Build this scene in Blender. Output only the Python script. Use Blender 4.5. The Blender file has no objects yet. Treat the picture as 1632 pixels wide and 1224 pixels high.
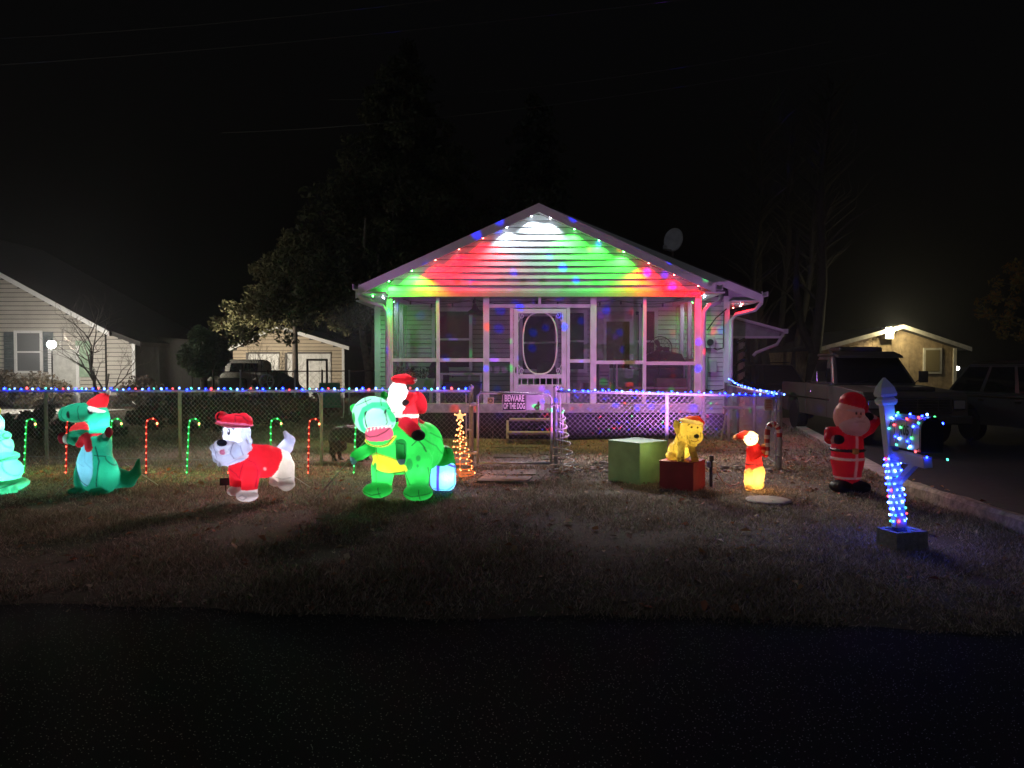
import bpy, bmesh, math, random
import numpy as np
from mathutils import Vector, Matrix, Euler

R = math.radians
PI = math.pi
random.seed(7)
rng = np.random.default_rng(7)
scene = bpy.context.scene
COL = scene.collection

# ------------------------------------------------------------------ camera, sky, added moon fill, exposure
CAM_H = 1.60
FPX = 1187.0
PITCH = R(1.45)
cam_d = bpy.data.cameras.new("camera")
cam_d.sensor_width = 36.0
cam_d.lens = 36.0 * FPX / 1632.0
cam_d.clip_start = 0.1
cam_d.clip_end = 1500.0
cam = bpy.data.objects.new("camera", cam_d)
COL.objects.link(cam)
cam.location = (0, 0, CAM_H)
cam.rotation_euler = (R(90) - PITCH, 0, 0)
scene.camera = cam

world = bpy.data.worlds.new("World")
scene.world = world
world.use_nodes = True
wn = world.node_tree
wn.nodes.clear()
w_out = wn.nodes.new("ShaderNodeOutputWorld")
w_bg = wn.nodes.new("ShaderNodeBackground")
w_sky = wn.nodes.new("ShaderNodeTexSky")
w_sky.sky_type = 'NISHITA'
w_sky.sun_disc = False
w_sky.sun_elevation = R(-4.0)
w_sky.sun_rotation = R(150)
w_bg.inputs["Strength"].default_value = 0.075
w_hs = wn.nodes.new("ShaderNodeHueSaturation")
w_hs.inputs["Saturation"].default_value = 0.45
wn.links.new(w_sky.outputs[0], w_hs.inputs["Color"])
wn.links.new(w_hs.outputs[0], w_bg.inputs[0])
wn.links.new(w_bg.outputs[0], w_out.inputs[0])

sun_d = bpy.data.lights.new("moon_fill", 'SUN')
sun_d.energy = 0.11  # faint fill added so far lawn and road are not pure black
sun_d.angle = R(0.5)
sun_d.color = (0.85, 0.9, 1.0)
sun_o = bpy.data.objects.new("moon_fill", sun_d)
COL.objects.link(sun_o)
sun_o.rotation_euler = (R(48), 0, R(-38))

scene.view_settings.view_transform = 'Standard'
scene.view_settings.look = 'None'
scene.view_settings.exposure = 0.0
scene.view_settings.gamma = 1.0
scene.view_settings.use_curve_mapping = False
scene.render.engine = 'CYCLES'
cy = scene.cycles
cy.use_denoising = True
cy.use_light_tree = True
cy.max_bounces = 6
cy.diffuse_bounces = 3
cy.glossy_bounces = 2
cy.transmission_bounces = 3
cy.transparent_max_bounces = 14
cy.sample_clamp_indirect = 3.0
cy.caustics_reflective = False
cy.caustics_refractive = False

# ------------------------------------------------------------------ measuring helpers (photo pixel -> metres at a real distance)
def _ray(px, py, Y):
    u = (px - 816.0) / FPX
    w = (612.0 - py) / FPX
    t = Y / (math.cos(PITCH) + w * math.sin(PITCH))
    return u * t, CAM_H + t * (-math.sin(PITCH) + w * math.cos(PITCH))
def X(px, Y): return (px - 816.0) / FPX * Y
def Z(py, Y): return _ray(816, py, Y)[1]

# ------------------------------------------------------------------ materials
_M = {}
def mat(name, col, rough=0.6, metal=0.0, var=0.18, scale=6.0, bump=0.0, bscale=60.0, spec=0.4, detail=5.0):
    if name in _M: return _M[name]
    m = bpy.data.materials.new(name); m.use_nodes = True
    nt = m.node_tree; b = nt.nodes["Principled BSDF"]
    tc = nt.nodes.new("ShaderNodeTexCoord")
    nz = nt.nodes.new("ShaderNodeTexNoise")
    nz.inputs["Scale"].default_value = scale; nz.inputs["Detail"].default_value = detail
    rp = nt.nodes.new("ShaderNodeValToRGB")
    rp.color_ramp.elements[0].position = 0.3; rp.color_ramp.elements[1].position = 0.72
    rp.color_ramp.elements[0].color = tuple(max(0, c * (1 - var)) for c in col) + (1,)
    rp.color_ramp.elements[1].color = tuple(min(1, c * (1 + var)) for c in col) + (1,)
    nt.links.new(tc.outputs["Object"], nz.inputs["Vector"])
    nt.links.new(nz.outputs["Fac"], rp.inputs["Fac"])
    nt.links.new(rp.outputs["Color"], b.inputs["Base Color"])
    b.inputs["Roughness"].default_value = rough
    b.inputs["Metallic"].default_value = metal
    b.inputs["Specular IOR Level"].default_value = spec
    if bump > 0:
        n2 = nt.nodes.new("ShaderNodeTexNoise"); n2.inputs["Scale"].default_value = bscale; n2.inputs["Detail"].default_value = 4
        bp = nt.nodes.new("ShaderNodeBump"); bp.inputs["Strength"].default_value = bump; bp.inputs["Distance"].default_value = 0.02
        nt.links.new(tc.outputs["Object"], n2.inputs["Vector"])
        nt.links.new(n2.outputs["Fac"], bp.inputs["Height"])
        nt.links.new(bp.outputs["Normal"], b.inputs["Normal"])
    _M[name] = m
    return m

def emit(name, col, strength):
    if name in _M: return _M[name]
    m = bpy.data.materials.new(name); m.use_nodes = True
    nt = m.node_tree; nt.nodes.clear()
    o = nt.nodes.new("ShaderNodeOutputMaterial"); e = nt.nodes.new("ShaderNodeEmission")
    e.inputs[0].default_value = tuple(col) + (1,); e.inputs[1].default_value = strength
    nt.links.new(e.outputs[0], o.inputs[0])
    _M[name] = m
    return m

def attr_mat(name, trans=0.5, rough=0.5, bump=0.0, bscale=30, spec=0.3, var=0.12):
    """colour from the mesh's own colour attribute; trans = share of light let through the cloth"""
    if name in _M: return _M[name]
    m = bpy.data.materials.new(name); m.use_nodes = True
    nt = m.node_tree; b = nt.nodes["Principled BSDF"]; out = nt.nodes["Material Output"]
    at = nt.nodes.new("ShaderNodeAttribute"); at.attribute_name = "Col"
    tc = nt.nodes.new("ShaderNodeTexCoord")
    nz = nt.nodes.new("ShaderNodeTexNoise"); nz.inputs["Scale"].default_value = 14; nz.inputs["Detail"].default_value = 4
    mr = nt.nodes.new("ShaderNodeMapRange")
    mr.inputs["To Min"].default_value = 1 - var; mr.inputs["To Max"].default_value = 1 + var
    mx = nt.nodes.new("ShaderNodeVectorMath"); mx.operation = 'SCALE'
    nt.links.new(tc.outputs["Object"], nz.inputs["Vector"])
    nt.links.new(nz.outputs["Fac"], mr.inputs["Value"])
    nt.links.new(at.outputs["Color"], mx.inputs[0]); nt.links.new(mr.outputs[0], mx.inputs["Scale"])
    nt.links.new(mx.outputs[0], b.inputs["Base Color"])
    b.inputs["Roughness"].default_value = rough; b.inputs["Specular IOR Level"].default_value = spec
    if bump > 0:
        n2 = nt.nodes.new("ShaderNodeTexNoise"); n2.inputs["Scale"].default_value = bscale; n2.inputs["Detail"].default_value = 3
        bp = nt.nodes.new("ShaderNodeBump"); bp.inputs["Strength"].default_value = bump; bp.inputs["Distance"].default_value = 0.02
        nt.links.new(tc.outputs["Object"], n2.inputs["Vector"])
        nt.links.new(n2.outputs["Fac"], bp.inputs["Height"]); nt.links.new(bp.outputs["Normal"], b.inputs["Normal"])
    if trans > 0:
        tr = nt.nodes.new("ShaderNodeBsdfTranslucent"); mix = nt.nodes.new("ShaderNodeMixShader")
        mix.inputs[0].default_value = trans
        nt.links.new(mx.outputs[0], tr.inputs[0])
        if bump > 0: nt.links.new(bp.outputs["Normal"], tr.inputs["Normal"])
        nt.links.new(b.outputs[0], mix.inputs[1]); nt.links.new(tr.outputs[0], mix.inputs[2])
        nt.links.new(mix.outputs[0], out.inputs[0])
    _M[name] = m
    return m

def screen_mat():
    if "insect_screen" in _M: return _M["insect_screen"]
    m = bpy.data.materials.new("insect_screen"); m.use_nodes = True
    nt = m.node_tree; b = nt.nodes["Principled BSDF"]; out = nt.nodes["Material Output"]
    b.inputs["Base Color"].default_value = (0.10, 0.10, 0.10, 1); b.inputs["Roughness"].default_value = 0.7
    t = nt.nodes.new("ShaderNodeBsdfTransparent"); mix = nt.nodes.new("ShaderNodeMixShader"); mix.inputs[0].default_value = 0.78
    nt.links.new(b.outputs[0], mix.inputs[1]); nt.links.new(t.outputs[0], mix.inputs[2]); nt.links.new(mix.outputs[0], out.inputs[0])
    _M["insect_screen"] = m
    return m

def glass_mat(name, col, rough=0.05):
    if name in _M: return _M[name]
    m = bpy.data.materials.new(name); m.use_nodes = True
    b = m.node_tree.nodes["Principled BSDF"]
    b.inputs["Base Color"].default_value = tuple(col) + (1,); b.inputs["Roughness"].default_value = rough
    b.inputs["Specular IOR Level"].default_value = 0.6
    _M[name] = m
    return m

# ------------------------------------------------------------------ objects
def tag(o, label=None, cat=None, group=None, kind=None):
    if label: o["label"] = label
    if cat: o["category"] = cat
    if group: o["group"] = group
    if kind: o["kind"] = kind
    return o
def thing(name, label, cat, loc=(0, 0, 0), rz=0.0, group=None):
    o = bpy.data.objects.new(name, None); COL.objects.link(o)
    o.location = loc; o.rotation_euler = (0, 0, rz)
    return tag(o, label, cat, group)
def link(name, me, parent=None, loc=None, rot=None):
    o = bpy.data.objects.new(name, me); COL.objects.link(o)
    if parent is not None: o.parent = parent
    if loc is not None: o.location = loc
    if rot is not None: o.rotation_euler = rot
    return o
def copy_tree(o, parent=None):
    c = o.copy(); COL.objects.link(c)
    if parent is not None: c.parent = parent
    for ch in list(o.children): copy_tree(ch, c)
    return c
def lamp(name, kind, energy, col, loc, parent=None, radius=0.03, spot=None, blend=0.3, aim=None):
    d = bpy.data.lights.new(name, kind); d.energy = energy; d.color = col
    d.shadow_soft_size = radius
    if kind == 'SPOT':
        d.spot_size = spot; d.spot_blend = blend
    o = bpy.data.objects.new(name, d); COL.objects.link(o)
    if parent is not None: o.parent = parent
    o.location = loc
    if aim is not None:
        o.rotation_euler = Vector(aim).to_track_quat('-Z', 'Y').to_euler()
    return o

class MB:
    """collects shapes; build() links them as one mesh object"""
    def __init__(s): s.v = []; s.f = []
    def _add(s, vs, fs):
        n = len(s.v); s.v.extend([tuple(v) for v in vs]); s.f.extend([tuple(i + n for i in f) for f in fs]); return s
    def box(s, c, size, rot=None):
        hx, hy, hz = size[0] / 2, size[1] / 2, size[2] / 2
        vs = [Vector((x, y, z)) for x in (-hx, hx) for y in (-hy, hy) for z in (-hz, hz)]
        if rot is not None:
            M = Euler(rot).to_matrix(); vs = [M @ v for v in vs]
        c = Vector(c)
        return s._add([v + c for v in vs], [(0, 1, 3, 2), (4, 6, 7, 5), (0, 4, 5, 1), (2, 3, 7, 6), (0, 2, 6, 4), (1, 5, 7, 3)])
    def bar(s, a, b, w, h=None):
        """square bar from a to b"""
        a, b = Vector(a), Vector(b); d = (b - a); L = d.length
        if h is None: h = w
        q = d.to_track_quat('Y', 'Z'); vs = []
        for y in (0, L):
            for x, z in ((-w/2, -h/2), (w/2, -h/2), (w/2, h/2), (-w/2, h/2)):
                vs.append(a + q @ Vector((x, y, z)))
        return s._add(vs, [(0, 1, 2, 3), (7, 6, 5, 4), (0, 4, 5, 1), (1, 5, 6, 2), (2, 6, 7, 3), (3, 7, 4, 0)])
    def tube(s, pts, r, n=8, caps=True, closed=False):
        pts = [Vector(p) for p in pts]; m = len(pts)
        rs = r if isinstance(r, (list, tuple)) else [r] * m
        up = None; vs = []
        for i, p in enumerate(pts):
            if closed: t = pts[(i + 1) % m] - pts[i - 1]
            else: t = pts[min(i + 1, m - 1)] - pts[max(i - 1, 0)]
            if t.length < 1e-9: t = Vector((0, 0, 1))
            t.normalize()
            if up is None:
                a = Vector((0, 0, 1)) if abs(t.z) < 0.9 else Vector((1, 0, 0))
                up = t.cross(a).normalized()
            up = (up - t * up.dot(t))
            if up.length < 1e-6: up = t.orthogonal()
            up.normalize(); w = t.cross(up)
            for k in range(n):
                an = 2 * PI * k / n
                vs.append(p + (up * math.cos(an) + w * math.sin(an)) * rs[i])
        fs = []
        for i in range(m if closed else m - 1):
            j = (i + 1) % m
            for k in range(n):
                fs.append((i * n + k, i * n + (k + 1) % n, j * n + (k + 1) % n, j * n + k))
        if caps and not closed:
            fs.append(tuple(range(n - 1, -1, -1))); fs.append(tuple((m - 1) * n + k for k in range(n)))
        return s._add(vs, fs)
    def lathe(s, prof, c=(0, 0, 0), n=16, axis='Z'):
        vs = []; c = Vector(c)
        for r, h in prof:
            for k in range(n):
                a = 2 * PI * k / n
                x, y = r * math.cos(a), r * math.sin(a)
                vs.append(c + (Vector((x, y, h)) if axis == 'Z' else Vector((h, x, y)) if axis == 'X' else Vector((x, h, y))))
        m = len(prof); fs = []
        for i in range(m - 1):
            for k in range(n):
                fs.append((i * n + k, i * n + (k + 1) % n, (i + 1) * n + (k + 1) % n, (i + 1) * n + k))
        fs.append(tuple(range(n - 1, -1, -1))); fs.append(tuple((m - 1) * n + k for k in range(n)))
        return s._add(vs, fs)
    def ball(s, c, r, n=8, m=6):
        rr = r if isinstance(r, (tuple, list)) else (r, r, r)
        vs = [(c[0], c[1], c[2] - rr[2])]
        for i in range(1, m):
            t = -PI / 2 + PI * i / m
            for k in range(n):
                a = 2 * PI * k / n
                vs.append((c[0] + rr[0] * math.cos(t) * math.cos(a), c[1] + rr[1] * math.cos(t) * math.sin(a), c[2] + rr[2] * math.sin(t)))
        vs.append((c[0], c[1], c[2] + rr[2])); fs = []
        for k in range(n): fs.append((0, 1 + (k + 1) % n, 1 + k))
        for i in range(m - 2):
            for k in range(n):
                a = 1 + i * n
                fs.append((a + k, a + (k + 1) % n, a + n + (k + 1) % n, a + n + k))
        e = len(vs) - 1; a = 1 + (m - 2) * n
        for k in range(n): fs.append((a + k, a + (k + 1) % n, e))
        return s._add(vs, fs)
    def prism(s, poly, lo, hi, axis='Y'):
        """polygon (2 coords) pulled along an axis from lo to hi. axis Y: poly=(x,z); X: poly=(y,z); Z: poly=(x,y)"""
        n = len(poly); vs = []
        for h in (lo, hi):
            for a, b in poly:
                vs.append((a, h, b) if axis == 'Y' else (h, a, b) if axis == 'X' else (a, b, h))
        fs = [tuple(range(n)), tuple(range(2 * n - 1, n - 1, -1))]
        for i in range(n):
            j = (i + 1) % n
            fs.append((i, n + i, n + j, j))
        return s._add(vs, fs)
    def quad(s, a, b, c, d): return s._add([a, b, c, d], [(0, 1, 2, 3)])
    def mesh(s, name, m=None, smooth=False):
        me = bpy.data.meshes.new(name); me.from_pydata(s.v, [], s.f); me.update()
        bm = bmesh.new(); bm.from_mesh(me); bmesh.ops.recalc_face_normals(bm, faces=bm.faces); bm.to_mesh(me); bm.free()
        if m: me.materials.append(m)
        if smooth:
            me.polygons.foreach_set("use_smooth", [True] * len(me.polygons))
        return me
    def build(s, name, m=None, parent=None, smooth=False, bevel=0.0, loc=None, rot=None):
        o = link(name, s.mesh(name, m, smooth), parent, loc, rot)
        if bevel > 0:
            md = o.modifiers.new("bevel", 'BEVEL'); md.width = bevel; md.segments = 2; md.limit_method = 'ANGLE'; md.angle_limit = R(35)
        return o

def bulk(name, V, F, m, cols=None, parent=None, smooth=False):
    """fast mesh from numpy: F is (n,3) or (n,4); cols per vertex"""
    me = bpy.data.meshes.new(name)
    V = np.ascontiguousarray(V, dtype=np.float32); F = np.ascontiguousarray(F, dtype=np.int32); k = F.shape[1]
    me.vertices.add(len(V)); me.vertices.foreach_set("co", V.ravel())
    me.loops.add(F.size); me.loops.foreach_set("vertex_index", F.ravel())
    me.polygons.add(len(F)); me.polygons.foreach_set("loop_start", np.arange(0, F.size, k, dtype=np.int32))
    try: me.polygons.foreach_set("loop_total", np.full(len(F), k, dtype=np.int32))
    except Exception: pass
    if smooth: me.polygons.foreach_set("use_smooth", np.ones(len(F), dtype=bool))
    if cols is not None:
        ca = me.color_attributes.new("Col", 'FLOAT_COLOR', 'POINT')
        c4 = np.ones((len(V), 4), dtype=np.float32); c4[:, :3] = cols
        ca.data.foreach_set("color", c4.ravel())
    me.update(calc_edges=True)
    if m: me.materials.append(m)
    return link(name, me, parent)

# ------------------------------------------------------------------ blown-up shapes: rounded volumes merged into one skin
class Blob:
    """Rounded volumes given in sketch units (u right, v down, w away from us), merged to one skin, cut into named parts."""
    def __init__(s, scale, u0, v0): s.k = scale; s.u0 = u0; s.v0 = v0; s.p = []; s.paint = []
    def _c(s, u, v, w): return np.array([(u - s.u0) * s.k, w * s.k, (s.v0 - v) * s.k])
    def ell(s, u, v, w, ru, rw, rv, col, part, rot=0.0, rotx=0.0, roty=0.0):
        M = np.array(Euler((rotx, -rot, roty)).to_matrix())
        s.p.append(('e', s._c(u, v, w), np.array([ru, rw, rv]) * s.k, M, col, part)); return s
    def cap(s, pts, col, part):
        """chain of tapered limbs; pts = (u,v,w,r)"""
        for a, b in zip(pts, pts[1:]):
            s.p.append(('c', s._c(*a[:3]), s._c(*b[:3]), a[3] * s.k, b[3] * s.k, col, part))
        return s
    def box(s, u, v, w, hu, hw, hv, rd, col, part, rz=0.0):
        M = np.array(Euler((0, 0, rz)).to_matrix())
        s.p.append(('b', s._c(u, v, w), np.array([hu, hw, hv]) * s.k, M, rd * s.k, col, part)); return s
    def spot(s, u, v, ru, rv, col, parts=None, front=True, rot=0.0, back=None):
        s.paint.append(('spot', s._c(u, v, 0), ru * s.k, rv * s.k, rot, col, parts, front)); return s
    def line(s, pts, r, col, parts=None, front=True):
        s.paint.append(('line', [s._c(u, v, 0) for u, v in pts], r * s.k, col, parts, front)); return s
    def _d(s, q, P):
        if q[0] == 'e':
            l = (P - q[1]) @ q[3]
            k0 = np.linalg.norm(l / q[2], axis=1) + 1e-9; k1 = np.linalg.norm(l / (q[2] ** 2), axis=1) + 1e-9
            return k0 * (k0 - 1) / k1
        if q[0] == 'c':
            ba = q[2] - q[1]; t = np.clip(((P - q[1]) @ ba) / (ba @ ba + 1e-12), 0, 1)
            return np.linalg.norm(P - q[1] - t[:, None] * ba, axis=1) - (q[3] + (q[4] - q[3]) * t)
        l = np.abs((P - q[1]) @ q[3]) - q[2] + q[4]
        return np.linalg.norm(np.maximum(l, 0), axis=1) + np.minimum(l.max(axis=1), 0) - q[4]
    def skin(s, h=0.013, smooth=0.03):
        lo = np.full(3, 1e9); hi = -lo
        for q in s.p:
            if q[0] == 'c':
                for c, r in ((q[1], q[3]), (q[2], q[4])): lo = np.minimum(lo, c - r); hi = np.maximum(hi, c + r)
            else:
                r = np.max(q[2]); lo = np.minimum(lo, q[1] - r); hi = np.maximum(hi, q[1] + r)
        lo -= 3 * h; hi += 3 * h
        n = np.ceil((hi - lo) / h).astype(int) + 1
        ax = [lo[i] + h * np.arange(n[i]) for i in range(3)]
        G = np.full(tuple(n), 1e3)
        for q in s.p:
            # only the part of the grid near this volume
            if q[0] == 'c': a = np.minimum(q[1] - q[3], q[2] - q[4]); b = np.maximum(q[1] + q[3], q[2] + q[4])
            else: r = np.max(q[2]); a = q[1] - r; b = q[1] + r
            m = smooth + 3 * h
            i0 = np.maximum(((a - m - lo) / h).astype(int), 0); i1 = np.minimum(((b + m - lo) / h).astype(int) + 2, n)
            sl = tuple(slice(i0[i], i1[i]) for i in range(3))
            gx, gy, gz = np.meshgrid(*(ax[i][sl[i]] for i in range(3)), indexing='ij')
            d = s._d(q, np.stack([gx.ravel(), gy.ravel(), gz.ravel()], 1)).reshape(gx.shape)
            g = G[sl]
            hh = np.maximum(smooth - np.abs(g - d), 0) / smooth
            G[sl] = np.minimum(g, d) - hh * hh * smooth * 0.25
        S = G < 0
        c = [slice(0, -1), slice(1, None)]
        cnt = np.zeros(tuple(n - 1), int)
        for i in (0, 1):
            for j in (0, 1):
                for k in (0, 1): cnt += S[c[i], c[j], c[k]]
        act = (cnt > 0) & (cnt < 8)
        acc = np.zeros(act.shape + (3,)); num = np.zeros(act.shape)
        for axis in range(3):
            o1, o2 = [a for a in range(3) if a != axis]
            for i in (0, 1):
                for j in (0, 1):
                    ia = [None] * 3; ib = [None] * 3
                    ia[axis] = c[0]; ib[axis] = c[1]; ia[o1] = ib[o1] = c[i]; ia[o2] = ib[o2] = c[j]
                    a = G[tuple(ia)]; b = G[tuple(ib)]
                    x = (a < 0) != (b < 0)
                    t = np.where(x, a / np.where(x, a - b, 1), 0)
                    v = [0, 0, 0]; v[axis] = t; v[o1] = float(i); v[o2] = float(j)
                    for q in range(3): acc[..., q] += np.where(x, v[q], 0)
                    num += x
        idx = np.full(act.shape, -1); ii = np.argwhere(act); idx[act] = np.arange(len(ii))
        V = lo + h * (ii + acc[act] / num[act][:, None])
        F = []
        for axis in range(3):
            o1, o2 = [a for a in range(3) if a != axis]
            sa = [slice(1, -1)] * 3; sb = [slice(1, -1)] * 3
            sa[axis] = slice(0, -1); sb[axis] = slice(1, None)
            A = S[tuple(sa)]; B = S[tuple(sb)]
            e = np.argwhere(A != B)
            if not len(e): continue
            flip = A[tuple(e.T)]
            e = e + 1; e[:, axis] -= 1
            def cell(d1, d2):
                f = e.copy(); f[:, o1] += d1; f[:, o2] += d2
                return idx[tuple(f.T)]
            qd = np.stack([cell(-1, -1), cell(0, -1), cell(0, 0), cell(-1, 0)], 1)
            if axis == 1: flip = ~flip
            qd[~flip] = qd[~flip][:, ::-1]
            F.append(qd)
        F = np.concatenate(F); F = F[(F >= 0).all(1)]
        return V, F
    def build(s, parent, m, h=0.013, smooth=0.03, split=True):
        V, F = s.skin(h, smooth)
        D = np.stack([s._d(q, V) for q in s.p], 1)
        lab = D.argmin(1)
        cols = np.array([q[-2] for q in s.p], float)[lab]
        names = [q[-1] for q in s.p]
        # vertex normals (for front / back prints)
        N = np.zeros_like(V)
        fn = np.cross(V[F[:, 2]] - V[F[:, 0]], V[F[:, 3]] - V[F[:, 1]])
        for k in range(4): np.add.at(N, F[:, k], fn)
        N /= np.linalg.norm(N, axis=1)[:, None] + 1e-9
        vn = np.array(names)[lab]
        for p in s.paint:
            if p[0] == 'spot':
                _, c0, ru, rv, rot, col, parts, front = p
                dx = V[:, 0] - c0[0]; dz = V[:, 2] - c0[2]
                a = dx * math.cos(rot) + dz * math.sin(rot); b = -dx * math.sin(rot) + dz * math.cos(rot)
                e = np.sqrt((a / ru) ** 2 + (b / rv) ** 2)
                wt = np.clip((1.0 - e) * min(ru, rv) / (h * 0.8) + 0.5, 0, 1)
            else:
                _, pts, r, col, parts, front = p
                d = np.full(len(V), 1e9)
                for a, b in zip(pts, pts[1:]):
                    ba = (b - a)[[0, 2]]; pa = V[:, [0, 2]] - a[[0, 2]]
                    t = np.clip(pa @ ba / (ba @ ba + 1e-12), 0, 1)
                    d = np.minimum(d, np.linalg.norm(pa - t[:, None] * ba, axis=1))
                wt = np.clip((r - d) / h + 0.5, 0, 1)
            if front: wt = wt * (N[:, 1] < 0.15)
            if parts: wt = wt * np.isin(vn, parts)
            cols = cols * (1 - wt[:, None]) + np.array(col) * wt[:, None]
        out = {}
        uniq = list(dict.fromkeys(names)); pid = np.array([uniq.index(q) for q in names])[lab[F[:, 0]]]
        def pieces(pid):
            comp = np.arange(len(F))
            while True:                      # faces of one part that share a corner belong together
                new = comp.copy()
                for p in range(len(uniq)):
                    s_ = np.where(pid == p)[0]
                    if not len(s_): continue
                    vm = np.full(len(V), len(F)); np.minimum.at(vm, F[s_].ravel(), np.repeat(new[s_], 4))
                    new[s_] = vm[F[s_]].min(1)
                if (new == comp).all(): return comp
                comp = new
        for _ in range(3):                   # slivers go to the part around them
            comp = pieces(pid); cid, cn = np.unique(comp, return_counts=True)
            tiny = np.isin(comp, cid[cn < 40])
            if not tiny.any(): break
            votes = np.zeros((len(V), len(uniq)))
            for k in range(4): np.add.at(votes, (F[~tiny][:, k], pid[~tiny]), 1)
            fv = votes[F[tiny]].sum(1); upd = np.where(fv.sum(1) > 0, fv.argmax(1), pid[tiny]); pid[tiny] = upd
        comp = pieces(pid)
        for c_ in np.unique(comp):
            f_ = comp == c_; nm = uniq[pid[f_][0]]; sel = F[f_]
            u, inv = np.unique(sel, return_inverse=True)
            o = bulk(nm, V[u], inv.reshape(sel.shape), m, cols[u], parent, smooth=True)
            # keep the shading of the whole skin across the cut
            out[nm] = o
        return out
    def lamp(s, parent, u, v, w, energy, col, radius=0.02):
        return lamp("led_lamp", 'POINT', energy, col, tuple(s._c(u, v, w)), parent, radius)

# ------------------------------------------------------------------ ground shape
def gz(x, y):
    x = np.asarray(x, float); y = np.asarray(y, float)
    edge = 4.80 - 0.075 * x + 0.025 * np.sin(x * 2.1) + 0.02 * np.sin(x * 5.7 + 1) + .012 * np.sin(x * 14.3)
    return -0.06 * np.exp(-np.clip(y - edge, 0, 9) / .22) + 0.012 * np.sin(x * 1.7 + y * .6) + 0.010 * np.sin(y * 2.3 - x * .8 + 1.3) + 0.006 * np.sin(x * 5.1 + 2) * np.sin(y * 4.3)
def G0(x, y): return float(gz(x, y))
def road_edge(x):
    x = np.asarray(x, float)
    return 4.80 - 0.075 * x + 0.025 * np.sin(x * 2.1) + 0.02 * np.sin(x * 5.7 + 1) + .012 * np.sin(x * 14.3)
# ================================================================== GROUND
def xr(y):
    y = np.asarray(y, float)
    return np.where(y < 9.2, 4.98 - 0.02 * (9.2 - y), 4.98 + (y - 9.2) * 0.2355) - np.where(y < 6.2, (6.2 - y) ** 2 * 0.25, 0)
def vnoise(x, y, f, seed=0):
    """smooth value noise on the plane"""
    r = np.random.default_rng(seed).random((64, 64))
    a = np.asarray(x) * f; b = np.asarray(y) * f
    i = np.floor(a).astype(int); j = np.floor(b).astype(int); u = a - i; v = b - j
    u = u * u * (3 - 2 * u); v = v * v * (3 - 2 * v)
    g = lambda p, q: r[p % 64, q % 64]
    return (g(i, j) * (1 - u) + g(i + 1, j) * u) * (1 - v) + (g(i, j + 1) * (1 - u) + g(i + 1, j + 1) * u) * v

asphalt = mat("asphalt", (0.023, 0.023, 0.026), 0.9, var=0.35, scale=160, bump=0.6, bscale=220, spec=0.2)
# glints of mineral grains painted into the asphalt colour as pale specks
nt = asphalt.node_tree; b = nt.nodes["Principled BSDF"]
tcn = [n for n in nt.nodes if n.type == 'TEX_COORD'][0]
vo = nt.nodes.new("ShaderNodeTexVoronoi"); vo.inputs["Scale"].default_value = 55
lt = nt.nodes.new("ShaderNodeMath"); lt.operation = 'LESS_THAN'; lt.inputs[1].default_value = 0.13
mxr = nt.nodes.new("ShaderNodeMix"); mxr.data_type = 'RGBA'
old = b.inputs["Base Color"].links[0].from_socket
nt.links.new(tcn.outputs["Object"], vo.inputs["Vector"]); nt.links.new(vo.outputs["Distance"], lt.inputs[0])
nt.links.new(lt.outputs[0], mxr.inputs[0]); nt.links.new(old, mxr.inputs[6]); mxr.inputs[7].default_value = (0.9, 0.88, 0.85, 1)
nt.links.new(mxr.outputs[2], b.inputs["Base Color"])

MB().quad((-400, -200, -.12), (400, -200, -.12), (400, 600, -.12), (-400, 600, -.12)).build("ground", mat("dark_soil", (0.04, 0.035, 0.025), 0.95, scale=.4))["kind"] = "structure"
MB().quad((-60, -12, -.05), (60, -12, -.05), (60, 5.6, -.05), (-60, 5.6, -.05)).build("road", asphalt)["kind"] = "structure"
MB()._add([(4.2, 4.0, -.042), (4.6, 6.5, -.042), (4.9, 9.2, -.042), (8.0, 22, -.042), (9, 42, -.042), (30, 42, -.042), (30, 4.0, -.042)], [(0, 1, 2, 3, 4, 5, 6)]).build(
    "driveway", mat("driveway_asphalt", (0.028, 0.028, 0.03), 0.85, var=.3, scale=12, bump=.5, bscale=120))["kind"] = "structure"

nr, nc = 150, 190
tt = np.linspace(0, 1, nr) ** 1.7
yy0 = 4.7 + tt * 43
V = []
for i, y0 in enumerate(yy0):
    s = np.linspace(0, 1, nc)
    x = -34 + (xr(y0) + 34) * s
    fade = max(0, 1 - (y0 - 4.7) / 2.0)
    y = y0 + (road_edge(x) - 4.7) * fade
    z = gz(x, y)
    if i == 0: z = z * 0 - 0.085
    z[-1] = -0.075
    V.append(np.stack([x, y, z], 1))
V = np.concatenate(V)
ii, jj = np.meshgrid(np.arange(nr - 1), np.arange(nc - 1), indexing='ij'); a = (ii * nc + jj).ravel()
F = np.stack([a, a + 1, a + nc + 1, a + nc], 1)
def soil_col(x, y):
    n = vnoise(x, y, .9, 3) * .6 + vnoise(x, y, 3.1, 4) * .4
    grass = np.stack([.09 + .09 * n, .072 + .075 * n, .055 + .055 * n], -1)
    dirt = np.stack([.25 + .1 * n, .18 + .07 * n, .13 + .05 * n], -1)
    w = np.clip((y - 11.6) / 1.0, 0, 1) * np.clip((19.5 - y) / 3, 0, 1) * np.clip((x + 7.5) / 2.0, 0, 1)
    w = w * np.clip(n * 2.2, 0.2, 1)
    return grass * (1 - w[..., None]) + dirt * w[..., None]
lawn = bulk("lawn", V, F, attr_mat("lawn_soil", 0.0, 0.95, bump=.9, bscale=55, var=.45), soil_col(V[:, 0], V[:, 1]), smooth=True)
lawn["kind"] = "structure"

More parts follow.
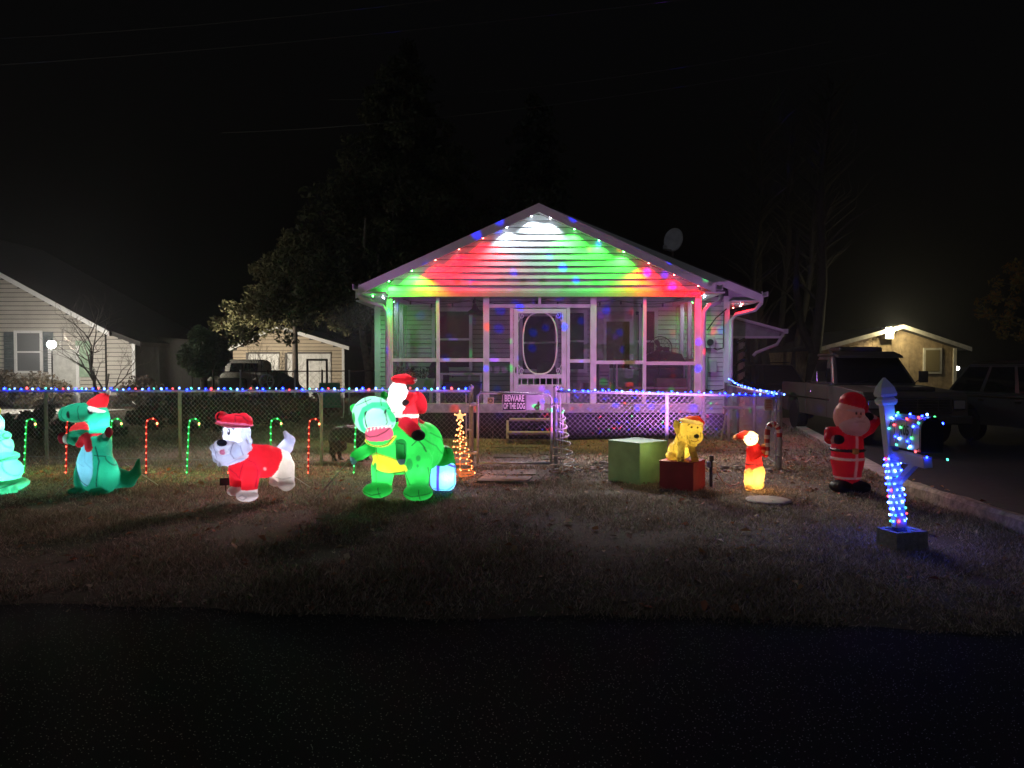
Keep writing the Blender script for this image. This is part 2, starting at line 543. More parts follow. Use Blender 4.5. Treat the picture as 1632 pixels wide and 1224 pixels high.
# ------------------------------------------------------------------ grass blades, real geometry
def blades(n, ymin, ymax, power, hmin, hmax, wid, seed, xlim=None, dens=None):
    g = np.random.default_rng(seed)
    y = ymin + (ymax - ymin) * g.random(n) ** power
    half = y * 0.72 + 1.2
    x = (g.random(n) * 2 - 1) * half
    if xlim: x = xlim[0] + (xlim[1] - xlim[0]) * g.random(n)
    ok = (y > road_edge(x) - .06 + .22 * g.random(n) ** 2) & (x < xr(y) - .02)
    patch = vnoise(x, y, 1.3, 11) * .6 + vnoise(x, y, 4.0, 12) * .4
    ok &= g.random(n) < np.clip(patch * 2.7 - .42, .14, 1)
    if dens is not None: ok &= g.random(n) < dens(x, y)
    x, y, patch = x[ok], y[ok], patch[ok]; n = len(x)
    a = g.random(n) * 2 * PI
    h = (hmin + (hmax - hmin) * g.random(n) ** 2) * (.35 + 1.2 * patch)
    w = wid * (.6 + .8 * g.random(n)) * (1 + y * .05)
    lean = g.normal(0, .75, (n, 2)) * h[:, None]
    z = gz(x, y)
    P0 = np.stack([x - np.cos(a) * w, y - np.sin(a) * w, z - .004], 1)
    P1 = np.stack([x + np.cos(a) * w, y + np.sin(a) * w, z - .004], 1)
    P2 = np.stack([x + lean[:, 0], y + lean[:, 1], z + h], 1)
    V = np.stack([P0, P1, P2], 1).reshape(-1, 3); F = np.arange(3 * n).reshape(n, 3)
    green = np.array([.15, .135, .075]); straw = np.array([.54, .44, .36]); brown = np.array([.24, .18, .135])
    t = np.clip(g.normal(.66, .28, n) - (patch - .5) * .9, 0, 1)[:, None]
    c = green * (1 - t) + straw * t
    m = g.random(n) < .2; c[m] = brown * (.7 + .6 * g.random((m.sum(), 1)))
    c *= (.7 + .6 * g.random((n, 1)))
    return V, F, np.repeat(c, 3, 0)
gm = attr_mat("grass_blade", 0.25, 0.7, spec=.2, var=.05)
V1, F1, C1 = blades(300000, 4.5, 11.6, 1.25, .015, .055, .004, 21)
V2, F2, C2 = blades(90000, 11.2, 20, 1.3, .02, .07, .004, 22)
bulk("grass", np.concatenate([V1, V2]), np.concatenate([F1, F2 + len(V1)]), gm, np.concatenate([C1, C2]))["kind"] = "stuff"

# ------------------------------------------------------------------ fallen leaves
def leaves(n, fn, seed, smin=.018, smax=.05):
    g = np.random.default_rng(seed); x, y = fn(g, n)
    ok = (x < xr(y) + .6) & (y > road_edge(x) - .3); x, y = x[ok], y[ok]; n = len(x)
    s = smin + (smax - smin) * g.random(n) ** 2; a = g.random(n) * 2 * PI
    z = np.where((x > xr(y)) | (y < road_edge(x)), -.045, gz(x, y)) + .006 + .03 * g.random(n) ** 2
    base = np.stack([x, y, z], 1)
    d = np.stack([np.cos(a), np.sin(a), g.normal(0, .3, n)], 1) * s[:, None]
    e = np.stack([-np.sin(a), np.cos(a), g.normal(0, .35, n)], 1) * (s * .55)[:, None]
    up = np.zeros((n, 3)); up[:, 2] = s * (.1 + .5 * g.random(n))
    V = np.stack([base - d, base + e + up, base + d, base - e + up * .6], 1).reshape(-1, 3)
    k = np.arange(n) * 4
    F = np.concatenate([np.stack([k, k + 1, k + 2], 1), np.stack([k, k + 2, k + 3], 1)])
    pal = np.array([[.34, .19, .09], [.42, .28, .16], [.55, .44, .32], [.24, .11, .06], [.42, .17, .09]])
    c = pal[g.integers(0, 5, n)] * (.6 + .8 * g.random((n, 1)))
    return V, F, np.repeat(c, 4, 0)
parts = [
    leaves(1600, lambda g, n: ((g.random(n) * 2 - 1) * 9, 4.9 + 6.5 * g.random(n)), 31, .02, .055),
    leaves(1100, lambda g, n: (-.5 + 6 * g.random(n), 10.4 + 5.5 * g.random(n)), 32),
    leaves(1000, lambda g, n: (3.4 + 2.4 * g.random(n), 8.5 + 9 * g.random(n)), 33),
    leaves(500, lambda g, n: (-8 + 8 * g.random(n), 11.2 + 1.3 * g.normal(0, .35, n)), 34),
    leaves(700, lambda g, n: (.7 + 4 * g.random(n), 11.3 + .25 * g.normal(0, 1, n)), 35)]
off = 0; VV, FF, CC = [], [], []
for v, f, c in parts:
    VV.append(v); FF.append(f + off); CC.append(c); off += len(v)
bulk("fallen_leaves", np.concatenate(VV), np.concatenate(FF), attr_mat("dry_leaf", .15, .75, var=.1), np.concatenate(CC))["kind"] = "stuff"

# ------------------------------------------------------------------ path of pavers, edging
paver = mat("paver_stone", (.19, .15, .125), .9, var=.3, scale=9, bump=.6, bscale=45)
path = thing("garden_path", None, None, (0, 0, 0)); path["kind"] = "structure"; 
for i, (x, y, w, d) in enumerate([(.02, 11.9, .62, .42), (.05, 12.42, .6, .44), (.0, 12.95, .63, .43), (.08, 13.5, .6, .45), (.04, 14.0, .62, .42), (-.05, 10.95, .8, .46), (.62, 12.1, .42, .5), (.68, 12.8, .4, .5), (-.1, 10.35, .7, .5), (.7, 13.5, .42, .5), (.06, 14.5, .9, .4)]):
    MB().box((0, 0, 0), (w, d, .05), ).build("paver", paver, path, bevel=.008, loc=(x, y, -.008 + .004 * (i % 3)), rot=(R(rng.normal(0, 1)), R(rng.normal(0, 1)), R(rng.normal(0, 4))))
st = MB(); st.lathe([(.001, 0), (.27, 0), (.26, .012), (.22, .02), (.001, .022)], n=14)
o = st.build("stepping_stone", mat("pale_stone", (.42, .36, .32), .9, var=.2, scale=9, bump=.4), None, loc=(3.02, 8.75, .008), rot=(0, 0, .3)); tag(o, "round flat stone lid set in the grass before the glowing elf", "stone")
# broken stones along the foot of the right hand fence
g = np.random.default_rng(5)
rubble = MB()
for i in range(120):
    r = .025 + .05 * g.random(); rubble.ball((.75 + 3.1 * g.random(), 11.5 + .35 * g.normal(), .02), (r, r * .8, r * .6), 6, 4)
o = rubble.build("gravel_border", mat("rubble", (.3, .24, .2), .9, var=.4, scale=4)); o["kind"] = "stuff"
edg = MB()
o = thing("driveway_edging", None, None); o["kind"] = "structure"
conc = mat("old_concrete", (.45, .43, .40), .9, var=.25, scale=7, bump=.5, bscale=50)
yv = 9.5
while yv < 22:
    y2 = yv + 1.55; xa, xb = float(xr(yv)) + .09, float(xr(y2)) + .09
    MB().bar((xa, yv, -.02), (xb, y2, -.02), .24, .12).build("kerb_slab", conc, o, bevel=.01); yv = y2 + .02
wood_old = mat("weathered_timber", (.42, .35, .28), .9, var=.4, scale=14, bump=.8, bscale=40)
o = thing("landscape_timber", "long weathered timber lying along the lawn edge at the driveway", "timber", (4.95, 9.15, 0.02))
tb = MB()
n = 12; g = np.random.default_rng(8); vs = []; fs = []
for i in range(n):
    t = i / (n - 1); y = -t * 2.75; x = -t * .05
    for (dx, dz) in ((-.1, -.06), (.1, -.06), (.105, .09), (.07, .13), (-.07, .14), (-.1, .1)):
        vs.append((x + dx + g.normal(0, .006), y, dz + g.normal(0, .007)))
for i in range(n - 1):
    for k in range(6): fs.append((i * 6 + k, i * 6 + (k + 1) % 6, i * 6 + 6 + (k + 1) % 6, i * 6 + 6 + k))
fs += [tuple(range(6)), tuple(range((n - 1) * 6 + 5, (n - 1) * 6 - 1, -1))]
tb._add(vs, fs); tb.build("timber_beam", wood_old, o)
MB().bar((.02, -2.8, .03), (-.02, -4.4, .03), .19, .17).build("timber_beam", wood_old, o, bevel=.02)

# ================================================================== THE HOUSE
white = mat("white_vinyl", (.72, .72, .72), .45, var=.06, scale=3)
trim = mat("white_trim", (.76, .76, .76), .4, var=.05, scale=4)
sidm = mat("vinyl_siding", (.58, .58, .56), .5, var=.09, scale=2.5, bump=.12, bscale=30)
gutm = mat("gutter_metal", (.7, .7, .71), .35, var=.05)
soff = mat("soffit_panel", (.72, .72, .72), .5, var=.05)
shing = mat("roof_shingle", (.05, .047, .045), .9, var=.4, scale=18, bump=.6, bscale=60)
darkroom = mat("dark_interior", (.03, .03, .035), .8)
glassd = glass_mat("window_glass", (.03, .033, .04), .08)
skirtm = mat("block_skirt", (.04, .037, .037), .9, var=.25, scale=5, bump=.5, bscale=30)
tread = mat("worn_wood_tread", (.36, .27, .19), .75, var=.25, scale=9, bump=.3)
deckm = mat("porch_deck", (.22, .2, .18), .8, var=.2, scale=6)
screen = screen_mat()

gap_shade = mat('siding_gap_shade', (.07, .07, .07), .9)  # dark backing paints the shade lines between the siding boards
HY, MY, BY = 16.0, 18.4, 28.0      # porch front, main front wall, back wall
FL = 0.70                          # porch floor
house = thing("gabled_house", "small white sided house with gabled screened front porch washed in red, green and white light", "house", (0.6, HY, 0))
HX = 0.6
def H(mb, name, m, parent=house, **k):
    """shapes are written in place and moved to the house's own base"""
    mb.v = [(v[0] - HX, v[1] - HY, v[2]) for v in mb.v]
    return mb.build(name, m, parent, **k)

def board(x0, x1, z, h, Y, dirn=-1, xb0=None, xb1=None):
    """one lapped siding board facing -Y; top edge may be shorter"""
    xb0 = x0 if xb0 is None else xb0; xb1 = x1 if xb1 is None else xb1
    m = MB()
    m._add([(x0, Y - .03, z + .012), (x1, Y - .03, z + .012), (xb1, Y - .008, z + h), (xb0, Y - .008, z + h),
            (x0, Y - .004, z + .012), (x1, Y - .004, z + .012), (xb1, Y - .003, z + h), (xb0, Y - .003, z + h)],
           [(0, 1, 2, 3), (4, 7, 6, 5), (0, 4, 5, 1), (3, 2, 6, 7), (0, 3, 7, 4), (1, 5, 6, 2)])
    return m

# ---- porch gable
PX0, PX1 = -2.64, 4.04             # porch corners
PK = 0.56; PZ = 4.85               # underside of the peak at the wall
SL = 0.455
EZ = 3.16                          # foot of gable
def rake(x): return PZ - SL * abs(x - PK)
H(MB().prism([(PX0, EZ - .04), (PX1, EZ - .04), (PX1, rake(PX1)), (PK, PZ), (PX0, rake(PX0))], HY, HY + .1), "gable_wall", gap_shade)
bh = .1375; z = EZ
while z < PZ - .05:
    h = min(bh, PZ - .03 - z)
    w0 = min((PZ - .015 - z) / SL, 9); w1 = max(.02, min((PZ - .015 - z - h) / SL, 9))
    H(board(max(PX0 - .02, PK - w0), min(PX1 + .02, PK + w0), z, h, HY, -1, max(PX0 - .02, PK - w1), min(PX1 + .02, PK + w1)), "siding_board", sidm)
    z += bh
# ---- porch roof: two slabs with soffit and rake fascia
OV = .36; RX0, RX1 = -3.22, 4.26
def slab(x0, x1, y0, y1, off, th, pk, pz, sl):
    f = lambda x: pz + off - sl * abs(x - pk)
    return MB().prism([(x0, f(x0)), (x1, f(x1)), (x1, f(x1) + th), (x0, f(x0) + th)], y0, y1)
for a, bb in ((RX0, PK), (PK, RX1)):
    H(slab(a, bb, HY - OV, MY + .2, .09, .035, PK, PZ, SL), "roof_slope", shing)
    H(slab(a, bb, HY - OV + .02, HY - .001, -.005, .02, PK, PZ, SL), "soffit_strip", soff)
    H(slab(a, bb, HY - OV - .02, HY - OV + .018, -.06, .19, PK, PZ, SL), "rake_fascia", trim)
    # J-channel grooves on the soffit
    gr = MB(); n = 46
    for i in range(n):
        xa = a + (bb - a) * (i + .5) / n; zz = PZ - .008 - SL * abs(xa - PK)
        gr.box((xa, HY - OV / 2, zz), (.012, OV - .06, .008), (0, math.atan(SL) if xa > PK else -math.atan(SL), 0))
    H(gr, "soffit_groove", mat("soffit_groove_grey", (.35, .35, .36), .6))
# ---- header, sill beam, posts and rails of the screened porch
H(MB().box(((PX0 + PX1) / 2, HY + .02, EZ - .05), (PX1 - PX0, .14, .1)), "porch_header", trim, bevel=.006)
H(MB().box(((PX0 + PX1) / 2, HY + .03, FL - .02), (PX1 - PX0 + .08, .16, .2)), "porch_beam", mat("peeling_white_beam", (.55, .52, .5), .8, var=.25, scale=9, bump=.4), bevel=.006)
zt, zb = EZ - .1, FL + .08
for (px, w) in ((621, .13), (698, .075), (775, .13), (945.5, .13), (1027, .075), (1112, .14)):
    H(MB().box((X(px, HY), HY + .03, (zt + zb) / 2), (w, .1, zt - zb)), "porch_post", trim, bevel=.006)
xs = [X(p, HY) for p in (621, 698, 775, 945.5, 1027, 1112)]
DX0, DX1 = X(818, HY), X(903, HY)
DZ1 = 2.80
H(MB().box(((xs[2] + xs[3]) / 2, HY + .03, 2.87), (xs[3] - xs[2] - .13, .08, .075)), "door_lintel", trim)
H(MB().box((X(860, HY), HY + .03, 2.985), (.06, .06, .15)), "lintel_stud", trim)
for xx in (DX0 - .035, DX1 + .035):
    H(MB().box((xx, HY + .03, (2.83 + zb) / 2), (.07, .085, 2.83 - zb)), "door_jamb", trim)
for a, bb, zz in ((xs[0] + .065, xs[1] - .04, 1.71), (xs[1] + .04, xs[2] - .065, 1.71), (xs[2] + .065, DX0 - .07, 1.71), (DX1 + .07, xs[3] - .065, 1.69), (xs[3] + .065, xs[4] - .04, 1.66), (xs[4] + .04, xs[5] - .07, 1.64)):
    H(MB().box(((a + bb) / 2, HY + .03, zz), (bb - a, .07, .075)), "mid_rail", trim)
for a, bb, z0, z1 in ((xs[0], xs[1], zb, zt), (xs[1], xs[2], zb, zt), (xs[2], DX0 - .07, zb, 2.83), (DX1 + .07, xs[3], zb, 2.83), (xs[2], xs[3], 2.9, zt), (xs[3], xs[4], zb, zt), (xs[4], xs[5], zb, zt)):
    H(MB().box(((a + bb) / 2, HY + .045, (z0 + z1) / 2), (bb - a, .003, z1 - z0)), "screen_panel", screen)
for xx in (PX0 + .03, PX1 - .03):      # side walls of the porch: posts and screens
    H(MB().box((xx, HY + 1.3, FL + .1), (.09, 2.3, .16)), "side_beam", trim)
    H(MB().box((xx, HY + 1.3, EZ - .06), (.09, 2.3, .12)), "side_header", trim)
    for yy in (HY + .85, HY + 1.6):
        H(MB().box((xx, yy, (zt + zb) / 2), (.09, .07, zt - zb)), "side_post", trim)
    H(MB().box((xx, HY + 1.3, 1.71), (.07, 2.3, .07)), "side_rail", trim)
    H(MB().box((xx + .02, HY + 1.3, (zt + zb) / 2), (.003, 2.3, zt - zb)), "screen_panel", screen)
# floor, ceiling, skirt
H(MB().box(((PX0 + PX1) / 2, (HY + MY) / 2 + .1, FL - .07), (PX1 - PX0 - .02, MY - HY - .1, .1)), "porch_floor", deckm)
H(MB().box(((PX0 + PX1) / 2, (HY + MY) / 2 + .08, EZ + .09), (PX1 - PX0 - .1, MY - HY - .22, .04)), "porch_ceiling", soff)
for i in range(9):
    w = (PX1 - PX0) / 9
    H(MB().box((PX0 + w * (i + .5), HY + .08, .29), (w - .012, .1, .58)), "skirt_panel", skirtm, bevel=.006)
# ---- the screen door with its oval opening and scrollwork
door = H(MB(), "screen_door", trim) if False else link("screen_door", None, house, (X(860.5, HY) - HX, 0.0, 0))
dw = DX1 - DX0 - .02; z0, z1 = zb - .02, DZ1
oc, orx, orz = 2.07, .365, .66        # opening
m = MB(); n = 48
outer = []; inner = []
for k in range(n):
    a = 2 * PI * k / n; ca, sa = math.cos(a), math.sin(a)
    e = 2.6
    q = (abs(ca) ** e + abs(sa) ** e) ** (-1 / e)
    inner.append((orx * ca * q, oc + orz * sa * q))
# frame pieces round the opening
def dbox(name, cx, cz, w, h, y=.0, d=.05, mm=trim, b=.004): return MB().box((cx, y, cz), (w, d, h)).build(name, mm, door, bevel=b)
sw = .10
dbox("door_stile", -dw / 2 + sw / 2, (z0 + z1) / 2, sw, z1 - z0); dbox("door_stile", dw / 2 - sw / 2, (z0 + z1) / 2, sw, z1 - z0)
iw = dw - 2 * sw
dbox("top_rail", 0, z1 - .045, iw, .09); dbox("lock_rail", 0, 1.36, iw, .09); dbox("middle_rail", 0, 1.16, iw, .05); dbox("kick_panel", 0, (z0 + 1.135) / 2, iw, 1.135 - z0, .005, .03)
for k in range(7): dbox("spindle", -iw / 2 + iw * (k + .5) / 7, 1.25, .022, .13, 0, .03)
pts = [(x, 0, zz) for x, zz in inner]
MB().tube(pts, .018, 6, closed=True).build("oval_frame", trim, door, smooth=True)
for sx in (-1, 1):
    for sz in (-1, 1):
        cx, cz = sx * (iw / 2 - .075), oc + sz * (orz - .07)
        sp = []
        for k in range(26):
            a = k / 25 * 2.6 * PI; r = .012 + .055 * k / 25
            sp.append((cx + sx * r * math.cos(a), 0, cz + sz * r * math.sin(a) * 1.15))
        MB().tube(sp, .010, 5).build("scroll", trim, door, smooth=True)
        MB().tube([(sx * (iw / 2 - .0), 0, oc + sz * (orz - .2)), (sx * (iw / 2 - .04), 0, oc + sz * (orz - .12)), (sx * (iw / 2 - .09), 0, oc + sz * (orz + .0))], .009, 5).build("scroll", trim, door, smooth=True)
MB().box((0, .012, oc), (iw, .003, 1.38)).build("door_screen", screen, door)
MB().box((-dw / 2 + .05, -.04, 1.5), (.02, .03, .12)).build("door_handle", mat("dark_metal", (.05, .05, .05), .4, .8), door)

# ---- main house body behind the porch
MX0, MX1 = X(599, MY), X(1160, MY)
MPK = 1.0; MPZ = 5.18; MSL = .405
def mr(x): return MPZ - MSL * abs(x - MPK)
H(MB().prism([(MX0, .35), (MX1, .35), (MX1, mr(MX1)), (MPK, MPZ), (MX0, mr(MX0))], MY, MY + .12), "front_wall", gap_shade)
H(MB().box((MX0 + .06, (MY + BY) / 2 + .06, 1.8), (.12, BY - MY - .12, 2.9)), "side_wall", sidm)
H(MB().box((MX1 - .06, (MY + BY) / 2 + .06, 1.8), (.12, BY - MY - .12, 2.9)), "side_wall", sidm)
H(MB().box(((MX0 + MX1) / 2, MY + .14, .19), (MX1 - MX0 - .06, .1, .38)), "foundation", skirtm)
z = .40
while z < 3.2:
    H(board(MX0, MX1, z, .115, MY), "siding_board", sidm); z += .115
for xx in (MX0 + .05, MX1 - .05):
    H(MB().box((xx, MY - .02, 1.85), (.14, .06, 2.9)), "corner_board", trim, bevel=.004)
ME0, ME1 = MX0 - .42, X(1214, MY - .3)
for a, bb in ((ME0, MPK), (MPK, ME1)):
    H(slab(a, bb, MY - .32, BY + .3, .16, .06, MPK, MPZ, MSL), "roof_slope", shing)
    H(slab(a, bb, MY - .36, MY - .322, -.03, .2, MPK, MPZ, MSL), "rake_fascia", trim)
# triangular returns closing the eaves
for (xa, xb, f_, yy) in ((PX0 - .001, RX0 + .02, rake, HY + .03), (PX1 + .001, RX1 - .02, rake, HY + .03), (MX1 + .001, ME1 - .02, mr, MY + .03), (MX0 - .001, ME0 + .02, mr, MY + .03)):
    H(MB().prism([(xa, 3.15), (xb, 3.15), (xb, f_(xb) + .1), (xa, f_(xa) + .1)], yy, yy + .05), "eave_return", soff)
# flat boxed eaves at both corners, under the rakes
H(MB().box(((MX1 + ME1) / 2, MY + 1.2, 3.16), (ME1 - MX1, 3.0, .03)), "eave_soffit", soff)
H(MB().box(((MX0 + ME0) / 2, MY + 1.2, 3.16), (MX0 - ME0, 3.0, .03)), "eave_soffit", soff)
H(MB().box(((PX1 + RX1) / 2 + .12, HY + 1.0, 3.13), (RX1 - PX1 + .2, 2.6, .03)), "eave_soffit", soff)
H(MB().box(((PX0 + RX0) / 2, HY + 1.0, 3.13), (PX0 - RX0, 2.6, .03)), "eave_soffit", soff)
for (xx, y0, y1, zz) in ((RX0 - .05, HY - OV, MY + .1, 3.25), (RX1 + .12, HY - OV + .1, MY + .1, 3.25), (ME1 + .05, MY - .36, BY, 3.33)):
    pr = [(-.07, -.07), (.07, -.07), (.075, .05), (.06, .05), (.055, -.055), (-.055, -.055), (-.06, .05), (-.075, .05)]
    m = MB(); m.prism([(xx + p, zz + q) for p, q in pr], y0, y1); H(m, "gutter", gutm)
def pipe(pts, name="downspout"):
    m = MB()
    m.tube(pts, .05, 8); return H(m, name, gutm, smooth=True)
pipe([(RX0 - .05, HY - .2, 3.2), (RX0 - .04, HY - .2, 3.08), (RX0 + .05, HY - .16, 3.0), (PX0 - .12, HY - .08, 2.86), (PX0 - .03, HY - .07, 2.74), (PX0 - .02, HY - .07, 2.5), (PX0 - .02, HY - .07, .15)])
pipe([(RX1 + .36, HY + .5, 3.19), (RX1 + .33, HY + .4, 3.06), (RX1 + .2, HY + .1, 2.95), (PX1 + .16, HY - .06, 2.87), (PX1 + .06, HY - .07, 2.74), (PX1 + .05, HY - .07, 2.3), (PX1 + .05, HY - .07, .2)])
pipe([(ME1 + .02, MY - .2, 3.27), (ME1 - .0, MY - .2, 3.1), (ME1 - .12, MY - .15, 2.95), (MX1 + .16, MY - .1, 2.84), (MX1 + .05, MY - .09, 2.7), (MX1 + .04, MY - .09, .25)])
# windows and doors on the main wall, seen through the screens
def window(x0, x1, z0, z1, parent=house, sash=True):
    f = MB()
    w = .085; y = MY - .045
    f.box(((x0 + x1) / 2, y, z1 + w / 2), (x1 - x0 + 2 * w, .05, w)); f.box(((x0 + x1) / 2, y, z0 - w / 2), (x1 - x0 + 2 * w, .06, w))
    f.box((x0 - w / 2, y, (z0 + z1) / 2), (w, .05, z1 - z0)); f.box((x1 + w / 2, y, (z0 + z1) / 2), (w, .05, z1 - z0))
    fo = H(f, "window", trim, parent)
    H(MB().box(((x0 + x1) / 2, MY - .032, (z0 + z1) / 2), (x1 - x0, .008, z1 - z0)), "pane", glassd, fo)
    if sash: H(MB().box(((x0 + x1) / 2, MY - .05, (z0 + z1) / 2), (x1 - x0, .03, .05)), "sash_rail", trim, fo)
    return fo
window(X(694, MY), X(748, MY), 1.55, 2.92)
window(X(833, MY), X(884, MY), 1.5, 2.8)
window(X(905, MY), X(930, MY), 1.5, 2.88)
window(X(1012, MY), X(1042, MY), 1.45, 2.92)
dr = H(MB().box((X(984, MY), MY - .035, 1.78), (.98, .05, 2.1)), "front_door", mat("cream_door", (.6, .57, .55), .5))
H(MB().box((X(984, MY), MY - .066, 2.1), (.56, .02, 1.15)), "door_pane", glass_mat("brown_glass", (.10, .05, .035), .12), dr)
for xx in (-.32, .32): H(MB().box((X(984, MY) + xx, MY - .068, 2.1), (.06, .03, 1.27)), "glazing_bead", trim, dr)
for zz in (1.5, 2.7): H(MB().box((X(984, MY), MY - .068, zz), (.58, .03, .06)), "glazing_bead", trim, dr)
H(MB().ball((X(984, MY) - .42, MY - .1, 1.65), .035), "door_handle", mat("dark_metal", (.05, .05, .05), .4, .8), dr)
for xx in (-.56, .56): H(MB().box((X(984, MY) + xx, MY - .045, 1.83), (.09, .06, 2.2)), "door_casing", trim)
H(MB().box((X(984, MY), MY - .045, 2.97), (1.21, .06, .09)), "door_casing", trim)
# meter boxes and cables on the right hand wall
boxm = mat("grey_meter_box", (.42, .44, .42), .5, var=.1)
yb = MY - .12
H(MB().box((X(1128, MY), yb, Z(546, MY)), (.24, .14, .28)), "meter_box", boxm, bevel=.01)
H(MB().lathe([(.001, -.02), (.08, -.02), (.085, .05), (.001, .07)], (X(1128, MY), yb - .09, Z(546, MY)), 14, axis='Y'), "meter_dial", glassd)
H(MB().box((X(1121, MY), yb + .02, Z(590, MY)), (.13, .1, .9)), "cable_duct", boxm, bevel=.01)
H(MB().box((X(1133, MY), yb, Z(584, MY)), (.2, .12, .28)), "junction_box", boxm, bevel=.01)
cb = MB()
cb.tube([(X(1126, MY), yb, 2.1), (X(1140, MY), yb - .04, 1.97), (X(1150, MY), yb, 2.02), (X(1151, MY), yb, 2.9)], .015, 5)
cb.tube([(X(1120, MY), yb, 1.0), (X(1140, MY), yb, .96), (X(1153, MY), yb, 1.02)], .012, 5)
cb.tube([(X(1124, MY), yb, 2.45), (X(1138, MY), yb, 2.75), (X(1155, MY), yb, 2.98)], .015, 5)
H(cb, "service_cable", mat("black_rubber", (.02, .02, .02), .7))
# steps down to the path
for i, (yy, zz, w) in enumerate(((HY - .3, .45, 1.15), (HY - .72, .21, 1.2))):
    H(MB().box((X(855, yy), yy, zz), (w, .32, .045)), "step_tread", tread, bevel=.01)
for sx in (-.6, .6):
    H(MB().prism([(HY - .95, .0), (HY - .05, .0), (HY - .05, .42), (HY - .35, .42), (HY - .95, .12)], X(855, 15.4) + sx - .025, X(855, 15.4) + sx + .025, 'X'), "step_stringer", tread)
# carport roof on the right flank
CY = 23.0
cz = Z(536, CY); cx0, cx1 = X(1160, CY), X(1243, CY)
H(MB().prism([(cx0, cz), (cx1 - .02, cz), (cx1 - .02, cz + .14), (cx0, cz + .58)], CY, CY + .06), "carport_gable", mat("green_grey_siding", (.36, .42, .38), .6))
H(MB().prism([(cx0, cz + .58), (cx1 + .1, cz + .12), (cx1 + .1, cz + .2), (cx0, cz + .66)], CY - .12, CY + 4), "carport_roof", trim)
H(MB().box(((cx0 + cx1) / 2, CY - .03, cz - .03), (cx1 - cx0, .1, .07)), "carport_beam", trim)
H(MB().bar((cx1 + .12, CY - .15, cz + .15), (cx1 + .12, CY + 4, cz + .15), .14), "gutter", gutm)
gar_m = mat("dark_garland", (.02, .035, .015), .9, var=.4, scale=30)
for px in (1180, 1197):
    xx = X(px, CY); 
    H(MB().box((xx, CY + (.0 if px == 1180 else .9), cz / 2), (.14, .14, cz)), "carport_post", trim)
    g2 = MB(); pts = []
    for k in range(60):
        a = k / 59 * 7 * 2 * PI; pts.append((xx + .11 * math.cos(a), CY + (.0 if px == 1180 else .9) + .11 * math.sin(a), .25 + (cz - .3) * k / 59))
    g2.tube(pts, .045, 5); o = H(g2, "post_garland", gar_m)
pipe([(cx1 + .1, CY, cz + .1), (cx1 - .1, CY, cz - .25), (X(1205, CY), CY, cz - .5), (X(1200, CY), CY, cz - .6)], "downspout")
MB
# ---- satellite dish on the roof
dm = mat("dish_grey", (.5, .48, .48), .5)
dish = thing("satellite_dish", "grey oval satellite dish on a mast on the right roof slope", "satellite dish", (X(1071, 19.0), 19.0, mr(X(1071, 19.0)) + .16))
MB().tube([(0, 0, 0), (0, 0, .35), (-.03, -.05, .45)], .025, 8).build("mast", dm, dish)
dsh = MB(); prof = [(.001, .06), (.12, .045), (.22, .02), (.3, -.015), (.305, -.03), (.22, .0), (.001, .03)]
dsh.lathe(prof, n=24, axis='Y'); dsh.v = [(v[0] * .8, v[1], v[2] * 1.12) for v in dsh.v]
dsh.build("reflector", dm, dish, smooth=True, loc=(.0, -.1, .66), rot=(R(-22), 0, R(-25)))
MB().bar((-.02, -.1, .42), (-.3, -.5, .36), .03).build("feed_arm", dm, dish)
MB().box((-.3, -.5, .42), (.09, .09, .1)).build("receiver", dm, dish, bevel=.01)

# ================================================================== COLOURED LED FIXTURES ON THE EAVES
GREEN, RED, WHT, BLU = (.025, 1, .03), (1, .0, .004), (.72, .86, 1.0), (.02, .03, 1)
LED_W = 66.0
lens = {k: emit("led_lens_" + k, c, 170) for k, c in (("green", (.06, 1, .1)), ("red", (1, .05, .04)), ("white", (.7, .85, 1)))}
strip = thing("eave_led_string", "string of small colour changing lights under the gable eaves", "string lights", (PK, HY, PZ))
casing = mat("led_casing", (.8, .8, .8), .4)
puck = MB().lathe([(.001, 0), (.022, 0), (.022, .02), (.001, .02)], n=8).mesh("led_housing", casing)
lensme = {k: MB().ball((0, 0, 0), (.016, .016, .01), 8, 4).mesh("led_lens", m) for k, m in lens.items()}
def led(x, y, z, colr, key, aim, e=LED_W, ang=118, blend=.45, yard=330):
    loc = Vector((x - PK, y - HY, z - PZ))
    link("led_housing", puck, strip, loc)
    link("led_lens", lensme[key], strip, loc + Vector((0, 0, -.012)))
    lamp("led_lamp", 'SPOT', e, colr, loc + Vector((0, 0, -.03)), strip, .012, R(ang), blend, aim)
    soft = (.66 + .34 * colr[0], .54 + .2 * colr[1], .56 + .34 * colr[2])
    lamp("led_lamp", 'SPOT', yard, soft, loc + Vector((0, -.02, -.035)), strip, .012, R(46), .8, (.2 if x > 4.1 else -.7 if x < -2.75 else -.3 if x < PK - .5 else .15, -1, -math.tan((math.atan(z / 8.4) + math.atan(z / 2.8)) / 2)))  # extra outward beam added at each fixture to brighten the yard
seq = [(620.5, GREEN, "green"), (657, GREEN, "green"), (694.4, RED, "red"), (731.7, RED, "red"), (770, RED, "red"), (807.6, WHT, "white"), (846.6, WHT, "white"),
       (876.8, WHT, "white"), (915, GREEN, "green"), (954, GREEN, "green"), (993.4, GREEN, "green"), (1033, RED, "red"), (1073.7, RED, "red"), (1112, RED, "red")]
for px, c, k in seq:
    y = HY - .22; x = X(px, y); s = 1 if x < PK else -1
    yz = PZ - .03 - SL * abs(x - PK)
    led(x, y, yz, c, k, (s * .15, .32, -1), e=LED_W * (1.0 if k != "white" else .5), yard=560 if yz > 4 else 300)
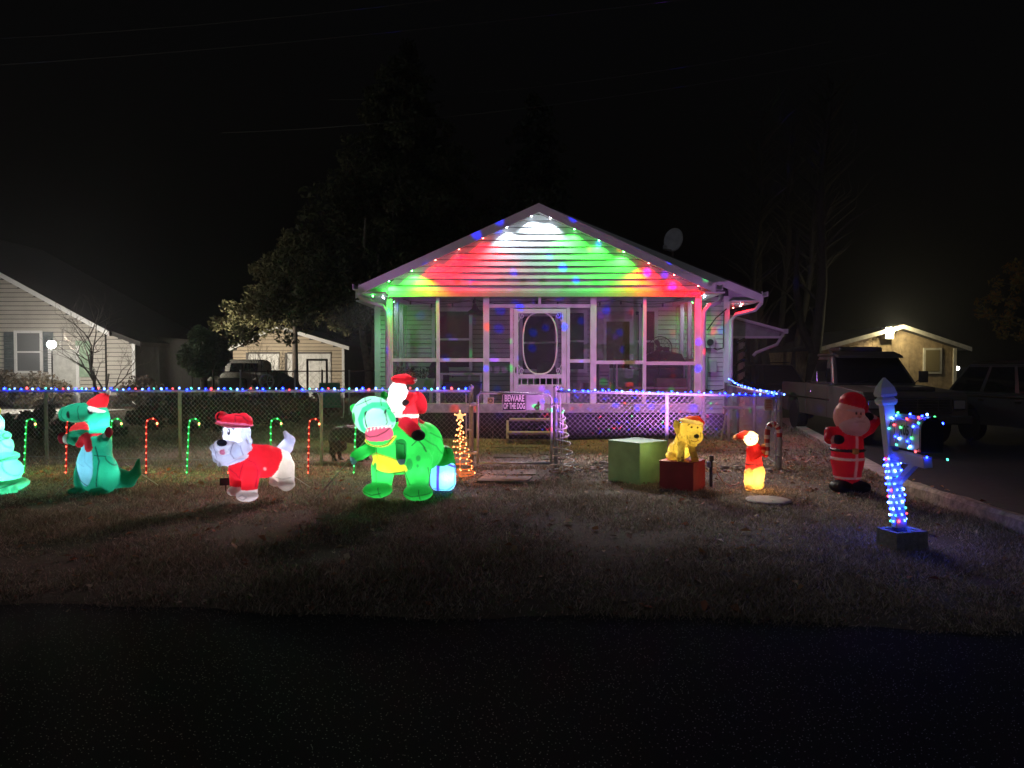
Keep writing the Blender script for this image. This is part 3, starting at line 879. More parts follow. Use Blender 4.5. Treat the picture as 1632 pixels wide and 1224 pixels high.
for (x, y, z, c, k) in ((-3.0, HY + .1, 3.1, GREEN, "green"), (-2.85, HY + .55, 3.1, WHT, "white"), (-2.78, HY + 1.0, 3.1, WHT, "white"), (-2.78, HY + 1.6, 3.1, GREEN, "green"),
                        (4.2, HY + .3, 3.1, WHT, "white"), (4.24, HY + .8, 3.1, WHT, "white"), (4.3, HY + 1.3, 3.1, WHT, "white"), (4.3, HY + 1.8, 3.1, GREEN, "green"),
                        (5.62, MY - .18, 3.1, RED, "red"), (5.75, MY + .4, 3.1, WHT, "white"), (5.75, MY + 1.0, 3.1, RED, "red")):
    led(x, y, z, c, k, (0, 0, -1), e=16.0, ang=165, blend=.5, yard=75 if x > 0 else 330)
# ================================================================== CHAIN LINK FENCE
galv = mat("galvanised_steel", (.42, .42, .43), .5, .15, var=.2, scale=12)
wirem = mat("fence_wire", (.38, .38, .39), .5, .1, var=.15, scale=20)
A = Vector((-10.2, 12.75, 0)); B = Vector((X(750, 11.4), 11.4, 0)); C = Vector((X(886, 11.4), 11.4, 0)); D = Vector((X(1245, 11.2), 11.2, 0)); E5 = Vector((X(1160, 18.2), 18.2, 0))
def netting(L, z0, z1, pitch=.039, r=.0018):
    """woven diamonds: each wire zigzags up the panel and hooks its neighbour; panel runs along +x from 0 to L"""
    n = int(L / pitch); m = int((z1 - z0) / pitch); V = []; F = []
    h = (z1 - z0) / m
    for i in range(n + 1):
        x0 = L * i / max(n, 1)
        k = np.arange(m + 1); s = np.where((k + i) % 2 == 0, -.5, .5) * (pitch * 1.04)
        px = np.clip(x0 + s, 0, L); pz = z0 + h * k; py = np.where(k % 2 == 0, -.003, .003) * (1 if i % 2 else -1)
        b = len(V)
        for q in range(m + 1):
            for ox, oy in ((-r, -r), (r, -r), (0, r * 1.2)):
                V.append((px[q] + ox, py[q] + oy, pz[q]))
        for q in range(m):
            for t in range(3):
                F.append((b + q * 3 + t, b + q * 3 + (t + 1) % 3, b + q * 3 + 3 + (t + 1) % 3, b + q * 3 + 3 + t))
    mb = MB(); mb.v = V; mb.f = F
    return mb
def fence(label, a, b, npost, h0, h1, ends=(True, True), post_r=.026, end_r=.036, wr=.0017, pitch=.039):
    d = b - a; L = d.length; rz = math.atan2(d.y, d.x)
    t = thing("chain_link_fence", label, "fence", a, rz)
    for i in range(npost + 1):
        if i == 0 and not ends[0]: continue
        if i == npost and not ends[1]: continue
        e = i in (0, npost); r = end_r if e else post_r; h = h0 + (h1 - h0) * i / npost
        MB().lathe([(r, -.1), (r, h + (.03 if e else -.03)), (r * 1.15, h + (.03 if e else -.03)), (r * 1.1, h + (.06 if e else .0)), (.005, h + (.085 if e else .03))], n=10).build("post", galv, t, smooth=True, loc=(L * i / npost, .045, 0))
    MB().tube([(0, .03, h0 - .015), (L, .03, h1 - .015)], .021, 8).build("top_rail", galv, t, smooth=True)
    MB().tube([(0, 0, .07), (L, 0, .07)], .004, 4).build("tension_wire", wirem, t)
    nseg = max(1, npost)
    for i in range(nseg):
        o = netting(L / nseg, .04, h0 + (h1 - h0) * (i + .5) / nseg - .02, pitch, wr).build("chain_link_mesh", wirem, t, loc=(L * i / nseg, 0, 0)); o["kind"] = "stuff"
    for i in (0, npost):
        if (i == 0 and not ends[0]) or (i == npost and not ends[1]): continue
        xx = .07 if i == 0 else L - .07; h = h0 if i == 0 else h1
        MB().box((xx, -.004, h / 2), (.02, .008, h - .1)).build("tension_bar", galv, t)
        for q in (.2, .5, .8): MB().box((xx - (.035 if i == 0 else -.035), .02, h * q), (.09, .05, .025)).build("tension_band", galv, t)
    return t
fence("long chain link fence left of the gate with lights along its rail", A, B, 4, 1.17, 1.215, (True, True))
fence("chain link fence from the gate to the right hand corner post", C, D, 2, 1.215, 1.145)
fence("short chain link fence returning from the corner post to the house", D, E5, 3, 1.145, 1.13, (False, True), wr=.0016, pitch=.05)

# ---- gate
GA = B + Vector((.11, 0, 0)); GB = C - Vector((.05, 0, 0)); GL = (GB - GA).length
gate = thing("chain_link_gate", "chain link gate hung between two posts before the porch steps", "gate", (GA.x, GA.y - .02, 0))
gx1 = GL - .02; mid = GL * .5
for name, x0, x1 in (("gate_leaf", 0, gx1),):
    fr = MB(); r = .02
    fr.tube([(x0, 0, .08), (x0, 0, 1.13), (x0 + .05, 0, 1.18), (x1 - .05, 0, 1.15), (x1, 0, 1.1), (x1, 0, .08)], r, 8)
    fr.tube([(x0, 0, .1), (x1, 0, .1)], r, 8)
    fo = fr.build("gate_frame", galv, gate, smooth=True)
    no = netting(x1 - x0, .1, 1.17).build("chain_link_mesh", wirem, gate, loc=(x0, -.01, 0)); no["kind"] = "stuff"
for zz in (.25, 1.0):
    MB().box((-.06, .01, zz), (.12, .05, .05)).build("hinge", galv, gate, bevel=.005)
MB().tube([(gx1 - .02, -.02, .98), (gx1 + .08, -.04, 1.0), (gx1 + .1, -.03, .9)], .014, 6).build("latch", galv, gate)
tp = MB()
for k in range(22):   # barbed twists standing above the gate's top
    x = .05 + (gx1 - .1) * k / 21; tp.bar((x - .02, 0, 1.15), (x + .015, 0, 1.2), .005); tp.bar((x + .02, 0, 1.15), (x - .015, 0, 1.2), .005)
tp.build("wire_twists", wirem, gate)
# posts of the fold-back strut behind latch
# ---- signs on the gate and the fence
black = mat("sign_black", (.02, .02, .022), .4, var=.05); cream = mat("sign_cream", (.75, .72, .66), .5, var=.04)
YS = 11.36
def text(body, size, loc, m, parent, ex=.001, sx=1.0, name="lettering", bold=.0):
    cu = bpy.data.curves.new(name, 'FONT'); cu.body = body; cu.size = size; cu.align_x = 'CENTER'; cu.align_y = 'CENTER'
    cu.extrude = ex; cu.offset = bold; cu.materials.append(m)
    o = bpy.data.objects.new(name, cu); COL.objects.link(o)
    bpy.context.view_layer.update()
    me = bpy.data.meshes.new_from_object(o.evaluated_get(bpy.context.evaluated_depsgraph_get()))
    bpy.data.objects.remove(o); me.name = name
    o = link(name, me, parent, loc, (R(90), 0, 0)); o.scale = (sx, 1, 1)
    return o
sx0, sx1, sz0, sz1 = X(800.5, YS), X(839, YS), Z(655, YS), Z(627.5, YS)
sw, sh = sx1 - sx0, sz1 - sz0
sg = thing("warning_sign", "black sign reading BEWARE OF THE DOG wired to the gate", "sign", ((sx0 + sx1) / 2, YS - .03, (sz0 + sz1) / 2))
MB().box((0, 0, 0), (sw, .006, sh)).build("sign_board", black, sg)
bm_ = MB()
for (cx, cz2, w, h) in ((0, sh / 2 - .008, sw - .01, .005), (0, -sh / 2 + .008, sw - .01, .005), (-sw / 2 + .008, 0, .005, sh - .016), (sw / 2 - .008, 0, .005, sh - .016)):
    bm_.box((cx, -.0045, cz2), (w, .002, h))
bm_.build("sign_border", cream, sg)
text("BEWARE", .135, (0, -.005, sh * .22), cream, sg, sx=.58, bold=.004)
text("OF THE DOG", .125, (0, -.005, -sh * .22), cream, sg, sx=.44, bold=.004)
s2 = thing("plastic_panel", "plain pale panel wired to the gate beside the black sign", "panel", (X(853, YS), YS - .025, Z(641, YS)))
MB().box((0, 0, 0), (.27, .006, .235)).build("panel_board", mat("pale_lilac_plastic", (.38, .37, .41), .5), s2, bevel=.003)
s3 = thing("gate_plate", "small square tan plate with a ring fixed near the gate's top left", "plate", (X(782, YS), YS - .02, Z(638.5, YS)))
tanm = mat("tan_plate", (.5, .38, .22), .5)
MB().box((0, 0, 0), (.095, .01, .095)).build("plate_board", tanm, s3, bevel=.005)
MB().tube([(.028 * math.cos(k / 12 * 2 * PI), -.008, .028 * math.sin(k / 12 * 2 * PI)) for k in range(12)], .006, 5, closed=True).build("ring", mat("dark_metal", (.05, .05, .05), .4, .8), s3)
s4 = thing("notice_card", "small pale notice with faded lines tied to the right fence corner", "notice", (X(1225.5, 11.17), 11.17, Z(645, 11.2)))
MB().box((0, 0, 0), (.125, .004, .17)).build("card", mat("faded_card", (.66, .5, .4), .6, var=.1), s4)
for k in range(5): MB().box((0, -.003, .06 - .025 * k), (.09 - .012 * (k % 3), .0015, .011 if k else .02)).build("print_line", mat("faded_red_ink", (.5, .14, .08), .6), s4)

# ================================================================== FAIRY LIGHTS
# lamp bodies share meshes by colour
def bulbmesh(r, m): return MB().ball((0, 0, 0), (r, r, r * 1.25), 8, 6).mesh("bulb", m)
BC = {"blue": emit("bulb_blue", (.006, .018, 1.0), 48), "white": emit("bulb_icy", (.10, .22, 1.0), 12), "teal": emit("bulb_teal", (.06, .5, .38), 5), "red": emit("bulb_red", (1.0, .06, .07), 7),
      "green": emit("bulb_green", (.07, 1.0, .2), 6), "warm": emit("bulb_warm", (1.0, .48, .16), 5), "candyred": emit("bulb_candy_red", (1, .09, .05), 8), "postblue": emit("bulb_post_blue", (.010, .026, 1), 75), "postice": emit("bulb_post_ice", (.12, .3, 1), 28)}
BM = {k: bulbmesh(.0145, m) for k, m in BC.items()}
BMs = {k: bulbmesh(.009, m) for k, m in BC.items()}
wire_green = mat("light_cable", (.02, .05, .03), .6)
def string(name, label, pts, kinds, base, bm=BM, cable=True, jit=.008, m=wire_green):
    t = thing(name, label, "string lights", base); b = Vector(base)
    if cable: MB().tube([Vector(p) - b + Vector((0, .012, .006)) for p in pts], .004, 4).build("cable", m, t)
    g = random.Random(len(pts))
    for i, p in enumerate(pts):
        link("bulb", bm[kinds[i % len(kinds)]], t, Vector(p) - b + Vector((g.uniform(-jit, jit) * 2, -.014 - g.uniform(0, .02), g.uniform(-jit, jit) * 1.6)), (g.uniform(-.9, .9), g.uniform(-.9, .9), 0)).scale = [g.uniform(.7, 1.25)] * 3
    return t
n = 88
pts = []
for i in range(n):
    s = (i + .4) / n; p = A.lerp(B, s); h = 1.185 + (1.225 - 1.185) * s
    pts.append((p.x, p.y - .01, h + .012))
string("fence_lights", "multicolour fairy lights laid along the long left fence rail", pts, ["blue", "red", "white", "blue", "teal", "white"], A + Vector((0, 0, 1.17)))
pts = []
for i in range(32):
    s = (i + .9) / 33; p = C.lerp(D, s); pts.append((p.x, p.y - .01, 1.225 - .07 * s))
string("fence_lights", "blue fairy lights laid along the right fence rail", pts, ["blue", "white", "blue", "blue"], C + Vector((0, 0, 1.2)))
pts = []
for i in range(40):
    s = i / 39; p = D.lerp(E5, s); sag = .13 * math.sin(PI * min(1, s)) * .0
    pts.append((p.x + .03, p.y, 1.165 + .10 * s ** 4 - .03 * math.sin(PI * s)))
string("fence_lights", "icy blue fairy lights running from the corner post back to the house", pts, ["white", "blue", "white"], D + Vector((0, 0, 1.14)))

# ================================================================== CANDY CANES
def cane(px, col, label, Y=10.85, ptop=671, pbot=757):
    x = X(px, Y); t = thing("candy_cane_light", label, "candy cane", (x, Y, 0), 0, "lit candy canes along the fence")
    H_ = .82; r = .075; path = []
    for k in range(11): path.append((0, 0, .02 + (H_ - r - .02) * k / 10))
    for k in range(1, 11):
        a = PI - k / 10 * PI; path.append((r + r * math.cos(a), 0, H_ - r + r * math.sin(a)))
    path.append((2 * r, 0, H_ - r - .05))
    tube = emit("candy_tube_glow_" + col, (1, .02, .02) if col == "red" else (.03, 1, .12), .42)
    MB().tube(path, .010, 6).build("cane_tube", tube, t, smooth=True)
    L = [0]
    for a, b in zip(path, path[1:]): L.append(L[-1] + (Vector(b) - Vector(a)).length)
    nb = 11; kind = "candyred" if col == "red" else "green"
    for i in range(nb):
        s = L[-1] * (i + .15) / (nb - .3)
        j = max(k for k in range(len(L)) if L[k] <= s + 1e-6); j = min(j, len(path) - 2)
        u = (s - L[j]) / (L[j + 1] - L[j]); p = Vector(path[j]).lerp(Vector(path[j + 1]), u)
        link("bulb", BMs[kind if i < nb - 1 else "warm"] if i < nb - 1 else BM["warm"], t, p + Vector((0, -.012, 0)))
    MB().tube([(0, 0, -.06), (0, 0, .05)], .006, 5).build("stake", galv, t)
    t.rotation_euler = (R(rng.normal(0, 2)), R(rng.normal(0, 2.2)), R(rng.normal(0, 8)))
    lamp("tube_lamp", 'POINT', 9.0, (1, .06, .04) if col == "red" else (.12, 1, .2), (.03, -.1, .5), t, .05)
    return t
for px, c, lb in ((36, "green", "green lit candy cane at the far left beside the inflatable tree"), (103, "red", "red lit candy cane standing left of the tyrannosaur"), (176, "green", "green lit candy cane half hidden behind the tyrannosaur"),
                  (231, "red", "red lit candy cane beside the tyrannosaur's tail"), (296, "green", "green lit candy cane between tyrannosaur tail and inflatable dog"), (362, "red", "red lit candy cane hidden behind the inflatable dog's beard"),
                  (430, "green", "green lit candy cane behind the inflatable dog's tail"), (490, "red", "red lit candy cane between the inflatable dog and the ridden dinosaur"), (563, "green", "green lit candy cane beside the ridden dinosaur's arm")):
    cane(px, c, lb)

# ================================================================== SPIRAL LIGHT TREES
def spiral(px, pyt, Y, rb, lit, label, loops):
    x = X(px, Y); h = Z(pyt, Y); t = thing("spiral_tree", label, "light tree", (x, Y, 0))
    wm = emit("rope_glow", (1, .22, .06), .95) if lit else mat("white_rope", (.6, .58, .56), .4)
    n = 26 * loops; pts = []
    for k in range(n + 1):
        u = k / n; a = 2 * PI * loops * u; r = rb * (1 - u) + .012
        pts.append((r * math.cos(a), r * math.sin(a), .05 + (h - .12) * u))
    MB().tube(pts, .009, 5).build("spiral_rope", wm, t, smooth=True)
    MB().tube([(0, 0, 0), (0, 0, h - .04)], .008, 6).build("pole", wm, t)
    MB().tube([(rb * math.cos(k / 24 * 2 * PI), rb * math.sin(k / 24 * 2 * PI), .03) for k in range(24)], .008, 5, closed=True).build("base_ring", wm, t)
    for k in range(3):
        a = k * 2 * PI / 3 + .5; MB().bar((0, 0, .03), (rb * math.cos(a), rb * math.sin(a), .03), .012).build("base_spoke", wm, t)
    if lit:
        for k in range(0, n, 4):
            p = pts[k]; link("bulb", BMs["warm"], t, (p[0], p[1] - .012, p[2]))
        for k in range(9): link("bulb", BMs["warm"], t, (0, -.012, .1 + (h - .2) * k / 9))
        sp = []
        for k in range(10):
            a = PI / 2 + k * PI / 5; r = .085 if k % 2 == 0 else .036; sp.append((r * math.cos(a), h + r * math.sin(a)))
        MB().prism(sp, -.012, .012).build("star", emit("star_glow", (1, .48, .18), 1.7), t)
        for k in range(0, 10, 2): link("bulb", BMs["warm"], t, (sp[k][0] * .9, -.02, h + (sp[k][1] - h) * .9))
        lamp("rope_lamp", 'POINT', 16.0, (1, .30, .10), (0, -.1, .35), t, .1)
        lamp("rope_lamp", 'POINT', 3.0, (1, .40, .15), (.0, -.05, .75), t, .1)
    return t
spiral(733, 663, 10.7, .20, True, "spiral light tree with a star glowing warm beside the gate post", 9)
spiral(897, 645, 11.1, .185, False, "unlit white spiral tree standing right of the gate", 7)

# ================================================================== DISCO PROJECTOR (spots of colour over the house front)
pr = thing("spot_projector", "small black stake projector throwing coloured spots, staked behind the golden dog's red box", "projector", (X(1092, 9.98), 9.98, 0))
blk = mat("black_plastic", (.02, .02, .022), .4)
MB().tube([(0, 0, -.1), (0, 0, .56)], .012, 6).build("stake", blk, pr)
MB().lathe([(.001, -.08), (.05, -.08), (.06, .05), (.065, .07), (.05, .072)], n=14, axis='Y').build("housing", blk, pr, loc=(0, 0, .6), rot=(R(20), 0, 0))
pl = lamp("projector_lamp", 'SPOT', 3500, (1, 1, 1), (0, .1, .64), pr, .01, R(118), .5, (-.28, 1, .2))
ld = pl.data; ld.use_nodes = True
nt = ld.node_tree; em = [n for n in nt.nodes if n.type == 'EMISSION'][0]
tc = nt.nodes.new("ShaderNodeTexCoord"); vo = nt.nodes.new("ShaderNodeTexVoronoi"); vo.inputs["Scale"].default_value = 20.0
nt.links.new(tc.outputs["Normal"], vo.inputs["Vector"])
lt = nt.nodes.new("ShaderNodeMapRange"); lt.inputs["From Min"].default_value = .34; lt.inputs["From Max"].default_value = .17
nt.links.new(vo.outputs["Distance"], lt.inputs["Value"])
sp = nt.nodes.new("ShaderNodeSeparateColor"); nt.links.new(vo.outputs["Color"], sp.inputs[0])
rp = nt.nodes.new("ShaderNodeValToRGB"); rp.color_ramp.interpolation = 'CONSTANT'
e = rp.color_ramp.elements; e[0].position = 0; e[0].color = (.02, .03, 1.4, 1); e[1].position = .60; e[1].color = (1.0, .03, .06, 1)
q = e.new(.78); q.color = (.04, .5, .12, 1); q = e.new(.9); q.color = (.3, .05, .9, 1)
nt.links.new(sp.outputs[0], rp.inputs[0])
mx = nt.nodes.new("ShaderNodeMix"); mx.data_type = 'RGBA'; mx.inputs[6].default_value = (.13, .045, .16, 1)
ge_ = nt.nodes.new("ShaderNodeNewGeometry"); sx_ = nt.nodes.new("ShaderNodeSeparateXYZ"); nt.links.new(ge_.outputs["Incoming"], sx_.inputs[0])
ab = nt.nodes.new("ShaderNodeMath"); ab.operation = 'ADD'; ab.inputs[1].default_value = 0; nt.links.new(sx_.outputs[2], ab.inputs[0])
mr2 = nt.nodes.new("ShaderNodeMapRange"); mr2.inputs["From Min"].default_value = .36; mr2.inputs["From Max"].default_value = .46; mr2.inputs["To Min"].default_value = 1; mr2.inputs["To Max"].default_value = .15
nt.links.new(ab.outputs[0], mr2.inputs["Value"])
sc_ = nt.nodes.new("ShaderNodeVectorMath"); sc_.operation = 'SCALE'; sc_.inputs[0].default_value = (.15, .055, .185); nt.links.new(mr2.outputs[0], sc_.inputs["Scale"])
nt.links.new(sc_.outputs[0], mx.inputs[6])
gt_ = nt.nodes.new("ShaderNodeMath"); gt_.operation = 'GREATER_THAN'; gt_.inputs[1].default_value = .38; nt.links.new(sp.outputs[1], gt_.inputs[0])
ml_ = nt.nodes.new("ShaderNodeMath"); ml_.operation = 'MULTIPLY'; nt.links.new(gt_.outputs[0], ml_.inputs[0]); nt.links.new(lt.outputs[0], ml_.inputs[1])
nt.links.new(ml_.outputs[0], mx.inputs[0]); nt.links.new(rp.outputs[0], mx.inputs[7]); lo_ = nt.nodes.new("ShaderNodeMapRange"); lo_.inputs["From Min"].default_value = -.09; lo_.inputs["From Max"].default_value = .04
nt.links.new(sx_.outputs[2], lo_.inputs["Value"])
s2_ = nt.nodes.new("ShaderNodeVectorMath"); s2_.operation = 'SCALE'; nt.links.new(mx.outputs[2], s2_.inputs[0]); nt.links.new(lo_.outputs[0], s2_.inputs["Scale"])
nt.links.new(s2_.outputs[0], em.inputs["Color"])

# ================================================================== PORCH FURNITURE
dkm = mat("dark_metal", (.05, .05, .05), .4, .8)
fab = mat("dark_chair_cloth", (.06, .06, .07), .8, var=.3)
def P(px, Y): return X(px, Y)
# pendant lamp
t = thing("pendant_lamp", "dark bell shaped pendant lamp hanging from the porch ceiling", "lamp", (P(757, 17), 17, 3.2))
MB().tube([(0, 0, 0), (0, 0, -.22)], .012, 6).build("rod", dkm, t)
MB().lathe([(.03, 0), (.05, -.06), (.08, -.12), (.2, -.2), (.21, -.24), (.19, -.24), (.06, -.12), (.01, -.04)], n=20).build("lamp_shade", mat("rust_shade", (.08, .05, .05), .5), t, loc=(0, 0, -.2))
# globe string (unlit)
t = thing("cafe_string", "unlit string of hanging bulbs under the porch ceiling", "string lights", (0.6, 16.5, 3.05))
pts = []; 
for k in range(41):
    s = k / 40; pts.append((-3.0 + 6.2 * s, 0.0, .0 - .10 * abs(math.sin(s * PI * 4))))
MB().tube(pts, .007, 4).build("cable", blk, t)
bl = MB(); bl.lathe([(.001, -.09), (.02, -.07), (.022, -.04), (.012, 0), (.001, .0)], n=8); blm = bl.mesh("bulb", mat("dark_bulb", (.03, .03, .03), .2))
for k in range(1, 40, 3): link("bulb", blm, t, pts[k])
def chair(label, px, Y, rz, s=1.0):
    t = thing("patio_chair", label, "chair", (P(px, Y), Y, FL - .02), rz)
    MB().box((0, 0, .43), (.5, .48, .07)).build("seat", fab, t, bevel=.02)
    m = MB(); m.prism([(-.25, .45), (.25, .45), (.24, .85), (.16, 1.0), (-.16, 1.0), (-.24, .85)], .2, .26); m.build("backrest", fab, t, bevel=.02)
    for sx in (-.22, .22):
        for sy in (-.2, .2): MB().bar((sx, sy, 0), (sx, sy, .42), .035).build("leg", dkm, t)
        MB().bar((sx * 1.15, -.2, .65), (sx * 1.15, .24, .65), .04).build("armrest", dkm, t)
chair("dark rounded porch chair at the left window behind the screen", 702, 17.6, R(15))
chair("dark porch chair seen low through the screen door oval", 866, 17.7, R(-20))
# side table and tote
t = thing("porch_table", "low white table with a dark box beneath on the porch left", "table", (P(735, 17.2), 17.2, FL - .02))
MB().box((0, 0, .72), (1.0, .5, .04)).build("table_top", trim, t)
for sx in (-.46, .46):
    for sy in (-.2, .2): MB().bar((sx, sy, 0), (sx, sy, .7), .04).build("leg", trim, t)
t = thing("storage_bin", "dark storage bin standing beneath the white porch table", "bin", (P(738, 17.1), 17.1, FL - .02))
MB().prism([(-.36, 0), (.36, 0), (.42, .5), (-.42, .5)], -.2, .2).build("bin_body", mat("charcoal_plastic", (.05, .055, .06), .5), t, bevel=.02)
MB().box((0, 0, .52), (.88, .44, .04)).build("lid", mat("charcoal_plastic", (.05, .055, .06), .5), t, bevel=.01)
t = thing("planter_box", "long planter with dark foliage on the porch's left rail", "planter", (P(662, 16.6), 16.6, FL - .02))
MB().prism([(-.4, .35), (.4, .35), (.46, .62), (-.46, .62)], -.15, .15).build("trough", mat("grey_trough", (.3, .32, .32), .6), t, bevel=.01)
for sx in (-.35, .35): MB().box((sx, 0, .18), (.06, .25, .36)).build("leg", trim, t)
lf = MB(); g = random.Random(3)
for k in range(260):
    c = Vector((g.uniform(-.44, .44), g.uniform(-.14, .14), .62 + g.uniform(0, .22))); a = Vector((g.gauss(0, 1), g.gauss(0, 1), g.gauss(.4, 1))).normalized() * .06; b2 = a.orthogonal().normalized() * .02
    lf._add([c, c + a * .5 + b2, c + a, c + a * .5 - b2], [(0, 1, 2, 3)])
lf.build("foliage", mat("dark_leaf", (.03, .045, .02), .7, var=.4, scale=20), t)
t = thing("cool_box", "blue grey cool box on the porch floor behind the dinosaur rider", "cool box", (P(665, 16.9), 17.0, FL - .02))
MB().box((0, .25, .2), (1.0, .4, .38)).build("box_body", mat("blue_grey_plastic", (.12, .15, .2), .5), t, bevel=.02)
MB().box((0, .25, .42), (1.02, .42, .05)).build("lid", mat("blue_grey_plastic", (.12, .15, .2), .5), t, bevel=.015)
# wire rack table
t = thing("rack_table", "tall metal frame worktable on the right of the porch", "table", (P(1037, 16.5), 16.5, FL - .02))
for sx in (-.78, .8):
    for sy in (-.2, .25): MB().bar((sx, sy, 0), (sx, sy, .98), .035).build("leg", galv, t)
MB().box((0, .02, .98), (1.66, .5, .04)).build("table_top", galv, t, bevel=.006)
for sy in (-.2, .25): MB().bar((-.78, sy, .42), (.8, sy, .42), .035).build("crossbar", galv, t)
MB().box((0, .02, .2), (1.55, .44, .02)).build("shelf", dkm, t)
# covered grill
t = thing("barbecue_grill", "covered barbecue with a domed lid behind the worktable", "barbecue", (P(1055, 17.4), 17.4, FL - .02))
m = MB(); prof = [(-.36, .85), (-.36, 1.0), (-.3, 1.15), (-.15, 1.24), (.1, 1.25), (.3, 1.18), (.36, 1.02), (.36, .85)]
m.prism(prof, -.42, .42, 'Y'); m.v = [(v[0] * 1.35, v[1] * .6, v[2]) for v in m.v]; m.build("lid", mat("dark_enamel", (.06, .06, .065), .3), t, bevel=.02)
MB().box((0, 0, .6), (1.0, .5, .5)).build("firebox", mat("dark_enamel", (.06, .06, .065), .3), t, bevel=.02)
for sx in (-.62, .62): MB().box((sx, 0, .84), (.3, .45, .03)).build("side_shelf", galv, t)
for sx in (-.42, .42):
    for sy in (-.2, .2): MB().bar((sx, sy, 0), (sx, sy, .4), .04).build("leg", dkm, t)
MB().tube([(-.3, -.3, 1.0), (.3, -.3, 1.0)], .016, 6).build("handle", galv, t)
# pedestal fan
t = thing("pedestal_fan", "black round pedestal fan standing by the porch window", "fan", (P(1051, 17.0), 17.0, FL - .02))
fh = Z(554, 17.0) - FL
MB().lathe([(.001, 0), (.22, 0), (.2, .03), (.02, .05), (.02, fh - .1)], n=16).build("stand", blk, t)
for k, rr in enumerate((.27, .2, .12, .05)):
    MB().tube([(rr * math.cos(q / 28 * 2 * PI), -.06 - (.05 if k else .0), fh + rr * math.sin(q / 28 * 2 * PI)) for q in range(28)], .011 if k == 0 else .004, 5, closed=True).build("cage_ring", blk, t)
cg = MB()
for q in range(18):
    a = q / 18 * 2 * PI; cg.bar((.05 * math.cos(a), -.11, fh + .05 * math.sin(a)), (.27 * math.cos(a), -.06, fh + .27 * math.sin(a)), .004)
cg.build("cage_wires", blk, t)
for q in range(3):
    a = q / 3 * 2 * PI; MB().prism([(0.03, -.02), (.1, -.07), (.21, -.06), (.22, .03), (.1, .04), (.03, .02)], -.008, .008).build("fan_blade", blk, t, loc=(0, -.03, fh), rot=(R(12), a, 0))
MB().lathe([(.001, -.08), (.06, -.08), (.07, .1), (.001, .12)], n=12, axis='Y').build("motor", blk, t, loc=(0, 0, fh))
# carton and bucket, folding chair frames
t = thing("carton", "brown carton standing under the metal worktable", "carton", (P(1068, 16.6), 16.6, FL + .24))
MB().box((0, 0, .19), (.66, .34, .36)).build("carton_body", mat("kraft_card", (.3, .2, .15), .8), t, bevel=.006)
t = thing("waste_bucket", "pale bucket on the porch floor right of the screen door", "bucket", (P(925, 16.9), 16.9, FL - .02))
MB().lathe([(.001, 0), (.15, 0), (.19, .5), (.2, .5), (.2, .52), (.17, .52), (.13, .03), (.001, .03)], n=18).build("bucket_body", mat("grey_plastic", (.35, .36, .36), .5), t)
t = thing("tower_heater", "pale upright tower heater beside the front door", "heater", (P(962, 17.3), 17.3, FL - .02))
MB().prism([(-.14, 0), (.14, 0), (.12, .95), (-.12, .95)], -.12, .12).build("heater_body", mat("grey_plastic", (.35, .36, .36), .5), t, bevel=.02)
for k in range(8): MB().box((0, -.122, .2 + k * .08), (.2, .01, .02)).build("grille_slat", blk, t)
# ================================================================== LIT INFLATABLES
cloth = attr_mat("inflatable_cloth", .55, .42, bump=.85, bscale=11, var=.12)
W_ = (.82, .82, .82); INK = (.012, .012, .012)
def fig(name, label, cat, px, base, Y, rz=0.0):
    s = Y / FPX
    t = thing(name, label, cat, (X(px, Y), Y, 0), rz)
    return t, Blob(s, px, base)
def cord(t, pts, r=.006, name="tether", m=None, b=None):
    return MB().tube(pts, r, 5).build(name, m or mat("white_cord", (.6, .6, .58), .7), t)

# ---- tyrannosaur in a Santa hat
t, f = fig("inflatable_tyrannosaur", "inflatable green tyrannosaur with santa hat, red scarf and mittens", "inflatable", 158, 788, 9.3); t.scale = (.87, 1, 1)
TG = (.022, .32, .20); RD = (.62, .02, .035); LB = (.30, .58, .78)
f.cap([(153, 762, 0, 27), (150, 738, -2, 28), (153, 712, 0, 23), (158, 690, 0, 18)], TG, "body")
f.ell(180, 756, -10, 15, 17, 29, TG, "body").ell(127, 762, -6, 11, 15, 26, TG, "body")
f.ell(166, 784, -18, 17, 15, 6, TG, "body").ell(120, 783, -14, 11, 13, 6, TG, "body")
f.cap([(182, 766, 12, 17), (202, 769, 14, 12), (214, 758, 16, 8), (219, 738, 16, 3)], TG, "body")
f.ell(126, 659, -8, 31, 25, 15.5, TG, "body", rot=.06).ell(154, 669, 0, 19.5, 20, 25, TG, "body").ell(103, 661, -10, 8, 17, 12, TG, "body")
f.ell(127, 692.5, -18, 19.5, 14, 6.5, TG, "jaw", rot=.24)
f.ell(131, 683, -10, 20.5, 16, 9, (.80, .03, .04), "mouth", rot=.22)
f.cap([(139, 702, -12, 8), (127, 702, -24, 7), (119, 699, -28, 6.5)], TG, "body").ell(117, 699, -29, 4, 7.5, 7.5, W_, "cuff").ell(109, 697, -30, 6.5, 7, 9, (.35, .02, .05), "mitten")
f.cap([(167, 708, -10, 9), (174, 702, -16, 8), (180, 697, -18, 6.5)], TG, "body").ell(181, 695, -18, 4, 7, 7, W_, "cuff").ell(186, 689, -18, 6, 7, 8, (.5, .02, .05), "mitten")
f.ell(156, 694, -2, 18, 18, 5, RD, "scarf", rot=.15).cap([(143, 694, -20, 5), (136, 708, -24, 5)], RD, "scarf").cap([(148, 697, -22, 5), (153, 713, -26, 5.5)], RD, "scarf")
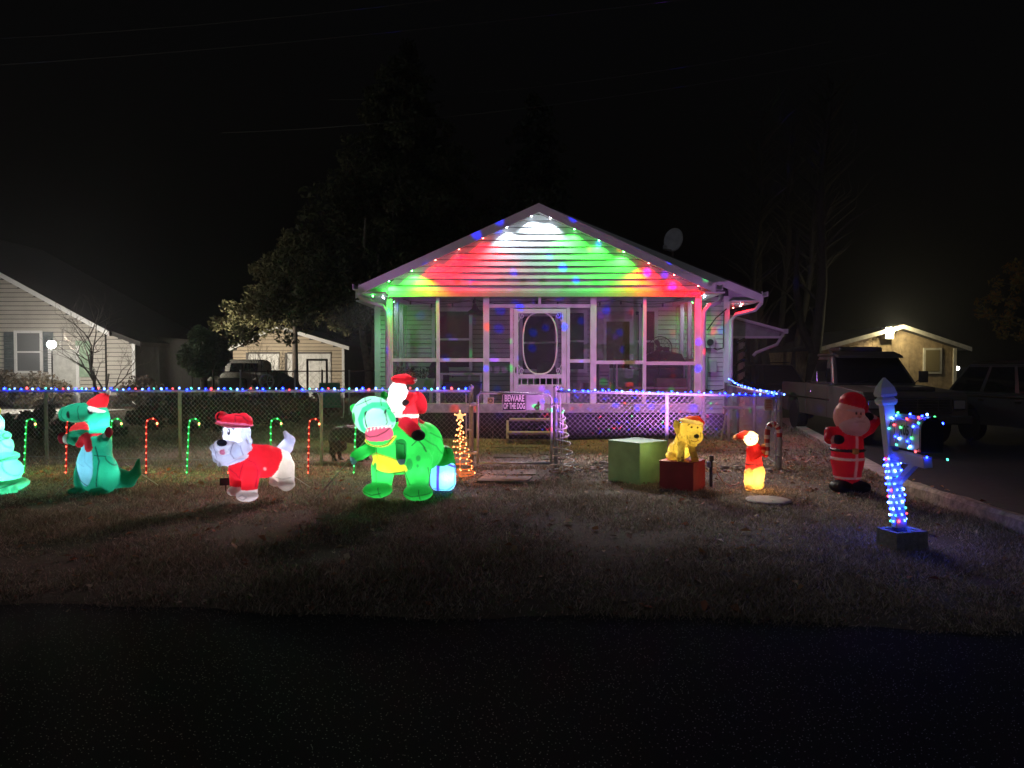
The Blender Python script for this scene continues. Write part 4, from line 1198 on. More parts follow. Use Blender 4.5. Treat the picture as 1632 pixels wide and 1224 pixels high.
f.cap([(152, 650, 0, 16), (162, 640, 0, 11), (172, 631, 0, 4)], RD, "hat").ell(153, 653, -2, 19, 19, 4, W_, "hat_brim", rot=-.30).ell(175, 627, 0, 4.2, 4.2, 4.2, W_, "pompom")
f.spot(145, 740, 17, 34, LB, ["body"], True, rot=.0)
f.spot(122, 661, 3.2, 6, INK, ["body"]).spot(154.5, 655, 4, 6.5, INK, ["body"]).spot(153.6, 653, 1.4, 1.8, W_, ["body"])
f.line([(100, 673), (118, 675), (134, 674), (148, 673)], .7, INK, ["body"]).line([(113, 676), (118, 690), (132, 697), (147, 690)], .6, INK, ["body"])
f.line([(108, 650), (106, 662), (109, 672)], .5, INK, ["body"]).line([(136, 648), (139, 660), (136, 672)], .5, INK, ["body"])
f.line([(163, 712), (170, 735), (164, 775)], .7, INK, ["body"]).line([(163, 725), (176, 728), (193, 742)], .6, INK, ["body"]).line([(128, 716), (125, 742), (134, 765), (150, 773)], .6, INK, ["body"])
f.line([(145, 715), (150, 735), (160, 745)], .5, (.2, .4, .6), ["body"]).line([(132, 735), (148, 742)], .5, (.2, .4, .6), ["body"])
f.build(t, cloth, h=.0105, smooth=.028)
f.lamp(t, 157, 678, -3, 6.3, (.75, 1, .95)); f.lamp(t, 148, 738, -4, 2.8, (.5, .9, 1.0)); f.lamp(t, 120, 661, -8, 1.35, (.8, 1, .95))
f.lamp(t, 158, 644, 0, 1.05, (1, .9, .85)); f.lamp(t, 180, 752, -10, 1.82, (.7, 1, .9))
cord(t, [(.3, .1, .35), (.55, .5, .02)]); cord(t, [(-.28, .0, .3), (-.45, -.3, .02)])

# ---- dog in a red cap and coat
t, f = fig("inflatable_dog", "inflatable white bearded dog wearing a red cap and red coat", "inflatable", 405, 796, 8.88); t.scale = (.94, 1, 1)
GB_ = (.50, .53, .60); RC = (.62, .015, .03)
f.ell(379, 690, -12, 23, 22, 22, W_, "head").ell(371, 719, -20, 25, 21, 18, GB_, "beard").ell(352, 716, -16, 11, 11, 17, GB_, "beard").ell(391, 714, -16, 13, 14, 19, GB_, "beard")
f.ell(368, 707, -36, 15, 10, 8, (.70, .72, .76), "muzzle").ell(357, 712, -33, 10, 9, 11, GB_, "beard").ell(381, 712, -33, 10, 9, 11, GB_, "beard")
f.ell(368, 701, -46, 8.4, 5, 5, (.02, .02, .04), "nose").ell(369, 716, -42, 9, 4.5, 4.2, W_, "muzzle").ell(369, 716, -45, 4.5, 3.2, 3.4, (.7, .2, .3), "tongue")
for (u, v) in ((344, 722), (341, 712), (346, 730), (353, 737), (360, 735), (370, 739), (378, 737), (386, 736), (393, 731), (398, 722), (402, 712), (403, 702), (400, 695)): f.ell(u, v, -18, 4.5, 6, 5.5, GB_, "beard")
f.ell(377, 668, -10, 27, 25, 9, RC, "cap").ell(354, 663, -12, 9, 14, 8, RC, "cap").cap([(392, 666, -14, 9), (402, 672, -16, 6)], RC, "cap").ell(376, 675, -14, 31, 28, 4, (.75, .16, .24), "cap_band", rot=-.08)
f.cap([(398, 735, 0, 27), (420, 737, 10, 26), (432, 738, 13, 23)], RC, "coat").ell(385, 743, -10, 20, 20, 22, RC, "coat").ell(382, 731, -14, 25, 23, 5, (.6, .62, .75), "collar", rot=.3)
f.cap([(404, 752, -16, 15), (403, 774, -20, 13)], RC, "coat").cap([(377, 755, -8, 12), (377, 770, -10, 10.5)], RC, "coat")
f.ell(401, 787, -25, 18, 16, 9, W_, "paw").ell(403, 779, -21, 13, 12, 7, W_, "paw").ell(376, 781, -14, 12.5, 13, 8, W_, "paw")
f.ell(444, 745, 18, 19, 21, 27, W_, "hindquarters").cap([(454, 745, 10, 15), (456, 772, 8, 13)], W_, "hindquarters").ell(457, 774, 4, 14.5, 14, 7.5, W_, "hindquarters").cap([(431, 755, 30, 12), (430, 771, 30, 10)], W_, "hindquarters").ell(430, 774, 27, 11, 11, 5, W_, "hindquarters")
f.cap([(437, 722, 22, 7), (451, 715, 24, 11), (457, 705, 24, 8.5), (449, 692, 24, 3.5)], (.78, .80, .92), "tail")
f.spot(361.5, 687.5, 2.8, 4.8, INK, ["head"]).spot(374.5, 686, 3.3, 5.2, INK, ["head"]).spot(373.6, 684.5, 1.1, 1.4, W_, ["head"]).line([(359, 683), (362, 680)], .8, (.1, .1, .12), ["head"]).line([(371, 679), (377, 677.5), (382, 681)], 1.9, (.1, .1, .12), ["head"]).line([(358, 683), (362, 679.5)], 1.5, (.1, .1, .12), ["head"]).spot(399, 690, 7, 14, (.4, .42, .5), ["head"]).spot(357, 694, 3.5, 6, (.5, .52, .6), ["head"])
f.line([(350, 704), (356, 716), (352, 730)], .6, (.1, .1, .15), ["beard"]).line([(384, 703), (380, 718), (386, 732)], .6, (.1, .1, .15), ["beard"]).line([(392, 708), (396, 722)], .6, (.1, .1, .15), ["beard"])
f.line([(354, 658), (352, 666), (358, 667)], 1.5, INK, ["cap"]).line([(362, 660), (360, 672)], .4, INK, ["cap"]).line([(380, 660), (394, 662), (402, 670)], .5, INK, ["cap"]).line([(383, 661), (386, 668), (384, 674)], .4, INK, ["cap"])
f.line([(373, 745), (384, 752), (388, 760), (396, 735)], .5, (.2, .0, .02), ["coat"]).line([(402, 730), (413, 735), (418, 750), (415, 772)], .5, (.2, 0, .02), ["coat"]).spot(427, 746, 2.2, 3, (.75, .3, .3), ["coat"])
f.line([(392, 786), (398, 783), (406, 787), (399, 791), (394, 789)], .45, (.4, .4, .45), ["paw"])
f.line([(440, 762), (452, 764), (466, 762)], .5, (.3, .32, .34), ["hindquarters"])
f.build(t, cloth, h=.0105, smooth=.022)
f.lamp(t, 380, 690, -12, 5.2, (.55, .66, 1)); f.lamp(t, 372, 718, -18, 1.82, (.55, .66, 1)); f.lamp(t, 402, 742, 0, 3.85, (1, .9, .95)); f.lamp(t, 442, 742, 18, 2.23, (1, .95, .8))
f.lamp(t, 378, 667, -8, 1.2, (1, .9, .95)); f.lamp(t, 448, 712, 24, 0.709, (.5, .6, 1)); f.lamp(t, 401, 784, -22, 0.243, (.9, .9, 1)); f.lamp(t, 404, 760, -16, 1.01, (1, .9, .95))
cord(t, [(.18, .2, .4), (.5, .7, .02)])

# ---- dinosaur ridden by Santa
t, f = fig("inflatable_ridden_dinosaur", "large inflatable green dinosaur with open pink mouth ridden by a santa", "inflatable", 640, 792, 9.0)
DG = (.035, .60, .11); LG = (.36, .82, .62); DK = (.02, .30, .07); YL = (.80, .78, .05); PK_ = (.80, .10, .22); CL = (.25, .4, .6)
f.ell(595, 660, -12, 31, 30, 30, LG, "head").ell(611, 667, -36, 25, 22, 21, LG, "head")
f.ell(612, 687, -46, 22, 17, 15, PK_, "mouth").ell(613, 697, -38, 24.5, 21, 11, DG, "jaw")
f.ell(566, 649, -10, 6.5, 8, 7, DG, "ear").ell(613, 629, -4, 6, 8, 6.5, DG, "ear")
f.ell(634, 714, 0, 43, 38, 42, DG, "body").ell(672, 715, 38, 31, 34, 40, DG, "body").ell(655, 715, 15, 36, 36, 42, DG, "body")
f.cap([(700, 735, 60, 20), (712, 757, 78, 10)], DG, "body")
f.cap([(612, 742, -12, 19), (611, 770, -16, 15.5)], DG, "leg").ell(606, 776, -28, 23, 22, 12, DG, "foot")
f.cap([(667, 732, -16, 24), (668, 764, -20, 18)], DG, "leg").ell(670, 779, -34, 23, 23, 13, DG, "foot")
f.cap([(592, 712, -26, 10), (580, 719, -34, 9), (574, 722, -37, 8.5)], DG, "arm").ell(571, 727, -40, 5.5, 6, 7.5, CL, "claw")
f.cap([(645, 703, -42, 8.5), (646, 720, -50, 8)], DK, "arm").ell(647, 727, -52, 6, 5, 6.5, CL, "claw")
# the rider
f.ell(635, 622, -4, 14.5, 14, 15, W_, "santa_head").ell(634, 638, -9, 15, 12, 18, W_, "beard").ell(633, 652, -10, 9, 9, 12, W_, "beard")
f.ell(640, 603, -3, 16, 15, 7.5, RD, "hat").cap([(646, 603, -2, 8), (656, 606, -2, 6)], RD, "hat").ell(662, 605, -2, 3.6, 3.6, 3.6, W_, "pompom")
f.cap([(648, 636, 4, 13), (650, 668, 6, 16)], RD, "coat").ell(650, 662, 4, 17.5, 19, 3.6, W_, "belt")
f.ell(668, 641, 8, 11, 12, 19, (.5, .015, .03), "sack", rot=.3).ell(658, 631, 0, 7, 8, 7, RD, "coat").cap([(657, 633, -6, 7), (652, 641, -16, 6)], RD, "coat").ell(650, 640, -18, 6, 5, 4.5, (.02, .02, .025), "mitten")
f.cap([(648, 674, -14, 11), (662, 682, -26, 10), (668, 688, -30, 9)], (.45, .01, .03), "trousers").ell(671, 690, -34, 10.5, 10, 8.5, (.02, .02, .025), "boot")
f.cap([(655, 674, 26, 11), (672, 686, 40, 9)], (.45, .01, .03), "trousers")
# prints
f.line([(596, 688), (585, 680), (582, 665), (588, 650), (600, 643), (614, 643), (628, 650), (634, 664)], 4.5, (.05, .62, .25), ["head"])
f.line([(594, 676), (590, 660), (592, 652)], 1.0, INK, ["head"]).line([(592, 672), (596, 680), (606, 684), (620, 680), (626, 668), (622, 650)], .6, INK, ["head"]).spot(590, 656, 1.5, 4, INK, ["head"]).spot(622, 652, 1.6, 3.5, INK, ["head"])
f.spot(568.5, 664, 4, 9, DK, ["head"]).line([(566, 668), (578, 690), (590, 697)], .6, INK, ["head"]).line([(585, 632), (592, 642)], .6, INK, ["head"]).line([(572, 644), (583, 640), (596, 634)], .6, INK, ["head"]).line([(610, 634), (613, 644)], .6, INK, ["head"])
f.line([(590, 686), (600, 690), (612, 688), (624, 682), (632, 674)], .8, INK, ["mouth", "head"])
for k in range(15):
    a = PI * (1.06 + .90 * k / 14); u = 612 + 22.5 * math.cos(a); v = 690 - 15.5 * math.sin(a)
    f.spot(u, v, 2.1, 2.1, YL, ["jaw", "mouth", "body"])
f.line([(590, 692), (596, 702), (612, 706), (626, 702), (634, 692)], .7, INK, ["jaw", "mouth"])
for k in range(7): f.spot(596 + k * 5.6, 679 - k * 1.0 + (.5 * (k - 3)) ** 2 * .6, 1.5, 2.0, W_, ["mouth", "head"])
f.spot(620, 735, 27, 13, YL, ["body", "leg"], rot=-.28); f.spot(634, 741, 20, 8.5, YL, ["body", "leg"], rot=-.1)
f.line([(593, 722), (604, 718), (626, 724), (650, 733)], .8, (.35, .3, .02), ["body"]).line([(604, 718), (608, 732), (616, 746)], .6, (.35, .3, .02), ["body"]).line([(593, 722), (596, 736), (606, 746), (630, 751), (648, 748)], .7, INK, ["body", "leg"])
f.spot(657, 735, 5.5, 9.5, DK, ["leg", "body"]).spot(671, 725, 3.4, 4.4, DK, ["leg", "body"]).spot(670, 737, 1.9, 2.6, DK, ["leg", "body"]).spot(602, 739, 3, 6, DK, ["leg", "body"])
f.line([(648, 746), (656, 765), (662, 772)], .6, INK, ["leg"]).line([(660, 706), (668, 698), (682, 716)], .7, INK, ["body", "leg"]).line([(685, 740), (688, 770)], .5, INK, ["leg"]).line([(604, 745), (604, 765)], .5, INK, ["leg"])
f.line([(584, 776), (600, 781), (614, 778)], .7, INK, ["foot"]).line([(610, 770), (613, 786)], .5, INK, ["foot"]).line([(650, 778), (662, 782), (690, 778)], .6, INK, ["foot"]).line([(673, 772), (676, 790)], .5, INK, ["foot"])
f.line([(590, 712), (600, 716)], .5, INK, ["body"]).line([(604, 706), (605, 718)], .5, INK, ["body"]).line([(641, 700), (651, 702), (652, 716)], .5, INK, ["arm"])
f.line([(684, 690), (700, 700), (709, 728)], .5, (.01, .2, .03), ["body"]).line([(676, 697), (694, 712), (704, 730)], .5, (.01, .2, .03), ["body"])
f.spot(627.5, 619, 1.1, 2, INK, ["santa_head"]).spot(634.5, 619, 1.1, 2, INK, ["santa_head"]).spot(631, 624, 2, 1.8, (.85, .45, .4), ["santa_head"])
for v in (645, 650, 655): f.spot(630.5, v, .9, 1.1, INK, ["beard", "coat"])
f.line([(638, 627), (640, 640), (636, 652)], .4, (.6, .6, .6), ["beard"])
f.build(t, cloth, h=.0105, smooth=.026)
f.lamp(t, 606, 666, -26, 4.8, (.85, 1, .95)); f.lamp(t, 590, 655, -10, 2.4, (.85, 1, .95)); f.lamp(t, 632, 714, -4, 5.6, (.95, 1, .8)); f.lamp(t, 646, 712, -38, 0.506, (.95, 1, .8)); f.lamp(t, 678, 712, 36, 3.2, (.95, 1, .8)); f.lamp(t, 614, 690, -32, 2.84, (1, .9, .9))
f.lamp(t, 635, 628, -4, 5.4, (1, .97, .95)); f.lamp(t, 654, 676, -16, 0.75, (1, .9, .9)); f.lamp(t, 649, 655, 4, 2.1, (1, .95, .92)); f.lamp(t, 668, 640, 8, 0.9, (1, .9, .9)); f.lamp(t, 640, 602, -3, 0.75, (1, .9, .9))
f.lamp(t, 612, 752, -14, 3.24, (.95, 1, .85)); f.lamp(t, 667, 745, -18, 3.0, (.95, 1, .85)); f.lamp(t, 606, 776, -27, 0.608, (.95, 1, .85)); f.lamp(t, 670, 778, -32, 0.709, (.95, 1, .85)); f.lamp(t, 584, 717, -31, 0.506, (.95, 1, .85))
s9 = 9.0 / FPX
MB().tube([((508 - 640) * s9, -.12, .01), ((586 - 640) * s9, -.05, (792 - 697) * s9)], .007, 5).build("tether", mat("white_cord", (.6, .6, .58), .7), t)
MB().tube([((528 - 640) * s9, -.1, .24), ((531 - 640) * s9, -.13, .26), ((534 - 640) * s9, -.1, .2), ((527 - 640) * s9, -.12, .1), ((526 - 640) * s9, -.12, .0)], .006, 5).build("tether_loop", mat("white_cord", (.6, .6, .58), .7), t)
MB().tube([((664 - 640) * s9, -.1, (792 - 658) * s9), ((673 - 640) * s9, -.14, (792 - 677) * s9)], .005, 5).build("rein", mat("white_cord", (.6, .6, .58), .7), t)
cord(t, [(.62, .2, .3), (.82, .1, .02)])

# ---- gift parcel
t, f = fig("inflatable_gift", "round blue glowing inflatable parcel with purple ribbon behind the dinosaur", "inflatable", 706, 780, 9.5)
f.box(706, 756, 0, 20, 20, 23.5, 12, (.25, .55, .9), "parcel")
f.line([(700, 728), (699, 782)], 2.3, (.10, .02, .40), ["parcel"]).line([(684, 737), (697, 732), (712, 735), (726, 741)], 1.4, (.10, .02, .40), ["parcel"]).line([(726, 738), (725, 770), (712, 780)], .5, INK, ["parcel"]).line([(692, 775), (712, 777), (724, 770)], .5, INK, ["parcel"])
f.build(t, cloth, h=.0105, smooth=.02)
bw = MB()
for sx in (-1, 1):
    bw.tube([(0, 0, .36), (sx * .05, -.02, .41), (sx * .1, -.02, .39), (sx * .08, 0, .355), (0, 0, .36)], .014, 6)
bw.build("bow", mat("purple_ribbon", (.08, .02, .3), .5), t, smooth=True)
f.lamp(t, 712, 757, -6, 9.11, (.45, .75, 1.0))

# ---- fir tree at the left edge
t, f = fig("inflatable_fir_tree", "glowing mint green inflatable fir tree at the picture's left edge", "inflatable", -8, 777, 9.3); t.scale = (.88, 1, 1)
for v, r, h in ((764, 49, 13), (742, 40, 24), (719, 35, 10), (703, 26, 20), (686, 23, 9), (668, 13, 18)):
    f.ell(-8, v, 0, r, r, h, (.10, .75, .42), "tree")
f.cap([(-8, 670, 0, 10), (-8, 652, 0, 4)], (.10, .75, .42), "tree")
for k in range(9):
    a = -1.2 + k * .3; f.ell(-8 + 46 * math.sin(a), 770, -46 * math.cos(a), 7, 7, 7, (.08, .7, .38), "tree")
f.ell(-8, 775, 0, 40, 40, 5, (.06, .5, .3), "base")
f.ell(-8, 645, 0, 9, 6, 9, (.9, .8, .2), "star")
f.line([(-5, 690), (10, 692), (16, 688)], .7, INK).line([(2, 720), (18, 722), (28, 718)], .7, INK).line([(6, 668), (14, 690)], .6, INK).line([(10, 692), (24, 714)], .6, INK).line([(14, 722), (32, 752)], .6, INK).line([(2, 720), (6, 760)], .6, INK).line([(-2, 766), (16, 768), (36, 760)], .7, INK)
f.build(t, cloth, h=.014, smooth=.02)
f.lamp(t, -4, 668, -2, 3.75, (.8, 1, .9)); f.lamp(t, -2, 700, -6, 7.09, (.8, 1, .9)); f.lamp(t, 0, 742, -10, 13.2, (.8, 1, .9))

# ---- standing Santa (barely lit)
t, f = fig("inflatable_santa", "unlit inflatable santa with raised arm standing on the lawn by the driveway", "inflatable", 1352, 784, 9.42); t.scale = (.93, 1, 1)
PKW = (.52, .42, .42); R2 = (.48, .012, .03); BLK = (.02, .018, .022)
f.ell(1352, 664, -4, 25, 24, 26, (.62, .36, .30), "face").ell(1357, 676, -13, 25, 20, 19, PKW, "beard").ell(1354, 654, -5, 22, 23, 5, PKW, "hat_brim", rot=-.05)
f.ell(1358, 641, -3, 21, 22, 16, R2, "hat").ell(1374, 650, 4, 14, 14, 12, R2, "hat").ell(1388, 660, 6, 6, 6, 6, PKW, "pompom")
f.cap([(1352, 705, 0, 25), (1352, 735, 0, 26), (1352, 752, 0, 23)], R2, "coat")
f.ell(1352, 760, 0, 22, 22, 6, PKW, "coat_hem").ell(1352, 717, 0, 28.5, 28.5, 4, BLK, "belt").ell(1352, 730.5, 0, 28, 28, 3.6, PKW, "coat_trim")
f.cap([(1336, 693, -4, 13), (1319, 690, -8, 10), (1315, 698, -14, 9)], R2, "sleeve").ell(1318, 699, -17, 7, 8, 7, PKW, "cuff", rot=.8).ell(1326, 699, -22, 9.5, 8, 7.5, BLK, "mitten")
f.cap([(1370, 690, 0, 13), (1386, 682, -2, 11), (1396, 672, -4, 9)], R2, "sleeve").ell(1393, 666, -4, 8, 8, 5, PKW, "cuff", rot=-.6).ell(1385, 664, -6, 7.5, 7.5, 6.5, BLK, "mitten")
f.ell(1337, 775, -8, 18, 20, 10, BLK, "boot").ell(1368, 776, -8, 19, 20, 10, BLK, "boot")
f.line([(1357, 690), (1356, 710), (1355, 760)], 2.6, (.55, .3, .32), ["coat", "coat_trim", "coat_hem"]).box(1352, 717, -29, 5, 3, 4.5, 2, (.35, .22, .06), "buckle")
f.spot(1353, 657.5, 1.7, 2.4, INK).spot(1361.5, 658.5, 1.7, 2.4, INK).ell(1358, 662, -30, 3, 3, 2.4, (.62, .30, .26), "nose").line([(1350, 671), (1358, 670), (1366, 671)], .5, (.3, .2, .2), ["beard", "face"]).line([(1346, 664), (1352, 668), (1364, 668), (1370, 664)], .5, (.4, .33, .33), ["beard", "face"])
f.build(t, cloth, h=.0105, smooth=.016)
f.lamp(t, 1352, 672, -2, 0.0816, (1, .85, .85)); f.lamp(t, 1352, 715, 0, 0.26, (1, .8, .8)); f.lamp(t, 1352, 745, 0, 0.26, (1, .8, .8)); f.lamp(t, 1360, 642, -2, 0.0744, (1, .8, .8)); f.lamp(t, 1325, 692, -9, 0.0446, (1, .8, .8)); f.lamp(t, 1382, 684, -2, 0.0521, (1, .8, .8))  # dim lamps added inside the unlit santa to brighten it

# ================================================================== PAINTED BOX GIFTS, GOLDEN DOG, ELF
def crate(label, x, y, s, h, rz, col, m2):
    t = thing("plywood_gift_box", label, "box", (x, y, 0), rz)
    m = mat(m2, col, .55, var=.22, scale=4, bump=.2, bscale=14); th = .02
    for (nm, c, sz) in (("front_panel", (0, -s / 2 + th / 2, h / 2), (s, th, h)), ("back_panel", (0, s / 2 - th / 2, h / 2), (s, th, h)), ("side_panel", (s / 2 - th / 2, 0, h / 2), (th, s - 2 * th - .002, h - .002)), ("side_panel", (-s / 2 + th / 2, 0, h / 2), (th, s - 2 * th - .002, h - .002)), ("top_panel", (0, 0, h + th / 2 + .001), (s + .012, s + .012, th))):
        MB().box(c, sz).build(nm, m, t, bevel=.004)
    return t
def corner(px, Y): return Vector((X(px, Y), Y, 0))
# the two visible faces meet at the near corner
c0 = corner(1020, 9.85); L = corner(969, 10.30) - c0; s = .57; a = math.atan2(-L.y, -L.x)
ctr = c0 + L.normalized() * s / 2 + Vector((-L.normalized().y, L.normalized().x, 0)) * (-s / 2)
crate("large green painted wooden gift box on the lawn beside the fence", ctr.x, ctr.y, s, .545, a, (.22, .44, .24), "green_paint")
c0 = corner(1106, 9.3); L = corner(1051, 9.55) - c0; s = .45; a = math.atan2(-L.y, -L.x)
ctr2 = c0 + L.normalized() * s / 2 + Vector((-L.normalized().y, L.normalized().x, 0)) * (-s / 2)
crate("smaller red painted wooden gift box beneath the golden dog", ctr2.x, ctr2.y, s, .355, a, (.34, .02, .03), "red_paint")
yd = ctr2.y
t = thing("glowing_dog_figure", "golden lit shaggy sitting dog figure in a santa hat on the red box", "light-up dog", (ctr2.x, yd, .378))
base_py = 733; f = Blob(yd / FPX, 1093, base_py)
GO = (.80, .62, .16); GO2 = (.55, .42, .12)
f.ell(1090, 718, 6, 19, 17, 16, GO, "body").cap([(1093, 704, -2, 13), (1096, 690, -4, 12)], GO, "body").ell(1078, 727, 4, 11, 13, 8, GO, "body")
f.cap([(1088, 708, -14, 5.5), (1086, 730, -18, 5.5)], GO2, "foreleg").cap([(1103, 708, -14, 5.5), (1108, 729, -18, 5.5)], GO2, "foreleg").ell(1108, 731, -20, 6, 7, 3.5, GO, "foreleg").ell(1085, 731, -20, 6, 7, 3.5, GO, "foreleg")
f.ell(1103, 684, -10, 17, 16, 18, GO, "head").ell(1106, 694, -18, 15, 11, 13, GO, "muzzle").ell(1084, 682, -4, 6, 8, 13, GO2, "ear", rot=.25).ell(1119, 684, -4, 5, 8, 13, GO2, "ear", rot=-.15)
f.ell(1108, 693, -29, 4, 3, 3, (.02, .02, .02), "nose").cap([(1100, 704, -22, 4), (1108, 707, -22, 3)], GO, "muzzle")
f.ell(1105, 667.5, -8, 13, 12, 5, (.45, .05, .02), "hat").ell(1104, 672, -9, 19, 16, 4.5, (.8, .68, .35), "hat_brim", rot=-.2).cap([(1114, 668, -8, 6), (1122, 674, -8, 4)], (.6, .03, .02), "hat")
f.spot(1101, 679, 1.6, 1.6, INK).spot(1111, 680, 1.6, 1.6, INK).line([(1096, 676), (1100, 673)], .7, INK, ["head"]).line([(1109, 674), (1114, 676)], .7, INK, ["head"]).line([(1100, 700), (1106, 702), (1112, 699)], .6, (.15, .05, .02), ["muzzle"])
g = random.Random(4)
for k in range(26):
    u = g.uniform(1076, 1120); v = g.uniform(684, 726); f.line([(u, v), (u + g.uniform(-2, 2), v + g.uniform(4, 9))], .45, (.28, .2, .04), ["body", "muzzle", "ear", "foreleg"])
f.build(t, attr_mat("tinsel_fur", .5, .4, bump=1.0, bscale=50, var=.3), h=.0085, smooth=.015)
f.lamp(t, 1104, 687, -8, 1.6, (1, .86, .35)); f.lamp(t, 1092, 716, 0, 1.3, (1, .86, .35)); f.lamp(t, 1105, 668, -8, .25, (1, .8, .4))
lamp("tail_lamp", 'POINT', 2.2, (1, .8, .3), (-.28, .10, .12), t, .04)

t, f = fig("glowing_elf_figure", "glowing kneeling elf figure with red hat holding a striped cane by the fence corner", "light-up elf", 1203, 779, 9.6)
YW = (.85, .52, .19)
f.ell(1197, 698, -2, 11, 11, 11.5, (.85, .66, .45), "head").ell(1191, 691, 2, 8, 9, 5, (.55, .04, .03), "hat").cap([(1188, 693, 2, 7), (1178, 695, 4, 4.5)], (.55, .04, .03), "hat").ell(1174, 697, 4, 4, 4, 4, (.8, .5, .3), "pompom").ell(1197, 694, -2, 11.5, 11.5, 2.5, (.85, .75, .6), "hat_brim", rot=.1)
f.cap([(1202, 714, 0, 10.5), (1203, 738, 0, 12.5), (1204, 755, 0, 15)], (.65, .03, .03), "tunic").ell(1202, 739, 0, 13.5, 13.5, 2, (.1, .02, .02), "belt")
f.cap([(1210, 716, -6, 6), (1217, 722, -12, 5), (1213, 712, -14, 4.5)], (.65, .03, .03), "sleeve").ell(1213, 709, -14, 4, 4, 4, YW, "hand").cap([(1194, 716, -6, 6), (1196, 728, -12, 5), (1208, 720, -16, 4.5)], (.65, .03, .03), "sleeve").ell(1211, 718, -17, 3.6, 3.6, 3.6, YW, "hand")
f.cap([(1206, 752, -4, 13), (1204, 766, -8, 11)], YW, "leg").ell(1206, 772, -2, 12, 13, 8, YW, "leg").cap([(1191, 752, -10, 7), (1189, 768, -14, 6)], YW, "leg").ell(1189, 775, -17, 6, 9, 4.5, YW, "shoe").ell(1210, 775, 6, 9, 8, 5, (.5, .2, .05), "shoe")
f.spot(1193, 698, 1, 1.5, INK, ["head"]).spot(1200, 698, 1, 1.5, INK, ["head"]).line([(1203, 717), (1203, 750)], .6, (.35, .01, .01), ["tunic"])
f.build(t, attr_mat("glow_plastic", .6, .35, var=.05), h=.0085, smooth=.012)
f.lamp(t, 1198, 699, -2, 4.2, (1, .72, .35)); f.lamp(t, 1203, 738, 0, 1.6, (1, .7, .4)); f.lamp(t, 1204, 760, -6, 3.0, (1, .72, .3)); f.lamp(t, 1190, 764, -13, .7, (1, .72, .3))
lamp("glow_lamp", 'POINT', 4.0, (1, .55, .2), (-.02, -.26, .13), t, .05)
# the striped cane it holds
k = 9.6 / FPX; cp = []
for q in range(6): cp.append(((1218 - 1203) * k, -.13, (779 - 722 + q * 6.2) * k))
for q in range(1, 9):
    an = PI - q / 8 * PI; cp.append(((1227.5 - 1203 + 9.5 * math.cos(an)) * k, -.13, (779 - 690 + 14 * math.sin(an)) * k + .02))
cp.append(((1237.5 - 1203) * k, -.13, (779 - 694) * k))
cn = thing("striped_cane", "red and white striped candy cane held upright by the glowing elf", "candy cane", (X(1203, 9.6), 9.6, 0))
for q in range(len(cp) - 1):
    a_, b_ = Vector(cp[q]), Vector(cp[q + 1])
    MB().tube([a_, b_], .034, 10).build("white_stripe" if q % 2 == 0 else "red_stripe", mat("cane_white", (.75, .6, .5), .4) if q % 2 == 0 else mat("cane_red", (.45, .04, .03), .4), cn, smooth=False)
# power lead and adaptors
lead = MB().tube([(-.30, .12, .30), (-.27, .06, .18), (-.21, .02, .08), (-.13, 0, .035), (-.06, 0, .04), (.0, 0, .08)], .009, 6)
o = lead.build("power_lead", mat("pink_lead", (.5, .34, .3), .6), None, smooth=True, loc=(X(1180, 9.65), 9.65, 0)); tag(o, "pale power lead looping over the grass to the glowing elf", "cable")
pl_ = thing("plug_stake", "stake with plugged in adaptors and leads beside the red box", "power stake", (X(1134, 9.75), 9.75, 0))
MB().box((0, 0, .2), (.035, .03, .4)).build("stake", blk, pl_)
for (dx, dz, c) in ((-.03, .30, (.1, .12, .3)), (.035, .22, (.6, .5, .45)), (.0, .38, (.03, .03, .04)), (.04, .3, (.7, .7, .7))):
    MB().box((dx, -.025, dz), (.05, .04, .07)).build("adaptor", mat("adaptor_%d" % int(c[0] * 100), c, .5), pl_, bevel=.006)

# ================================================================== BLACK DOG BEHIND THE FENCE (a real one)
dog = thing("black_dog", "black dog standing in the yard behind the fence, facing right", "dog", (X(556, 12.4), 12.4, 0))
f = Blob(12.4 / FPX, 556, 736); BK = (.022, .020, .019)
f.cap([(537, 694, 0, 13), (556, 692, -2, 13.5), (577, 696, -4, 16)], BK, "coat").ell(580, 701, -4, 12, 12, 16, BK, "coat").ell(537, 697, 0, 11, 11, 15, BK, "coat")
f.cap([(588, 690, -4, 10), (598, 676, -6, 8)], BK, "coat").ell(603, 671, -8, 10, 8, 8.5, BK, "coat").cap([(609, 674, -10, 5.5), (618, 677, -12, 4)], BK, "coat").ell(600, 663, -2, 3, 3.5, 6, BK, "coat").ell(600, 663, -13, 3, 3.5, 6, BK, "coat")
for (u, w) in ((533, -6), (540, 7)):
    f.cap([(u + 2, 704, w, 8.5), (u + 5, 714, w, 5.5), (u - 2, 722, w, 3.6), (u, 732, w, 3.2)], BK, "coat").ell(u + 2, 734.5, w, 4.5, 3.5, 2.2, BK, "coat")
for (u, w) in ((575, -9), (583, 5)):
    f.cap([(u, 706, w, 7), (u + 1, 719, w, 4.3), (u, 732, w, 3.2)], BK, "coat").ell(u + 2, 734.5, w, 4.5, 3.5, 2.2, BK, "coat")
f.cap([(529, 690, 0, 4), (526, 702, 0, 3), (527, 716, 0, 2.2), (525, 724, 0, 1.5)], BK, "tail")
f.build(dog, attr_mat("black_fur", 0, .55, bump=.9, bscale=70, var=.3, spec=.5), h=.014, smooth=.03)

